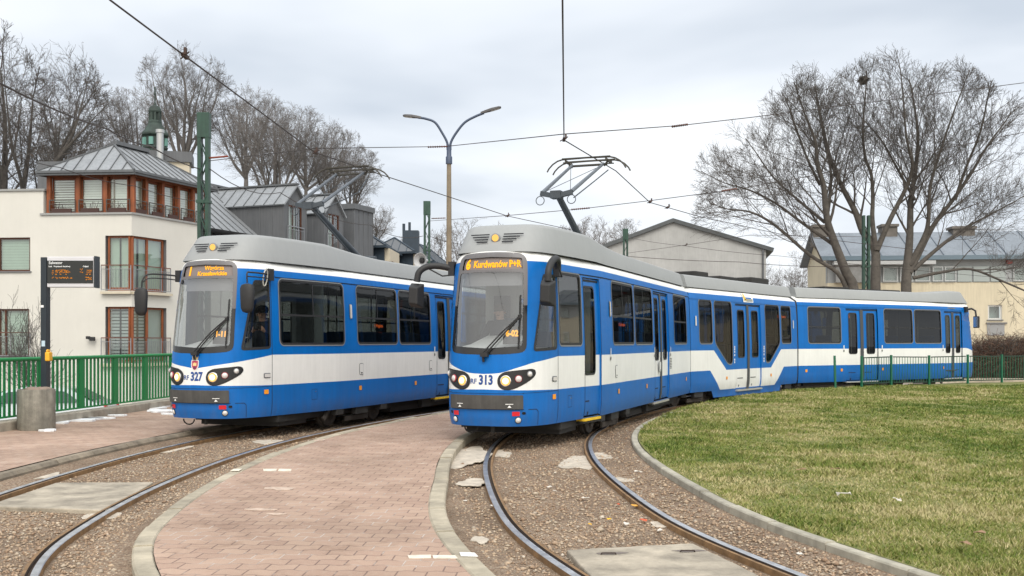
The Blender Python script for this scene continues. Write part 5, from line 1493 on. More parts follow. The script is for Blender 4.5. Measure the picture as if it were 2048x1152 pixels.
    def bayw(F, a0, a1, n, dens):
        f = MB(); i0, i1 = a0+.08, a1-.08
        for x0, x1, y0, y1 in ((i0, i0+.15 if n == 'A' else i0+.07, z0, z1-.13), (i1-.05, i1, z0, z1-.13), (i0, i1, z0, z0+.07), (i0, i1, z1-.24, z1-.12)): F.box(f, x0, x1, y0, y1, -.34, -.28)
        w_ = f.build('window', M('orange_frame', (.19,.05,.016), .5, var=.2), ap)
        g = MB(); g.add([F.p(i0,z0,-.31), F.p(i1,z0,-.31), F.p(i1,z1-.1,-.31), F.p(i0,z1-.1,-.31)], [(0,1,2,3)]); g.build('pane', m_pane, w_)
        q = MB(); h = (z1-z0-.1)/15
        for i in range(15): F.box(q, i0+.05, i1-.03, z0+h*i, z0+h*(i+dens), -.38, -.37)
        q.build('blind', m_blind, w_)
        r = MB(); F.box(r, i0-.1, i1+.1, z0, z1, -.95, -.94); r.build('room_back', M('room_beige', (.30,.27,.22), .9), w_)
        F.railing(ap, i0, i1, z0-.02, z0+.55, -.05, .4, top=M('rail_iron', (.07,.065,.06), .6), name='window_railing', bars=M('rail_iron', (.07,.065,.06)))
        pl = MB(); F.box(pl, i0+.15, i1-.1, z0+.0, z0+.18, -.06, .0); r_ = random.Random(int(a0*100)); 
        for j in range(10):
            p_ = F.p(i0+.2+r_.random()*(i1-i0-.35), z0+.18, -.03); pl.tube([p_, p_+Vector((r_.uniform(-.1,.1), r_.uniform(-.05,.05), r_.uniform(.1,.3)))], .008, 4)
        pl.build('planter', M('planter_brown', (.06,.03,.025), .8), ap)
    for i, (a0, a1) in enumerate(zip(posts_a[:-1], posts_a[1:])): bayw(FA, a0, a1, 'A', (.93, .88, .55)[i])
    for i, (a0, a1) in enumerate(zip(posts_b[:-1], posts_b[1:])): bayw(FB, a0, a1, 'B', (.93, .86, .9, .9, .9)[i])
    ov = .28; ze, zr = 8.60, 9.95
    e00 = FA.p(-ov, ze, ov) ; e0 = Vector((C0.x+.22, C0.y-.30, ze)); eA = FA.p(la+ov, ze, .30); eB = FB.p(lb+ov-.1, ze, .28); eC = eA+(eB-e0)
    r0 = Vector((*((e0+eA)/2+(eB-e0)*.30).xy, zr)); r1 = Vector((*((eB+eC)/2-(eB-e0)*.33).xy, zr))
    mb = MB()
    def tri(a, b, c, d, n):
        nn = (b-a).cross(d-a).normalized(); nn = nn if nn.z > 0 else -nn
        vs = [a, b, c, d]; vs = [v for i, v in enumerate(vs) if i == 0 or (v-vs[i-1]).length > 1e-4]
        mb.add(vs, [tuple(range(len(vs)))], 0)
        for i in range(1, n):
            f = i/n; p_ = a.lerp(b, f)
            # seams run up the slope, clipped by the hips
            up = (nn.cross((b-a).normalized())).normalized(); up = up if up.z > 0 else -up
            L = min((zr-ze)/max(up.z, .01), 9)
            q_ = p_+up*L
            # clip against hip edges a->d and b->c
            def inside(v):
                A = (b-a).normalized(); x = (v-a).dot(A); y = (v-a).dot(up); xl = (d-a).dot(A)*y/max((d-a).dot(up), .01); xr = (b-a).length+(c-b).dot(A)*y/max((c-b).dot(up), .01)
                return xl-.01 <= x <= xr+.01
            lo, hi = 0, L
            for _ in range(18):
                m_ = (lo+hi)/2
                if inside(p_+up*m_): lo = m_
                else: hi = m_
            mb.bar(p_+nn*.015, p_+up*lo+nn*.015, .03, .05, 1, up=nn)
    tri(eA, e0, r0, r0, 8); tri(e0, eB, r1, r0, 12); tri(eB, eC, r1, r1, 8); tri(eC, eA, r0, r1, 12)
    for a, b in ((e0, r0), (eA, r0), (eB, r1), (r0, r1)): mb.bar(a+Vector((0,0,.03)), b+Vector((0,0,.03)), .09, .05, 1)
    for a, b in ((eA, e0), (e0, eB), (eB, eC), (eC, eA)):
        mb.bar(a-Vector((0,0,.04)), b-Vector((0,0,.04)), .16, .10, 2); mb.bar(a-Vector((0,0,.13)), b-Vector((0,0,.13)), .06, .10, 1)
    mb.add([eA-Vector((0,0,.1)), e0-Vector((0,0,.1)), eB-Vector((0,0,.1)), eC-Vector((0,0,.1))], [(0,1,2,3)], 2)
    mb.bar(r0+Vector((0,0,.08)), r1+Vector((0,0,.08)), .35, .16, 1)
    mb.build('hip_roof', [m_zinc, m_zinc_dark, m_zinc_dark], ap)
    # chimney block with steel flue behind the rooftop room
    mb = MB(); F2 = Frame((at(302,330,49).x, at(302,330,49).y), (1, .25), (0, -1)); 
    F2.box(mb, 0, 1.75, 7, 10.25, -1.6, 0, 0); F2.box(mb, -.12, 1.87, 10.25, 10.75, -1.72, .12, 1)
    mb.build('chimney', [m_cream_beige, m_clad], ap)
    q = at(320, 300, 48.6); mb = MB(); mb.lathe([(.16,9.7),(.16,11.5),(.20,11.51),(.20,11.66),(.16,11.66)], (q.x, q.y, 0), 16); mb.build('flue_pipe', M('flue_steel', (.42,.43,.43), .35, metal=.6), ap, True, angle=40)
    mb = MB(); q = at(125, 330, 50); mb.box((q.x, q.y, 9.6), (1.9, 1.2, 1.4)); mb.build('roof_vent_box', m_clad, ap)
    q = FA.p(1.72, 1.75, .1); mb = MB(); mb.box(q, (.12,.14,.12)); mb.box(q+Vector((.13,-.1,-.03)), (.2,.16,.16)); mb.box(q+Vector((-.05,-.1,.02)), (.14,.14,.12)); mb.build('wall_lamp', m_rubber, ap, bevel=.02)
houseparts(ap, (C0.x, C0.y, -1.15), build_ap)

# ---------------- terraced house behind it with zinc dormers
th = empty('terraced_house', (*FB.p(8, 0).xy, -1.0)); tag(th, 'terraced house with a long zinc roof, two gabled dormers and a clad chimney', 'house')
def build_th():
    b0, b1 = 4.45, 20.6; ze, zr, dr = 5.75, 10.0, 5.4
    mb = MB(); FB.box(mb, 13.0, b1-.1, -1.2, 5.75, -9, -.02, 0)
    V = [FB.p(b0+.1, 5.7, -.05), FB.p(b0+.1, zr-.15, -dr), FB.p(b0+.1, 5.7, -dr*2)]; mb.add(V, [(0,1,2)], 0)
    V = [FB.p(b1-.1, 5.7, -.05), FB.p(b1-.1, zr-.15, -dr), FB.p(b1-.1, 5.7, -dr*2)]; mb.add(V, [(0,1,2)], 0)
    mb.build('wall', [m_render], th)
    mb = MB(); roof_sheet(mb, [FB.p(b0,ze-.25,.3), FB.p(b1,ze-.25,.3), FB.p(b1,zr,-dr), FB.p(b0,zr,-dr)], 0, 26, .1, 1)
    roof_sheet(mb, [FB.p(b1,ze-.25,-dr*2-.3), FB.p(b0,ze-.25,-dr*2-.3), FB.p(b0,zr,-dr), FB.p(b1,zr,-dr)], 0, 10, .1, 1)
    mb.bar(FB.p(b0,zr+.03,-dr), FB.p(b1,zr+.03,-dr), .5, .10, 1)
    mb.bar(FB.p(b0-.02,ze-.2,.34), FB.p(b0-.02,zr+.05,-dr), .12, .30, 1)
    mb.bar(FB.p(b0,ze-.28,.36), FB.p(b1,ze-.28,.36), .14, .12, 1)
    mb.build('roof', [m_zinc, m_zinc_dark], th)
    m_sky = M('skylight_glass', (.62,.66,.70), .1)
    for b in (6.6, 17.9):
        mb = MB(); k0 = .42; k1 = .62
        P = [FB.p(b, ze-.25+(zr-ze+.25)*k+.06, .3-(dr+.3)*k) for k in (k0, k1)]; Q = [FB.p(b+.75, ze-.25+(zr-ze+.25)*k+.06, .3-(dr+.3)*k) for k in (k0, k1)]
        roof_sheet(mb, [P[0], Q[0], Q[1], P[1]], 0, 0, .1); s_ = mb.build('skylight', m_zinc_dark, th)
        mb = MB(); roof_sheet(mb, [P[0]+Vector((0,0,.02))+(Q[0]-P[0])*.1, Q[0]+Vector((0,0,.02))-(Q[0]-P[0])*.1, Q[1]+Vector((0,0,.02))-(Q[0]-P[0])*.1, P[1]+Vector((0,0,.02))+(Q[0]-P[0])*.1], 0, 0, .01); mb.build('skylight_pane', m_sky, s_)
    mb = MB()
    for i in range(22):
        b = 5.2+i*.7; k = .30; c_ = FB.p(b, ze-.25+(zr-ze+.25)*k+.10, .3-(dr+.3)*k); mb.box(c_, (.06,.06,.14))
    mb.bar(FB.p(5,ze-.25+(zr-ze+.25)*.30+.16,.3-(dr+.3)*.30), FB.p(20,ze-.25+(zr-ze+.25)*.30+.16,.3-(dr+.3)*.30), .03, .05); mb.build('snow_guard', m_railmetal, th)
    for n_, (a0, a1) in enumerate(((11.15, 13.25), (15.0, 17.0))):
        zt, zb, zw, fr = 9.75, 6.15, 8.80, -.18
        mb = MB(); mid = (a0+a1)/2; back = -5.0
        gab = [(a0,zb),(a1,zb),(a1,zw),(mid,zt),(a0,zw)]
        hole = [[(a0+.42,zb+.55),(a1-.42,zb+.55),(a1-.42,zw-.12),(a0+.42,zw-.12)]]
        Ff = Frame((FB.p(0,0,fr).x, FB.p(0,0,fr).y), (FB.d.x, FB.d.y), (FB.n.x, FB.n.y))
        Ff.wall(mb, gab, hole, 0, .1)
        for a in (a0, a1): mb.add([FB.p(a,zb,fr), FB.p(a,zw,fr), FB.p(a,zw,back), FB.p(a,zb,back)], [(0,1,2,3)], 0)
        for a in np.arange(a0+.0, a1+.01, (a1-a0)/5): mb.bar(FB.p(a,zb,fr+.012), FB.p(a,zw-.05,fr+.012), .03, .03, 1)
        for bb in np.arange(fr-.7, back, -.75):
            for a, sg in ((a0,-1), (a1,1)): mb.bar(FB.p(a+sg*.012,zb,bb), FB.p(a+sg*.012,zw-.05,bb), .03, .03, 1)
        d_ = mb.build('dormer', [m_clad, m_zinc_dark], th)
        rm = MB()
        for sg, a in ((-1, a0), (1, a1)):
            P = [FB.p(a+sg*.18, zw-.16, fr+.16), FB.p(a+sg*.18, zw-.16, back), FB.p(mid, zt+.05, back), FB.p(mid, zt+.05, fr+.16)]
            roof_sheet(rm, P, 0, 8, .08, 1)
        rm.bar(FB.p(mid, zt+.07, fr+.18), FB.p(mid, zt+.07, back), .28, .08, 1); rm.build('dormer_roof', [m_zinc, m_zinc_dark], d_)
        Ff.window(th, a0+.42, a1-.42, zb+.55, zw-.12, .08, m_wood_dark, mull=(a0+.42+.95*(.5+.1*n_),), back=M('bright_room', (.5,.56,.52), .8), sill=False)
        Ff.railing(th, a0+.3, a1-.3, zb+.5, zb+1.45, .06, .13, top=m_railmetal)
    mb = MB(); FB.box(mb, 18.1, 20.3, 5.8, 9.25, -2.2, -.1, 0); FB.box(mb, 18.0, 20.4, 9.25, 9.55, -2.3, 0, 1)
    for a in np.arange(18.1, 20.4, .55): mb.bar(FB.p(a,5.8,-.088), FB.p(a,9.25,-.088), .03, .03, 1)
    mb.build('clad_chimney', [m_clad, m_zinc_dark], th)
houseparts(th, (*FB.p(8, 0).xy, -1.0), build_th)

# ---------------- three more terraced houses with hip roofs, farther along the row
def hip_house(label, xl, xr, xc, ya, ye, d_, seed):
    """dark clad house, zinc hip roof; xl..xr eave span in the sighting, xc its front corner"""
    A, Cn, B = at(xl, ye, d_+1.0), at(xc, ye, d_), at(xr, ye, d_+7.5)
    root = empty('row_house', (Cn.x, Cn.y, -1.0)); tag(root, label, 'house', 'hip roofed row houses')
    ze = Cn.z; ap_ = at((xl+xr)/2-6, ya, d_+4.5); r0 = at(xc-25, ya, d_+3.5)
    def go():
        D = A+(B-Cn); mb = MB(); mb.prism([(p.x, p.y) for p in (A, Cn, B, D)], -1.2, ze-.05, 0); mb.build('wall', m_blueclad, root)
        e = [Vector((p.x, p.y, ze)) for p in (A, Cn, B, D)]; c_ = sum(e, Vector())/4; e = [c_+(p-c_)*1.08 for p in e]; e = [Vector((p.x, p.y, ze)) for p in e]
        f = (e[0]+e[1])/2; g = (e[2]+e[3])/2; zr = r0.z
        r_0 = Vector((*(f.lerp(g, .30)).xy, zr)); r_1 = Vector((*(f.lerp(g, .72)).xy, zr))
        mb = MB()
        for q in ((e[0], e[1], r_0), (e[1], e[2], r_1, r_0), (e[2], e[3], r_1), (e[3], e[0], r_0, r_1)): mb.add(q, [tuple(range(len(q)))], 0)
        for a, b in ((e[0], r_0), (e[1], r_0), (e[2], r_1), (r_0, r_1)): mb.bar(a, b, .12, .1, 1)
        for i in range(1, 6):
            k = i/6; p_ = e[0].lerp(e[1], k); q_ = e[0].lerp(r_0, 2*k) if k < .5 else e[1].lerp(r_0, 2*(1-k)); mb.bar(p_, Vector((*p_.lerp(q_, .98).xy, p_.lerp(q_, .98).z)), .05, .06, 1) if False else mb.bar(p_, p_+(q_-p_), .04, .05, 1)
        for i in range(1, 9):
            k = i/9; p_ = e[1].lerp(e[2], k); q_ = r_0.lerp(r_1, (k-.3)/.42) if .3 < k < .72 else (e[1].lerp(r_0, k/.3) if k <= .3 else e[2].lerp(r_1, (1-k)/.28)); mb.bar(p_, q_, .04, .05, 1)
        for a, b in zip(e, e[1:]+e[:1]): mb.bar(a-Vector((0,0,.08)), b-Vector((0,0,.08)), .16, .14, 1)
        mb.build('roof', [m_zinc_dark, m_blueclad], root)
        u = (Vector((B.x, B.y, 0))-Vector((Cn.x, Cn.y, 0))); F = Frame((Cn.x, Cn.y), (u.x, u.y), (1, -.5)); L = u.length*.55
        mb = MB(); F.box(mb, .25, L, -1, ze-.15, -.2, .3, 0); mb.build('beige_front', m_cream_beige, root)
        F2 = Frame((F.p(0,0,.3).x, F.p(0,0,.3).y), (u.x, u.y), (1, -.5)); F2.window(root, .8, L-.5, ze-2.4, ze-.9, -.03, m_wood_dark, mull=((L+.3)/2,), back=M('bright_room', (.5,.56,.52)), sill=False)
    houseparts(root, (Cn.x, Cn.y, -1.0), go)
    return root
hip_house('row house with dark walls, a beige front and a hip roof, nearest the clad chimney', 655, 805, 768, 463, 491, 62, 1)
h2 = hip_house('hip roofed row house with a dark two pot chimney, behind the loudspeaker', 735, 850, 826, 478, 503, 68, 2)
def h2c():
    q = at(822, 485, 71); mb = MB(); mb.box((q.x, q.y, q.z), (1.1, .9, 1.6)); 
    mb.lathe([(.1,0),(.1,.5)], (q.x-.5, q.y, q.z+.8), 10); mb.lathe([(.09,0),(.09,.6)], (q.x-.1, q.y, q.z+.8), 10); mb.build('chimney', m_blueclad, h2)
houseparts(h2, tuple(h2.location), h2c)
hip_house('row house with a zinc hip roof, farthest of its row, behind the street lamp post', 790, 902, 866, 491, 522, 75, 3)

# ---------------- grey gabled hall in the middle
gh = empty('gabled_hall', (at(1345,680,76).x, 76, 0)); tag(gh, 'grey rendered gabled hall with a dark roof edge behind the middle tram section', 'building')
def build_gh():
    d_ = 76; L, Pk, R_ = at(1196, 497, d_), at(1345, 441, d_), at(1532, 493, d_)
    F = Frame((L.x, L.y), (1, 0), (0, -1)); W_ = R_.x-L.x; pk = Pk.x-L.x
    mb = MB(); F.wall(mb, [(0,-.3),(W_,-.3),(W_,R_.z),(pk,Pk.z),(0,L.z)], [])
    bk = 26; dx = 4.4
    mb.add([R_+Vector((0,0,-12)), R_, R_+Vector((dx,bk,0)), R_+Vector((dx,bk,-12))], [(0,1,2,3)], 1)
    mb.add([L+Vector((0,0,-12)), L, L+Vector((dx,bk,0)), L+Vector((dx,bk,-12))], [(0,1,2,3)], 0)
    mb.build('wall', [m_render_dirty, m_yellow_wall], gh)
    mb = MB(); o = Vector((0,-.25,0)); bb = Vector((dx,bk,0))
    for a, b in ((L+Vector((-.4,0,-.12)), Pk), (R_+Vector((.55,0,-.25)), Pk)): 
        a = a+o+Vector((0,0,.12)); b = b+o+Vector((0,0,.15)); roof_sheet(mb, [a, a+bb, b+bb, b], 0, 0, .28)
    mb.build('roof', [M('hall_roof', (.075,.082,.085), .7, var=.2)], gh)
    Fs = Frame((R_.x, R_.y), (dx, bk), (1, 0))
    for i in range(5): Fs.window(gh, 3+i*4, 4.6+i*4, 4.2, 7.2, .05, M('white_frame', (.6,.6,.57), .6), sill=False)
    mb = MB(); mb.tube([R_+Vector((-.25,-.12,-.1)), R_+Vector((-.25,-.12,-9))], .07, 8); mb.build('downpipe', m_clad, gh)
houseparts(gh, (at(1345,680,76).x, 76, 0), build_gh)

# ---------------- yellow house with the slate roof on the right
yb = 60.0
yh = empty('yellow_house', (at(1850,680,yb).x, yb, 0)); tag(yh, 'long yellow rendered house with a blue grey roof and chimneys behind the big tree', 'house')
def build_yh():
    s_ = yb/FPX; X0 = at(1655,0,yb).x; F = Frame((X0, yb), (1, -.10), (0, -1)); Ltot = 52.0
    zc = lambda py: H_EYE+(HOR-py)*s_
    ax = lambda px: (px-1024)*s_-X0
    ze, zl = zc(515), zc(566)
    mb = MB()
    win1 = [(ax(1963),ax(1990)),(ax(2037),ax(2064))]
    holes = [[(a,zc(640)),(b,zc(640)),(b,zc(611)),(a,zc(611))] for a, b in win1]
    F.wall(mb, [(0,-.2),(Ltot,-.2),(Ltot,zl),(0,zl)], holes, 0, .15)
    F.box(mb, 0, Ltot, zl, ze, -.5, -.02, 1)
    mb.add([F.p(0,-.2), F.p(0,ze), F.p(0,ze+1.6,-3.1), F.p(0,ze-.1,-6.2), F.p(0,-.2,-6.2)], [(0,1,2,3,4)], 0)
    mb.build('wall', [m_yellow_wall, M('attic_band', (.33,.345,.35), .7, var=.08)], yh)
    mb = MB(); roof_sheet(mb, [F.p(-.45,ze-.05,.35), F.p(Ltot,ze-.05,.35), F.p(Ltot,ze+1.75,-3.1), F.p(-.45,ze+1.75,-3.1)], 0, 30, .12, 1); roof_sheet(mb, [F.p(Ltot,ze-.05,-6.5), F.p(-.45,ze-.05,-6.5), F.p(-.45,ze+1.75,-3.1), F.p(Ltot,ze+1.75,-3.1)], 0, 0, .12)
    mb.bar(F.p(-.45,ze-.08,.4), F.p(Ltot,ze-.08,.4), .12, .25, 2)
    mb.build('roof', [m_slate, M('slate_joint', (.10,.125,.155), .6), M('gutter_blue', (.13,.18,.22), .5)], yh)
    for i, (px, w_) in enumerate(((1661,1.0),(1798,.9),(1946,1.25))):
        mb = MB(); a = ax(px); F.box(mb, a-w_*.5, a+w_*.5, ze+.9, zc(440 if i < 2 else 446)-.15, -3.5, -2.5); F.box(mb, a-w_*.58, a+w_*.58, zc(440 if i < 2 else 446)-.15, zc(440 if i < 2 else 446), -3.6, -2.4); mb.build('chimney', M('chimney_brown', (.14,.125,.11), .9, var=.3, vscale=2), yh)
    wf = M('window_frame_pale', (.5,.52,.52), .6)
    for a, b in win1:
        F.window(yh, a, b, zc(640), zc(611), .12, M('white_frame', (.6,.6,.57)), back=m_blind_grey, fw=.09, sill=True)
        mb = MB(); F.box(mb, a-.05, b+.12, zc(671), zc(646), -.02, .04); mb.build('spandrel_panel', M('grey_panel', (.28,.285,.285), .7), yh); mb = MB(); F.box(mb, a-.1, b+.25, zc(648), zc(645.5), .0, .10); mb.build('sill', m_sill, yh)
    for x0, x1, dark in ((1762,1790,1),(1795,1820,1),(1824,1852,1),(1857,1877,2),(1880,1902,2),(2010,2036,2),(2040,2070,2)):
        F.window(yh, ax(x0), ax(x1), zc(564), zc(535), -.06, wf, fw=.05, back=m_room if dark == 2 else M('room_brown', (.12,.10,.085), .9), sill=False)
    mb = MB()
    for x0, x1 in ((1905,1932),(1935,1965),(1968,1996)): F.box(mb, ax(x0), ax(x1), zc(565), zc(535), .0, .06)
    mb.build('glass_panel', M('pale_green_panel', (.33,.37,.36), .35), yh)
    mb = MB(); F.box(mb, ax(1668), ax(1752), zc(566), zc(531), .02, .5, 0); F.box(mb, ax(1664), ax(1858), zc(531), zc(524), .0, .62, 1); mb.build('glazed_loggia', [M('loggia_grey', (.22,.22,.215), .6, var=.2), M('loggia_roof', (.45,.46,.46), .6)], yh)
    mb = MB(); c_ = F.p(ax(2002), zc(527), .1); mb.box(c_, (.3,.2,.2)); mb.build('wall_lamp', M('lamp_red', (.3,.05,.04), .6), yh)
    for i in range(12):
        a = 13.4+i*3.1; F.window(yh, a, a+.9, zc(640), zc(611), -.05, M('white_frame', (.6,.6,.57)), fw=.09); F.window(yh, a-.3, a+1.2, zc(564), zc(535), -.06, wf, fw=.05, sill=False)
    for i in range(4):
        mb = MB(); a = ax(1700+i*68); F.box(mb, a-.5, a+.5, zc(640), zc(611), -.0, .02); mb.build('window', m_room, yh) if i < 3 else None
houseparts(yh, (at(1850,680,yb).x, yb, 0), build_yh)

# ---------------- church tower on the hill
ct = empty('church_tower', (at(310,0,74).x, 74, 0)); tag(ct, 'green copper clad church tower with an open lantern and spire among the bare trees', 'tower')
def build_ct():
    c_ = at(310, 300, 74); x, y = c_.x, c_.y; zz = lambda py: H_EYE+(HOR-py)*74/FPX; r = lambda px: px*74/FPX
    mb = MB(); mb.lathe([(r(24),0),(r(24),zz(300)),(r(26),zz(299)),(r(26),zz(295)),(r(22),zz(294)),(r(22),zz(275)),(r(27),zz(272)),(r(27),zz(268)),(r(22),zz(262)),(r(17),zz(254)),(r(14),zz(248)),(r(14),zz(243)),(r(11),zz(241))], (x,y,0), 8); mb.build('tower_shaft', m_copper, ct, bevel=.05)
    mb = MB()
    for i in range(8):
        a = PI/8+2*PI*i/8; mb.bar((x+r(9)*math.cos(a), y+r(9)*math.sin(a), zz(242)), (x+r(9)*math.cos(a), y+r(9)*math.sin(a), zz(224)), r(5), r(5))
    mb.build('lantern', m_copper, ct)
    mb = MB(); mb.lathe([(r(12),zz(226)),(r(13),zz(223)),(r(12),zz(220)),(r(11),zz(216)),(r(8),zz(213)),(r(3),zz(210)),(r(1.5),zz(205)),(r(1),zz(190))], (x,y,0), 12); mb.lathe([(0.01,zz(192)),(r(2),zz(190)),(r(2.4),zz(188)),(r(2),zz(186)),(.01,zz(184))], (x,y,0), 10, caps=False); mb.tube([(x,y,zz(186)),(x,y,zz(174))], .06, 6); mb.build('spire', m_copper, ct, True, angle=35)
    for i in range(8):
        a = 2*PI*i/8+PI/8*0; mb = MB(); R = Matrix.Rotation(a, 3, 'Z'); p_ = Vector((x,y,0))+R@Vector((r(21.0),0,zz(285))); mb.box(p_, (.25, r(8), r(15)), mat=R); mb.build('louvre_window', M('verdigris', (.14,.30,.26), .7), ct)
houseparts(ct, (at(310,0,74).x, 74, 0), build_ct)
# ================================================================== TREES
def tree_geo(seed, height, trunk_r, limbs, spread=0.55, levels=5, kids=(5,6,6,5,4), base_frac=.22, up=.25, rmin=.008, seg=5, len0=.5, ratio=.62, multi=None, env=None, taper=.34, traced=None, sp=.42, wig=1.0):
    """bare winter tree: returns two MB, stem (trunk and limbs) and crown (branches and twigs); env trims the crown to a domed outline"""
    R = random.Random(seed); stem, crown = MB(), MB()
    def rnd_perp(d):
        v = Vector((R.gauss(0,1), R.gauss(0,1), R.gauss(0,1))); v -= d*v.dot(d)
        return v.normalized() if v.length > 1e-6 else d.orthogonal().normalized()
    def outside(p):
        if not env: return False
        (cx, cy, cz), (rx, ry, rz) = env
        w_ = 1+.10*math.sin(p.x*1.7+seed)+.08*math.sin(p.y*2.1+p.x*.9)+R.uniform(-.05,.05)
        return ((p.x-cx)/rx)**2+((p.y-cy)/ry)**2+((p.z-cz)/rz)**2 > w_
    def branch(p, d, L, r0, r1, lvl):
        n = 7 if lvl <= 1 else (5 if lvl == 2 else (4 if lvl == 3 else 3))
        pts = [p.copy()]; rs = [r0]; q = p.copy(); dd = d.copy(); k = (.07+.05*lvl)*wig
        cut = False
        for i in range(n):
            dd = (dd+rnd_perp(dd)*R.uniform(0, k)*1.6+Vector((0,0,up*(.30 if lvl < 2 else .20)))).normalized()
            q = q+dd*(L/n)
            if lvl > 1 and outside(q): cut = True; break
            pts.append(q.copy()); rs.append(r0+(r1-r0)*((i+1)/n))
        if len(pts) < 2: return
        ns = 9 if lvl <= 0 else (7 if lvl == 1 else (5 if lvl == 2 else 3))
        (stem if lvl <= 1 else crown).tube(pts, rs, ns, 0, caps=False)
        if lvl >= levels: return
        nk = kids[min(lvl, len(kids)-1)]; nk = max(2, int(round(nk*R.uniform(.8, 1.25))))
        az0 = R.uniform(0, 6.28); m = len(pts)-1
        for j in range(nk):
            f = .22+.76*(j+R.random()*.7)/nk
            f = min(f, .99)*m; i = min(int(f), m-1); pp = pts[i].lerp(pts[i+1], f-i); rr0 = rs[i]+(rs[i+1]-rs[i])*(f-i)
            t = (pts[i+1]-pts[i]).normalized(); x = t.orthogonal().normalized(); y = t.cross(x); az = az0+j*2.4+R.uniform(-.5,.5)
            side = x*math.cos(az)+y*math.sin(az); ang = R.uniform(.38, .80)
            nd = (t*math.cos(ang)+side*math.sin(ang)).normalized()
            Lc = L*ratio*R.uniform(.6, 1.15)*(1.12-.45*f/m)
            rc = max(rmin, rr0*R.uniform(.42,.58))
            branch(pp, nd, Lc, rc, max(rmin*.7, rc*taper), lvl+1)
        if not cut: branch(pts[-1], dd, L*ratio*.9, max(rmin, rs[-1]), max(rmin*.7, rs[-1]*taper), lvl+1)
    if traced:
        for pts_, r0, r1, f0 in traced:      # main limbs drawn point by point, branches grown on their outer part
            P_ = [Vector(q) for q in catmull(pts_, 4)]; n = len(P_)
            rs = [r0+(r1-r0)*(i/(n-1))**.8 for i in range(n)]; stem.tube(P_, rs, 9, 0, caps=False)
            Ls = sum((b-a).length for a, b in zip(P_, P_[1:])); m = n-1; cnt = max(3, int(Ls*(1-f0)/sp)); az0 = R.uniform(0, 6.28)
            for j in range(cnt):
                f = min(.995, f0+(1-f0)*(j+R.random()*.8)/cnt)*m; i = min(int(f), m-1); pp = P_[i].lerp(P_[i+1], f-i); rr0 = rs[i]+(rs[i+1]-rs[i])*(f-i)
                t = (P_[i+1]-P_[i]).normalized(); x = t.orthogonal().normalized(); y = t.cross(x); az = az0+j*2.4+R.uniform(-.6,.6)
                nd = (t*math.cos(.62)+(x*math.cos(az)+y*math.sin(az))*math.sin(.62)*R.uniform(.7,1.3)).normalized()
                rc = max(rmin*1.5, rr0*R.uniform(.30,.48)); branch(pp, nd, R.uniform(1.7, 3.2)*(1.25-.5*f/m), rc, max(rmin, rc*taper), 2)
            branch(P_[-1], (P_[-1]-P_[-2]).normalized(), 2.6, rs[-1], max(rmin, rs[-1]*taper), 2)
    elif multi:
        for (p, d, L, r0) in multi: branch(Vector(p), Vector(d).normalized(), L, r0, r0*taper, 1)
    else:
        hb = height*base_frac; q = Vector((0,0,hb))
        stem.tube([Vector((0,0,-.4)), Vector((0,0,.05)), Vector((.02,0,hb*.4)), q], [trunk_r*1.5, trunk_r*1.15, trunk_r, trunk_r*.85], 10, 0, caps=False)
        for j in range(limbs):
            az = 6.283*j/limbs+R.uniform(-.4,.4); a = R.uniform(.10, spread) if j else .05
            dd = (Vector((0,0,1))*math.cos(a)+Vector((math.cos(az), math.sin(az), 0))*math.sin(a)).normalized()
            branch(q-Vector((0,0,R.uniform(0, hb*.3))), dd, height*len0*R.uniform(.75,1.0), trunk_r*R.uniform(.45,.65), trunk_r*.16, 1)
    return stem, crown
def tree_obj(geo, name, label, loc, group=None, rz=0.0, s=1.0):
    root = empty(name, loc, rz); root.scale = (s, s, s); tag(root, label, 'tree', group)
    link('trunk', geo[0], root); link('crown', geo[1], root)
    return root
def bake(t, nm, mt, mc): return (t[0].mesh(nm+'_trunk', mt, True), t[1].mesh(nm+'_crown', mc))
def top_of(geo): return max(v.co.z for v in geo[1].vertices)

# the big many-stemmed tree behind the right tram
D1 = 49.0
bx = at(1755, 0, D1).x
tr = []
def limb(px, r0, r1, f0, lean):
    n = len(px); r0 *= .78; tr.append(([tuple(Vector((at(x, y, D1).x-bx, lean*(i/(n-1))**1.3, at(x, y, D1).z+.1))) for i, (x, y) in enumerate(px)], r0, r1, f0))
limb([(1708,690),(1706,580),(1691,546),(1667,488),(1650,439),(1642,376),(1628,332),(1622,288),(1600,235)], .40, .045, .36, -.8)
limb([(1652,445),(1662,395),(1668,340),(1660,280),(1655,215)], .13, .035, .2, 1.2)
limb([(1640,370),(1610,320),(1585,275),(1560,230)], .10, .03, .15, -1.6)
limb([(1698,590),(1672,546),(1613,512),(1540,455),(1490,432),(1440,428)], .17, .03, .30, -1.8)
limb([(1668,490),(1613,449),(1560,405),(1510,375),(1470,360)], .12, .03, .2, 1.4)
limb([(1650,445),(1600,395),(1560,345),(1535,290)], .11, .03, .15, 2.2)
limb([(1752,690),(1752,565),(1752,497),(1730,463),(1715,420),(1691,371),(1672,322),(1656,254),(1645,195)], .36, .04, .42, .9)
limb([(1752,500),(1744,440),(1744,400),(1740,352),(1727,318),(1720,264),(1724,190)], .17, .035, .25, -.5)
limb([(1754,500),(1778,439),(1806,376),(1812,335),(1795,285),(1782,205)], .19, .035, .28, -1.5)
limb([(1814,690),(1813,570),(1817,522),(1822,468),(1825,400),(1836,332),(1841,264),(1830,175)], .38, .04, .40, .4)
limb([(1820,530),(1847,473),(1851,439),(1850,376),(1868,300),(1893,215)], .20, .035, .26, -1.2)
limb([(1818,545),(1837,512),(1871,449),(1910,400),(1949,347),(1985,290),(2020,245)], .22, .035, .28, .8)
limb([(1910,400),(1925,340),(1945,270),(1950,200)], .11, .03, .12, -1.4)
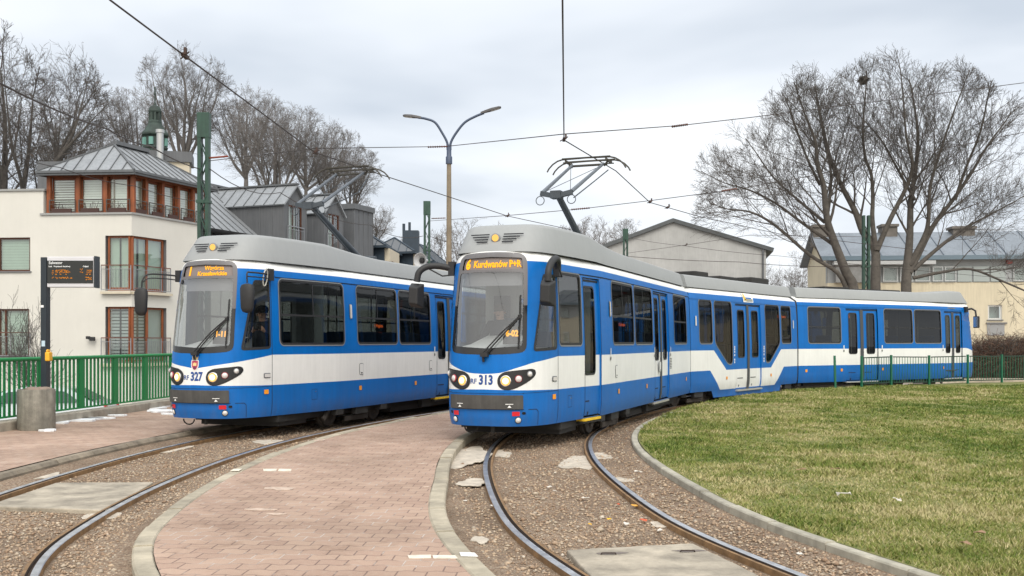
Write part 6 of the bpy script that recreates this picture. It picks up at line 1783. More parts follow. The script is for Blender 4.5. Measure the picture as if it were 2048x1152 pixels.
limb([(1826,540),(1860,512),(1905,478),(1950,450),(2000,425),(2060,395)], .16, .03, .25, 1.6)
limb([(1826,556),(1880,545),(1930,540),(1985,565),(2035,590),(2070,592)], .12, .025, .25, -2.0)
limb([(1830,400),(1800,330),(1780,270),(1750,215)], .10, .03, .15, 2.0)
G1 = bake(tree_geo(21, 15, .5, 5, levels=5, kids=(4,4,5,5,5), rmin=.0062, ratio=.62, traced=tr, up=.17, sp=.47, wig=.62, env=((.3,0,6.8),(9.6,6.5,8.3)), taper=.32), 'big_tree', m_bark, m_twig)
big = tree_obj(G1, 'bare_tree', 'huge bare many stemmed tree with a bird nest, behind the end of the right tram', (bx, D1, -.1))
q = at(1727, 160, D1-.3); mb = MB(); rN = random.Random(5)
for i in range(150):
    a = rN.uniform(0, 6.28); b = rN.uniform(-.5,.5); v = Vector((math.cos(a), math.sin(a), b))*rN.uniform(.08,.26); v.z *= .9
    d_ = Vector((rN.gauss(0,1), rN.gauss(0,1), rN.gauss(0,.5))).normalized()*rN.uniform(.08,.2); mb.tube([q+v-d_, q+v+d_], .010, 3)
mb.lathe([(.02,-.24),(.14,-.18),(.22,0),(.2,.14),(.08,.18)], q, 10); o = mb.build('bird_nest', m_twig); tag(o, 'dark round bird nest of sticks high in the big bare tree', 'nest')

# trees on the hill behind the houses: three grown kinds, copied with turns and sizes
def fan_limbs(seed, H, W, n, r0):
    """main limbs of a round crowned park tree: they leave the bole low, swing out and turn up towards the crown edge"""
    R = random.Random(seed); L_ = [([(0,0,-.4),(.05,0,H*.12),(-.06,.05,H*.26),(.05,-.05,H*.45),(.1,.1,H*.66),(-.1,.0,H*.84)], r0, .03, .40)]
    for j in range(n):
        az = 6.283*j/n+R.uniform(-.35,.35); zs_ = H*R.uniform(.14,.32); e = R.uniform(.45,.92); zt_ = H*(.92-.42*e*e*R.uniform(.8,1.1)); c_, s_ = math.cos(az), math.sin(az)
        P_ = [(0,0,zs_-.2)]
        for f in (.25,.5,.75,1.0):
            rad = W*e*(f**.8)*(1.0-.10*math.sin(f*3)); z = zs_+(zt_-zs_)*(f**1.15); P_.append((c_*rad+R.gauss(0,.16), s_*rad+R.gauss(0,.16), z+R.gauss(0,.12)))
        L_.append((P_, r0*R.uniform(.5,.68), .03, .25))
        if R.random() < .75:
            q = P_[2]; az2 = az+R.choice((-1,1))*R.uniform(.5,.9); L_.append(([P_[1], q, (q[0]+math.cos(az2)*W*.22, q[1]+math.sin(az2)*W*.22, q[2]+H*.14), (q[0]+math.cos(az2)*W*.34, q[1]+math.sin(az2)*W*.34, q[2]+H*.30)], r0*.36, .025, .3))
    return L_
def park_tree(seed, H, W, n, r0, rmin, kids): return tree_geo(seed, H, r0, n, levels=5, kids=kids, rmin=rmin, ratio=.60, traced=fan_limbs(seed, H, W, n, r0), up=.07, sp=.76, env=((0,0,H*.60),(W*1.05,W*1.05,H*.42)), taper=.34)
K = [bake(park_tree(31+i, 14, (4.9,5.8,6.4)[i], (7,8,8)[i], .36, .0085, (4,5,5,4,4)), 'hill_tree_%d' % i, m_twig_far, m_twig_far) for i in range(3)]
KT = [top_of(g) for g in K]
spots = [  # sighting x, top y, distance, kind, label
 (368, 82, 92, 0, 'tallest bare tree of the hill, right of the church tower'),
 (275, 175, 96, 1, 'bare tree just left of the church tower'),
 (150, 232, 84, 1, 'low bare tree behind the left side of the rooftop room'),
 (492, 160, 94, 0, 'tall bare tree over the first dormer of the terraced house'),
 (548, 188, 86, 1, 'bare tree with a wide crown over the first dormer ridge'),
 (612, 215, 98, 2, 'bare tree right of the first dormer'),
 (662, 240, 90, 0, 'bare tree behind the left tram pantograph'),
 (700, 285, 102, 1, 'lower bare tree at the right end of the hill trees'),
 (735, 395, 112, 2, 'small bare tree over the clad chimney'),
]
hx = [-400, 60, 420, 600, 680, 760, 900]; hy = [388, 388, 392, 400, 430, 540, 640]
def hill_z(px, d_): return (H_EYE+(HOR-float(np.interp(px, hx, hy)))*96/FPX)*max(0, min(1, (d_-66)/26.0))**1.2-1.2*max(0, min(1, (92-d_)/26.0))
mb = MB(); mb.grid([[Vector((at(px, 0, max(d_, 80)).x, d_, hill_z(px, d_))) for px in range(-400, 901, 50)] for d_ in (66, 74, 82, 90, 96, 110, 150)])
o = mb.build('hill', ground_mat('hill_soil', [(0.3, (.06,.05,.035)), (0.7, (.12,.11,.07))]), None, True); o['kind'] = 'structure'
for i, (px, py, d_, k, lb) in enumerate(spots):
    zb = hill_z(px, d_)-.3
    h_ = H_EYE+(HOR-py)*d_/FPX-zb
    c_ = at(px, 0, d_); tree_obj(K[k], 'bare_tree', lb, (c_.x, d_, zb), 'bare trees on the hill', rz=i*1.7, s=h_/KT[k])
# the tree at the left edge keeps some dead leaves
t_ = park_tree(47, 14, 5.6, 9, .42, .0075, (4,4,5,5,4))
rL = random.Random(3); cv = t_[1].v; n_cv = len(cv)
for i in range(2600):
    p_ = Vector(cv[rL.randrange(n_cv)]); s_ = rL.uniform(.03, .07); a = Vector((rL.gauss(0,1), rL.gauss(0,1), rL.gauss(0,1))).normalized(); b = a.orthogonal().normalized(); 
    if p_.x < 0 and rL.random() < .7: continue
    t_[1].add([p_, p_+a*s_-b*s_*.4, p_+a*s_*1.8, p_+a*s_+b*s_*.5], [(0,1,2,3)], 1)
G3 = (t_[0].mesh('edge_trunk', m_bark, True), t_[1].mesh('edge_crown', [m_twig, M('dead_leaf', (.085,.055,.04), .9)]))
c_ = at(6, 0, 56); tree_obj(G3, 'bare_tree', 'large dark tree with some dead leaves at the left edge, behind the flat parapet', (c_.x, 56, 3.2), s=(H_EYE+(HOR-36)*56/FPX-3.2)/top_of(G3), rz=.6)
# small trees in the gap between the trams and behind the hall
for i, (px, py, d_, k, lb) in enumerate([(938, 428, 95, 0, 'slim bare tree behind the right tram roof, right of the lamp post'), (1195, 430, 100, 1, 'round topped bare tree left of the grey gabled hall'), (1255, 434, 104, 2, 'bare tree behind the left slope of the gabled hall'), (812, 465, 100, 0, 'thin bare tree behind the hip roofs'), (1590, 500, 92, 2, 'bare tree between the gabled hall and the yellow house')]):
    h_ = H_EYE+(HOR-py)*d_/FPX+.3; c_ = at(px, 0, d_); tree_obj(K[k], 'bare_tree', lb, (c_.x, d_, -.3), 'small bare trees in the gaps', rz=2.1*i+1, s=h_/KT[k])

# bare shrub in front of the apartment house and the thicket by the loop
t_ = tree_geo(61, 3.6, .03, 9, spread=.9, levels=4, kids=(4,5,5,4), rmin=.005, ratio=.6, base_frac=.06, up=.2, len0=.62)
c_ = at(62, 0, 33); sh = tree_obj(bake(t_, 'shrub', m_twig, m_twig), 'bare_shrub', 'leafless shrub behind the green railing, in front of the cream apartment house', (c_.x, 33, -1.15), s=1.05); sh['category'] = 'shrub'
def thicket(name, label, px0, px1, d_, htop, seed, n_):
    R = random.Random(seed); mb = MB(); x0, x1 = at(px0, 0, d_).x, at(px1, 0, d_).x
    for i in range(n_):
        x = R.uniform(x0, x1); y = d_+R.uniform(-.2, 2.2); edge_ = min(1, (x-x0)/1.2+.35, 1); h_ = htop*R.uniform(.6, 1.05)*edge_
        v = Vector((x, y, -.1)); pts = [v.copy()]; dx, dy = R.gauss(0,.35), R.gauss(0,.3)-.15
        for j in range(1, 6):
            f = j/5; pts.append(Vector((x+dx*f*f*1.6+R.gauss(0,.05), y+dy*f*f*1.5, -.1+h_*(f*1.25-.32*f*f*(1+abs(dx)))+R.gauss(0,.03))))
        mb.tube(pts, [.014,.012,.010,.008,.007,.005], 3, R.choice((0,0,1,2)), caps=False)
        if i % 2 == 0:
            for j in range(3):
                a = R.choice(pts[2:]); e = a+Vector((R.gauss(0,.3), R.gauss(0,.25)-.1, R.gauss(.0,.22))); mb.tube([a, a.lerp(e,.5)+Vector((0,0,.06)), e], .006, 3, R.choice((0,1,2)), caps=False)
    for i in range(n_//2):   # ivy leaves low in the thicket
        x = R.uniform(x0+.2, x1); z = abs(R.gauss(0,.45)); p_ = Vector((x, d_+R.uniform(-.35,.6), z)); s_ = R.uniform(.03,.07)
        a = Vector((R.gauss(0,1), R.gauss(0,.4), R.gauss(0,1))).normalized(); b = a.orthogonal().normalized(); mb.add([p_, p_+a*s_-b*s_*.6, p_+a*s_*1.6, p_+a*s_+b*s_*.6], [(0,1,2,3)], 3)
    o = mb.build(name, [m_twig, M('twig_red', (.10,.05,.035), .95), M('twig_tan', (.17,.11,.075), .95), M('ivy_leaf', (.028,.042,.018), .7)]); tag(o, label, 'hedge'); return o
thicket('hedge', 'tangled leafless brown hedge behind the green fence, right of the tram', 1946, 2400, 45.5, 2.15, 8, 9500)

# ================================================================== MASTS, LAMP, WIRES
def mast(px, pyt, d_, w_, label, zb=-.1, plate=True):
    c_ = at(px, pyt, d_); root = empty('catenary_mast', (c_.x, d_, zb)); tag(root, label, 'mast', 'green lattice masts')
    H = c_.z-zb; mb = MB(); hw = w_/2
    for sx in (-1, 1):
        mb.box((sx*(hw-.045), 0, H/2), (.09, w_*.75, H))
    b = mb.build('mast_post', m_mast, root, bevel=.004)
    mb = MB(); z = .3; k = 1
    while z < H-.75:
        for dy in (-w_*.36, w_*.36): mb.bar((-k*(hw-.06), dy, z), (k*(hw-.06), dy, z+.42), .02, .055, up=(0,1,0))
        z += .46; k = -k
    mb.build('lattice', m_mast, root)
    if plate:
        mb = MB(); mb.box((0, 0, H-.30), (w_+.02, w_*.8, .62)); mb.build('head_box', m_mast, root, bevel=.006)
    mb = MB(); 
    for z in (H-2.2, H-4.0): mb.box((0, 0, z), (w_+.05, w_*.85, .08))
    mb.build('clamp_band', m_mast, root)
    return root
MA = mast(408, 227, 25.5, .28, 'nearest green lattice catenary mast, rising behind the left tram front')
MBm = mast(854, 403, 46, .29, 'green lattice mast between the trams with a loudspeaker beside it')
MC = mast(1251, 458, 58, .28, 'short looking green mast in front of the grey gabled hall')
MD_ = mast(1732, 431, 44, .30, 'green lattice mast in front of the big many stemmed tree', plate=False)
# loudspeaker
q = at(846, 521, 42); R = Matrix.Rotation(math.radians(115), 3, 'X') @ Matrix.Rotation(.0, 3, 'Y'); R = Vector((-.55, -1, -.05)).to_track_quat('Z','Y').to_matrix()
mb = MB(); mb.lathe([(.06,-.3),(.08,-.12),(.16,.05),(.30,.22),(.32,.22),(.30,.21),(.15,.06),(.05,.0)], (0,0,0), 20, 0, R); mb.lathe([(.01,.14),(.11,.12),(.12,.0)], (0,0,0), 14, 1, R); mb.tube([(0,0,-.05),(.12,.35,-.1),(.2,3.9,-.3)], .03, 6)
o = mb.build('loudspeaker', [M('speaker_grey', (.42,.43,.44), .5), m_rubber], None, True, tuple(q), angle=45); tag(o, 'grey horn loudspeaker held out from a green mast above the left tram roof', 'loudspeaker')

# double armed street lamp
dL = 38.0; c_ = at(898, 325, dL); lamp = empty('street_lamp', (c_.x, dL, 0)); tag(lamp, 'double armed street lamp on a concrete post between the two trams', 'lamp')
zc_ = lambda py: H_EYE+(HOR-py)*dL/FPX
mb = MB(); mb.lathe([(.13,-.1),(.082,zc_(325))], (0,0,0), 16); mb.build('post', M('lamp_concrete', (.235,.19,.135), .9, var=.2, streak=.2), lamp, True, angle=40)
mb = MB(); mb.lathe([(.12,zc_(328)),(.12,zc_(314)),(.09,zc_(312)),(.085,zc_(290))], (0,0,0), 14); mb.build('post_collar', M('lamp_blue', (.045,.065,.11), .5), lamp, True, angle=40)
for sg, xt, yt, yb_ in ((-1, 836, 235, 236), (1, 968, 226, 225)):
    xe = (xt-898)*dL/FPX; pts = [(sg*.05,0,zc_(300)),(sg*.07,0,zc_(285)),(sg*.16+ (xe*.08),0,zc_(266)),(xe*.45,0,zc_(245)),(xe*.75,0,zc_((yt+240)/2)),(xe,0,zc_(yt))]
    mb = MB(); mb.tube([tuple(p) for p in catmull(pts, 5)], .045, 10); mb.build('lamp_arm', M('lamp_blue', (.045,.065,.11)), lamp, True, angle=50)
    tip = (806 if sg < 0 else 1002, 231 if sg < 0 else 214); e = Vector(((tip[0]-898)*dL/FPX, 0, zc_(tip[1]))); s_ = Vector((xe-sg*.12, 0, zc_(yt)))
    mb = MB(); dv = (e-s_).normalized(); nv = Vector((-dv.z, 0, dv.x)); nv = nv if nv.z > 0 else -nv; L_ = (e-s_).length
    pr = [(0,-.035,.035,.05),(.25*L_,-.035,.05,.09),(.55*L_,-.035,.055,.15),(.9*L_,-.03,.035,.16),(L_,-.02,.01,.12)]; rows = []
    for t, a, b, w_ in pr:
        o_ = s_+dv*t; rows.append([o_+nv*a+Vector((0,-w_,0)), o_+nv*b+Vector((0,-w_*.6,0)), o_+nv*b+Vector((0,w_*.6,0)), o_+nv*a+Vector((0,w_,0)), o_+nv*a+Vector((0,-w_,0))])
    mb.grid(rows); mb.add(rows[-1][:4], [(0,1,2,3)]); mb.add(rows[0][:4], [(3,2,1,0)])
    hd = mb.build('lamp_head', M('lamp_housing', (.055,.05,.048), .5), lamp)
    mb = MB(); P_ = [s_+dv*(.5*L_)-nv*.04+Vector((0,y,0)) for y in (-.12,.12)]+[s_+dv*(.92*L_)-nv*.036+Vector((0,y,0)) for y in (.12,-.12)]; mb.add(P_, [(0,1,2,3)]); mb.build('lamp_glass', M('lamp_lens', (.45,.45,.42), .2), hd)

def wire(pts, r, label, name='overhead_wire', clamps=(), group='overhead tram wires', sag=0.0):
    P_ = []
    for a, b in zip(pts[:-1], pts[1:]):
        a, b = Vector(a), Vector(b)
        for i in range(8):
            f = i/8; q = a.lerp(b, f); q.z -= sag*4*f*(1-f); P_.append(q)
    P_.append(Vector(pts[-1])); mb = MB(); mb.tube(P_, r, 6)
    o = mb.build(name, m_wire); tag(o, label, 'wire', group)
    for c_ in clamps:
        c_ = Vector(c_); k = MB(); k.box(c_, (.05,.20,.045)); k.box(c_+Vector((.03,-.08,.04)), (.03,.06,.09)); k.tube([c_+Vector((-.07,.05,-.02)), c_+Vector((.07,-.05,.04))], .010, 6); k.build('wire_clamp', M('clamp_dark', (.05,.025,.018), .7), o)
    return o
ZW = 5.32
def wz(px, py, z=ZW): 
    d_ = (z-H_EYE)*FPX/(HOR-py); return at(px, py, d_)
cwL = [(-3.3,3.5,ZW), wz(220,0), wz(370,112), wz(630,305), wz(770,352), wz(1015,432), wz(1140,459)]
wire(cwL, .011, 'contact wire over the left track, running down from the upper left', clamps=[wz(370,112), wz(632,305), wz(1015,432)])
cwR = [(.9,3.0,ZW), wz(1125,0), wz(1128,280), wz(1232,342), wz(1300,405), wz(1402,434), wz(1560,468), (17,42,ZW)]
wire(cwR, .011, 'contact wire over the right track, hanging straight down in view to the right pantograph', clamps=[wz(1128,279), wz(1300,404), wz(1335,415)])
A = wz(630,305); B = wz(1128,279)
wire([MA.location+Vector((.1,0,6.2)), A+Vector((0,0,.08)), at(890,293,26), B+Vector((0,0,.1)), at(1360,251,22), at(1500,235,24), at(2060,164,28)], .009, 'span wire crossing the sky over both pantographs to the right edge', name='span_wire')
def insul(a, b, label):
    mb = MB(); a, b = Vector(a), Vector(b)
    for i in range(9): 
        q = a.lerp(b, i/8); R = (b-a).to_track_quat('Z','Y').to_matrix(); mb.lathe([(.014,-.02),(.030,0),(.014,.02)], q, 8, 0, R)
    mb.tube([a, b], .014, 6); o = mb.build('strain_insulator', m_porcelain, None, True); tag(o, label, 'insulator', 'insulators in the span wires')
insul(at(857,294,25.7), at(893,293,25.8), 'brown strain insulator left of the lamp post arms, in the long span wire')
insul(at(1345,253,22), at(1374,249,22.2), 'brown strain insulator on the span wire, right of the right pantograph')
E = wz(1300,405)
wire([MBm.location+Vector((.15,-.1,H_EYE+(HOR-438)*46/FPX)), at(1015,431,30.5), at(1160,418,29), E+Vector((0,0,.05)), at(1470,379,25), at(1620,352,25), at(2060,262,27)], .009, 'lower span wire from the middle green mast past the right pantograph', name='span_wire')
insul(at(864,437,45), at(890,436,44), 'brown strain insulator beside the middle green mast'); insul(at(1144,419,29.2), at(1178,416,28.8), 'brown strain insulator behind the lower arm of the right pantograph'); insul(at(1445,382,25.3), at(1472,378,25), 'brown strain insulator in front of the left side of the big tree')
wire([at(-20,156,12.5), at(215,258,17), at(300,292,20), MA.location+Vector((-.1,0,H_EYE+(HOR-330)*25.5/FPX))], .014, 'thick cable from the left edge over the zinc hip roof to the near mast', name='cable', sag=.05)
wire([at(-20,290,19), at(120,335,22), at(270,372,24.5), MA.location+Vector((-.1,0,H_EYE+(HOR-395)*25.5/FPX))], .009, 'thin cable passing in front of the rooftop room', name='cable', sag=.06)
wire([MA.location+Vector((.15,0,H_EYE+(HOR-330)*25.5/FPX)), at(560,385,33), at(740,450,40), at(846,472,46)], .012, 'drooping cable from the near mast past the dormers to the middle mast', name='cable', sag=.25)
wire([at(860,473,46), at(1000,490,52), at(1245,540,58)], .012, 'drooping cable from the middle mast towards the gabled hall', name='cable', sag=.2)
wire([MC.location+Vector((.1,-.1,H_EYE+(HOR-503)*58/FPX)), at(1372,490,50), at(1500,470,44), MD_.location+Vector((0,-.2,H_EYE+(HOR-470)*44/FPX))], .009, 'span wire in front of the grey gabled hall', name='span_wire', clamps=[at(1372,490,50)])
wire([at(1262,476,58), at(1372,492,50), at(1560,512,46), at(2060,560,44)], .009, 'contact wire in front of the gabled hall', sag=.05)
wire([at(1150,502,50), at(1480,524,48), MD_.location+Vector((0,-.2,H_EYE+(HOR-528)*44/FPX))], .012, 'pale cable low in front of the gabled hall', name='cable', sag=.1)
mb = MB(); mb.tube([MA.location+Vector((.12,0,H_EYE+(HOR-316)*25.5/FPX+.1)), MA.location+Vector((.62,-.1,H_EYE+(HOR-314)*25.5/FPX+.1))], .022, 6); mb.build('bracket_arm', M('rust_red', (.22,.05,.025), .8), None)
o = bpy.data.objects[-1] if False else [x for x in COL.objects if x.name.startswith('bracket_arm')][0]; o.parent = MA; o.matrix_parent_inverse = Matrix.Translation(-MA.location)

# ================================================================== LEFT PAVEMENT: railing, sign, bin, car
fp = [np.array(q) for q in FENCE]
FP = np.array(FENCE, float); fl = np.concatenate([[0], np.cumsum(np.linalg.norm(np.diff(FP, axis=0), axis=1))])
def fpos(s): return Vector((np.interp(s, fl, FP[:,0]), np.interp(s, fl, FP[:,1]), 0))
s_start = float(np.interp(16.6, FP[:,1], fl)); s_end = float(np.interp(33.5, FP[:,1], fl))
mb = MB(); N_ = 40; rows = []
dirv = (FP[2]-FP[1])/np.linalg.norm(FP[2]-FP[1]); nx = Vector((dirv[1], -dirv[0], 0))
for i in range(N_):
    p_ = fpos(fl[-1]*i/(N_-1)); rows.append([p_+nx*.13+Vector((0,0,-.2)), p_+nx*.13+Vector((0,0,.22)), p_+nx*.115+Vector((0,0,.24)), p_-nx*.13+Vector((0,0,.24)), p_-nx*.15+Vector((0,0,-1.2))])
mb.grid(rows, flip=True); wl = mb.build('low_wall', M('low_wall_concrete', (.36,.325,.265), .9, var=.3, vscale=3, bump=.3)); tag(wl, 'low weathered concrete wall under the green railing', 'wall')
gr = empty('railing', tuple(fpos(s_start))); tag(gr, 'bright green slatted metal railing on the low concrete wall, behind the bin', 'railing')
inv = Matrix.Translation(-fpos(s_start))
zt, zb = 1.29, .30
mb = MB(); pr = [fpos(s_start-.25)+Vector((0,0,.62)), fpos(s_start-.22)+Vector((0,0,1.0)), fpos(s_start-.12)+Vector((0,0,1.2)), fpos(s_start+.12)+Vector((0,0,zt))]
mb.tube([tuple(p) for p in catmull([tuple(p) for p in pr], 4)]+[tuple(fpos(s_start+.3+(s_end-s_start-.3)*i/30)+Vector((0,0,zt))) for i in range(31)], .036, 8); o = mb.build('top_rail', m_fencegreen, gr, True); o.matrix_parent_inverse = inv
mb = MB()
for i in range(30): mb.bar(fpos(s_start+(s_end-s_start)*i/30)+Vector((0,0,zb)), fpos(s_start+(s_end-s_start)*(i+1)/30)+Vector((0,0,zb)), .05, .03)
o = mb.build('bottom_rail', m_fencegreen, gr); o.matrix_parent_inverse = inv
s = s_start+.05; k = 0; nb_ = 0
while s < s_end and nb_ < 98:
    p_ = fpos(s); w_ = .20 if k % 9 == 5 else .055
    m = MB(); yaw = -math.atan2(dirv[0], dirv[1]); m.box((p_.x, p_.y, (zt+zb)/2-.02), (.022 if w_ < .1 else .03, w_, zt-zb-.02), rz=yaw)
    o = m.build('post' if w_ > .1 else 'bar', m_fencegreen if w_ > .1 else m_fencedark, gr); o.matrix_parent_inverse = inv; nb_ += 1
    s += .148+(w_-.05)*.4; k += 1
# departure board on its black post
c_ = gnd(91, 857, .075); sg_ = empty('departure_board', (c_.x, c_.y, .075)); tag(sg_, 'electronic departure board on a tall black post, headed Salwator', 'sign')
dS = c_.y; k_ = dS/FPX
mb = MB(); mb.box((0,0,(857-515)*k_/2), (.105,.16,(857-515)*k_)); mb.build('post', M('sign_post_black', (.012,.02,.028), .4, var=.2), sg_, bevel=.008)
X = lambda px: (px-91)*k_; Z = lambda py: (857-py)*k_
mb = MB(); mb.box(((X(98)+X(191))/2, 0, (Z(514)+Z(575))/2), (X(191)-X(98), .16, Z(514)-Z(575))); hs_ = mb.build('board_case', M('board_silver', (.58,.58,.6), .4, var=.05), sg_, bevel=.012)
mb = MB(); mb.box((X(194), 0, (Z(514)+Z(575))/2), (.03,.18,Z(514)-Z(575)+.02)); mb.build('end_strip', M('sign_post_black', (.012,.02,.028)), sg_)
mb = MB(); mb.box(((X(99)+X(190))/2, -.084, (Z(522)+Z(567))/2), (X(190)-X(99), .01, Z(522)-Z(567))); mb.build('screen', M('board_screen', (.012,.014,.013), .25), hs_)
def flat_text(parent, name, items, mat, y=-.0905):
    mb = MB()
    for body, x, z, size, al in items:
        v, f = text_geo(body, size, .001, al); mb.add([(x+a, y, z+b) for a, b in v], f)
    return mb.build(name, mat, parent)
flat_text(hs_, 'board_heading', [('Salwator', X(102), Z(526.5), .068, 'LEFT'), ('Linia', X(101.5), Z(533.6), .034, 'LEFT'), ('Przystanek docelowy', X(112), Z(533.6), .034, 'LEFT'), ('Odjazd', X(170), Z(533.6), .034, 'LEFT')], M('board_lettering', (.72,.74,.74), .5))
rD = random.Random(9)
def led_row(name, segs):
    mb = MB()
    for x0, x1, y0, y1 in segs:
        x = x0
        while x < x1:
            w_ = rD.uniform(.7, 1.6); mb.box((X(x+w_/2), -.0905, Z(rD.uniform(y0+.5, y1-.5))), (w_*k_*.9, .003, rD.uniform(.9, 2.2)*k_)); x += w_+rD.uniform(.1,.7)
    mb.build(name, EM('board_led', (1.0,.32,.02), .9), hs_)
led_row('board_row', [(109,111,540,544),(115,140,540,543.5),(164.5,168.5,538,544),(178,187,540,543.5)]); led_row('board_row', [(108.5,111.5,543.5,547),(115,120,543.5,547),(123,144,543.5,547),(164,169,543.5,546),(177,187,543.5,547)])
led_row('board_row', [(109,110.5,548.5,550.5),(115,117,548.5,550),(124,126,548.5,550),(135,137,548.5,550.5),(176,179,548.5,550),(183,186,548.5,550)]); led_row('board_row', [(108.5,111,554.5,557.5),(115,120,554.5,558),(123,141,554.5,558),(144,148,554.5,557.5),(174.5,187,554,558)]); led_row('board_row', [(176,179,558,561),(180,186,558,561)])
mb = MB(); mb.box((0, -.085, Z(687)), (.06,.006,.10)); mb.build('notice', M('notice_blue', (.45,.58,.66), .5), sg_); mb = MB(); mb.box((-.02,-.084,Z(613)), (.05,.006,.04)); mb.build('small_label', m_whitemark, sg_)
mb = MB(); mb.box((X(98.5), -.02, Z(713)), (.085,.14,.16)); mb.box((X(97), -.02, Z(702)), (.05,.12,.06)); mb.build('yellow_button_box', M('button_yellow', (.78,.40,.02), .4), sg_, bevel=.02)
# concrete bin
c_ = gnd(56, 862, .075); mb = MB(); kb = c_.y/FPX; r_ = 36*kb; h_ = 82*kb
mb.lathe([(r_*.97,0),(r_,.02),(r_,h_-.02),(r_*.985,h_),(r_*.86,h_),(r_*.84,h_-.05),(r_*.84,h_-.12)], (c_.x, c_.y+r_, .075), 40, 0); bn = mb.build('litter_bin', M('bin_concrete', (.27,.255,.215), .95, var=.3, vscale=6, bump=.6, bscale=55, streak=.35), None, True, angle=40)
tag(bn, 'round grey concrete litter bin at the foot of the departure board', 'bin')
mb = MB(); rr__ = random.Random(4)
for i in range(9): 
    a = rr__.uniform(0, 6.28); q = (c_.x+r_*.5*math.cos(a), c_.y+r_+r_*.5*math.sin(a), .075+h_-.03); mb.lathe([(.02,-.05),(.1,-.02),(.12,.03),(.07,.06),(.01,.07)], q, 9)
o = mb.build('bin_liner', M('liner_brown', (.24,.18,.14), .7, var=.3), bn, True)

# silver car parked on the lower street behind the railing
def car(loc, rz, label):
    root = empty('parked_car', loc, rz); tag(root, label, 'car')
    paint_ = M('car_silver', (.50,.53,.56), .25, metal=.5, coat=.6); gl = M('car_glass', (.03,.045,.05), .08); tyre = M('tyre_black', (.015,.015,.015), .9)
    W_ = .86
    prof = [(-2.12,.42),(-2.15,.60),(-2.08,.78),(-1.95,.90),(-1.30,.98),(-.62,1.36),(-.2,1.45),(.55,1.46),(1.10,1.40),(1.72,1.05),(2.02,.98),(2.12,.85),(2.14,.55),(2.08,.40)]
    mb = MB(); rows = []
    for sx, kx in ((-1,1),(-.96,1.0),(-.5,1.01),(0,1.015),(.5,1.01),(.96,1.0),(1,1)):
        row = []
        for x, z in prof:
            tw = 1.0 if z < 1.0 else 1-.28*min(1,(z-1.0)/.46); row.append((x, sx*W_*tw, z*(kx if z > .9 else 1)))
        rows.append(row)
    mb.grid(rows, 0)
    for sx, fl_ in ((-1,True),(1,False)):
        r = [(x, sx*W_*(1.0 if z < 1.0 else 1-.28*min(1,(z-1.0)/.46)), z) for x, z in prof]; mb.add(r, [tuple(range(len(r))) if fl_ else tuple(range(len(r)-1,-1,-1))])
    mb.build('body', paint_, root, True, angle=35)
    for sx in (-1, 1):
        for pts in ([(-.98,1.02),(-.55,1.32),(.12,1.38),(.12,1.02)], [(.18,1.02),(.18,1.38),(1.0,1.33),(1.42,1.04)]):
            mb = MB(); P_ = [(x, sx*(W_*(1-.28*min(1,max(0,(z-1.0))/.46))+.006), z) for x, z in pts]; mb.add(P_, [(0,1,2,3)]); mb.build('side_window', gl, root)
        for x in (-1.35, 1.32):
            mb = MB(); R = Matrix.Rotation(PI/2, 3, 'X'); mb.lathe([(.31,-.1),(.31,.1),(.2,.11),(.2,.06),(.02,.06)], (x, sx*.78, .31), 20, 0, R); mb.build('wheel', tyre, root, True, angle=40)
        mb = MB(); mb.box((-2.03, sx*.62, .72), (.16,.34,.15)); mb.build('headlight', m_lens, root, bevel=.03); mb = MB(); mb.box((2.06, sx*.68, .86), (.12,.22,.2)); mb.build('tail_light', m_redref, root, bevel=.03)
        mb = MB(); mb.box((-.72, sx*.98, 1.03), (.14,.18,.12)); mb.build('wing_mirror', paint_, root, bevel=.03)
    mb = MB(); mb.add([(-1.28,-.74,1.0),(-1.28,.74,1.0),(-.66,.62,1.345),(-.66,-.62,1.345)], [(0,1,2,3)]); mb.v = [(x-.02,y,z+.015) for x,y,z in mb.v]; mb.build('windscreen', gl, root)
    mb = MB(); mb.add([(1.14,-.6,1.385),(1.14,.6,1.385),(1.69,.72,1.08),(1.69,-.72,1.08)], [(0,1,2,3)]); mb.v = [(x+.02,y,z+.015) for x,y,z in mb.v]; mb.build('rear_window', gl, root)
c_ = at(72, 0, 29.5); car((c_.x, 29.5, -1.14), math.radians(8), 'silver car parked on the lower street behind the green railing')

# ================================================================== GREEN FENCE AT THE LAWN EDGE
FQ = [(11.08,32.45),(12.35,33.35),(13.95,34.25),(15.6,35.05),(17.15,35.85),(19.2,36.7),(21.4,37.5)]
m_f2 = M('lawn_fence_green', (.008,.115,.055), .5, var=.15)
for i, (a, b) in enumerate(zip(FQ[:-1], FQ[1:])):
    a, b = Vector((*a, float(lawn_z(a[0], a[1])))), Vector((*b, float(lawn_z(b[0], b[1]))))
    nm = ['just right of the tram middle door', 'second from the free standing post', 'in front of the rear windows of the tram', 'at the rear end of the tram', 'in front of the brown hedge', 'at the right picture edge'][i]
    root = empty('barred_fence', tuple(a)); tag(root, 'low green barred fence panel %s' % nm, 'fence', 'green fence panels along the lawn')
    d_ = (b-a); L_ = d_.length; u = d_.normalized(); yaw = math.atan2(u.y, u.x)
    mb = MB(); mb.box((0,0,.47), (.06,.06,1.04)); mb.build('post', m_f2, root, False, (0,0,0), yaw)
    mb = MB(); mb.bar(u*.1+Vector((0,0,.93)), d_-u*.1+Vector((0,0,.93)), .03, .035); mb.bar(u*.1+Vector((0,0,.10)), d_-u*.1+Vector((0,0,.10)), .03, .035); mb.build('rail', M('fence_rail_dark', (.012,.035,.022), .5), root)
    n = int(L_/.125)
    for j in range(1, n):
        p_ = d_*(j/n); m = MB(); m.box((p_.x, p_.y, .51+p_.z), (.014,.014,.82)); m.build('bar', m_f2, root)
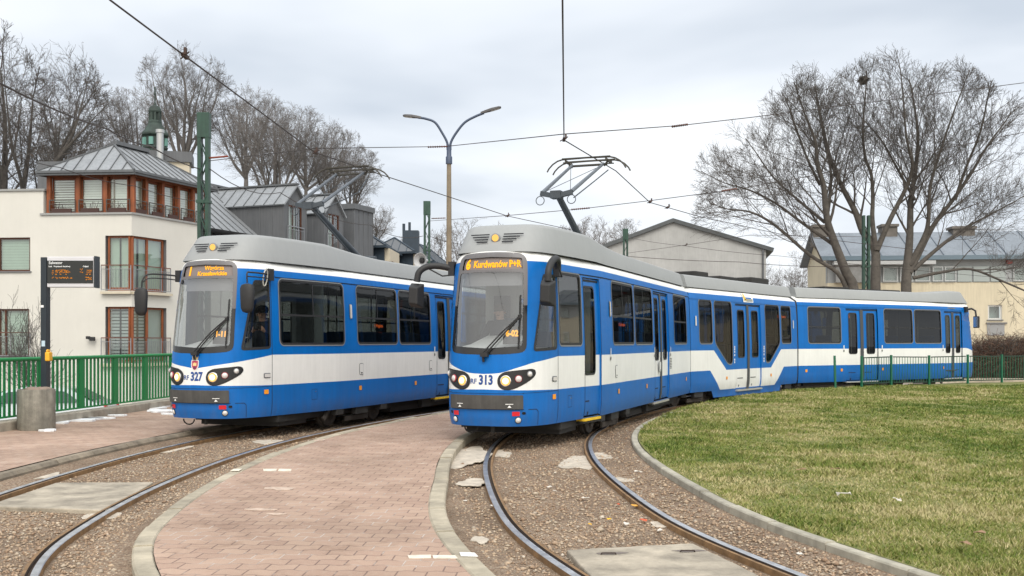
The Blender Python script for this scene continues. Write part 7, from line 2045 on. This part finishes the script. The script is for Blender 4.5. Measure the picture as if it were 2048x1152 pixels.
a = gnd(1663, 777, .17); mb = MB(); mb.bar((0,0,-.1), (-.03,.0,1.0), .06, .06); o = mb.build('fence_post', m_f2, None, False, (10.02, 31.72, .17)); tag(o, 'single leaning green post without a panel, left end of the lawn fence', 'post')

# ================================================================== THE DRIVERS
def person(loc, rz, label, holding=True, capped=True):
    """seated figure grown as one skinned body; loc is the seat point under the pelvis"""
    sk = {'pelvis':((0,0,.10),.15),'belly':((0,-.01,.27),.145),'chest':((0,-.02,.45),.165),'neckb':((0,-.03,.575),.075),'neck':((0,-.04,.63),.058),'head':((0,-.055,.72),.088),'crown':((0,-.05,.79),.082)}
    E = [('pelvis','belly'),('belly','chest'),('chest','neckb'),('neckb','neck'),('neck','head'),('head','crown')]
    for sg, n in ((-1,'l'),(1,'r')):
        hand = (sg*.075,-.36,.47) if holding else (sg*.20,-.42,.22)
        elb = (sg*.29,-.13,.24)
        sk.update({'sh'+n:((sg*.19,-.01,.525),.075),'el'+n:(elb,.052),'wr'+n:((hand[0]+sg*.02,hand[1]+.05,hand[2]-.05),.033),'pa'+n:(hand,.036),'hip'+n:((sg*.11,-.06,.06),.095),'kn'+n:((sg*.14,-.46,.07),.068),'an'+n:((sg*.14,-.5,-.34),.046),'to'+n:((sg*.15,-.66,-.38),.042)})
        E += [('chest','sh'+n),('sh'+n,'el'+n),('el'+n,'wr'+n),('wr'+n,'pa'+n),('pelvis','hip'+n),('hip'+n,'kn'+n),('kn'+n,'an'+n),('an'+n,'to'+n)]
        for j in range(4):
            b1 = (hand[0]-sg*.012, hand[1]-.025, hand[2]+.035-j*.022); b2 = (hand[0]-sg*.045, hand[1]-.05, hand[2]+.04-j*.021); b3 = (hand[0]-sg*.07, hand[1]-.045+.004*j, hand[2]+.035-j*.019)
            for k, (b, r) in enumerate(((b1,.011),(b2,.010),(b3,.008))): sk['f%s%d%d' % (n,j,k)] = (b, r)
            E += [('pa'+n,'f%s%d0' % (n,j)),('f%s%d0' % (n,j),'f%s%d1' % (n,j)),('f%s%d1' % (n,j),'f%s%d2' % (n,j))]
        sk['t0'+n] = ((hand[0]-sg*.02, hand[1]+.02, hand[2]+.04), .012); sk['t1'+n] = ((hand[0]-sg*.05, hand[1]+.0, hand[2]+.06), .009); E += [('pa'+n,'t0'+n),('t0'+n,'t1'+n)]
    names = list(sk); me = bpy.data.meshes.new('person'); me.from_pydata([sk[k][0] for k in names], [(names.index(a), names.index(b)) for a, b in E], []); me.update()
    o = bpy.data.objects.new('person', me); COL.objects.link(o)
    md = o.modifiers.new('s', 'SKIN'); sd = o.data.skin_vertices[0].data
    for i, k in enumerate(names): sd[i].radius = (sk[k][1], sk[k][1]); sd[i].use_root = (k == 'pelvis')
    s2 = o.modifiers.new('v', 'SUBSURF'); s2.levels = 2; s2.render_levels = 2
    dg = bpy.context.evaluated_depsgraph_get(); dg.update(); nm = bpy.data.meshes.new_from_object(o.evaluated_get(dg)); bpy.data.objects.remove(o)
    nm.materials.clear()
    for m in (M('jacket_dark', (.018,.022,.034), .85), M('skin_tone', (.42,.25,.18), .6), M('trousers_dark', (.02,.02,.024), .9)): nm.materials.append(m)
    for p in nm.polygons:
        c = p.center; hand_y = -.33 if holding else -.38
        p.material_index = 1 if (c.z > .60 or (c.y < hand_y and c.z > .18)) else (2 if c.z < .12 else 0); p.use_smooth = True
    b = bpy.data.objects.new('person', nm); COL.objects.link(b); b.location = loc; b.rotation_euler = (0,0,rz); tag(b, label, 'person')
    mb = MB(); mb.lathe([(.008,-.02),(.016,-.008),(.012,.012),(.004,.03)], (0,-.148,.70), 8)
    for sg in (-1,1): mb.lathe([(.001,-.012),(.02,-.004),(.022,.01),(.008,.02)], (sg*.088,-.045,.705), 8)
    mb.build('nose_and_ears', M('skin_tone', (.42,.25,.18)), b, True)
    mb = MB()
    for sg in (-1,1): mb.lathe([(.001,-.008),(.010,0),(.001,.008)], (sg*.032,-.132,.725), 8)
    mb.bar((-.026,-.136,.665), (.026,-.136,.665), .008, .009); mb.build('eyes_and_mouth', M('feature_dark', (.05,.025,.02), .5), b)
    mb = MB()
    if capped: mb.lathe([(.096,.745),(.106,.78),(.104,.83),(.075,.87),(.01,.88)], (0,-.045,0), 20); mb.lathe([(.07,.75),(.12,.745),(.12,.755),(.07,.765)], (0,-.10,0), 16); mb.build('cap', M('cap_black', (.012,.012,.014), .9), b, True, angle=50)
    else: mb.lathe([(.094,.735),(.101,.78),(.09,.83),(.05,.855),(.01,.86)], (0,-.035,0), 18); mb.build('hair', M('hair_brown', (.06,.04,.025), .9), b, True, angle=60)
    return b
def tram_pt(O, th_, r, t, z): return (O.x+r*math.cos(th_)+t*math.sin(th_), O.y-r*math.sin(th_)+t*math.cos(th_), z)
pL = tram_pt(OL, THL, .45, .36, 1.36)
person(pL, -THL+.35, 'person in dark jacket and black cap in the cab of tram 327, holding a camera')
R_ = Matrix.Rotation(-THL+.35, 3, 'Z'); q = Vector(pL)+R_@Vector((0,-.40,.49)); mb = MB(); mb.box((0,0,0), (.13,.05,.085)); mb.box((0,.0,.05), (.05,.045,.03)); mb.lathe([(.034,0),(.036,.06),(.03,.065)], (0,-.02,0), 14, 0, Matrix.Rotation(PI/2,3,'X')); o = mb.build('camera', M('camera_black', (.01,.01,.011), .5), None, False, tuple(q), -THL+.35); tag(o, 'small black camera held by the person in the cab of tram 327', 'camera')
person(tram_pt(OR, TH, -.22, .36, 1.36), -TH, 'person in a dark jacket seated at the windscreen of tram 313, bare headed', holding=False, capped=False)
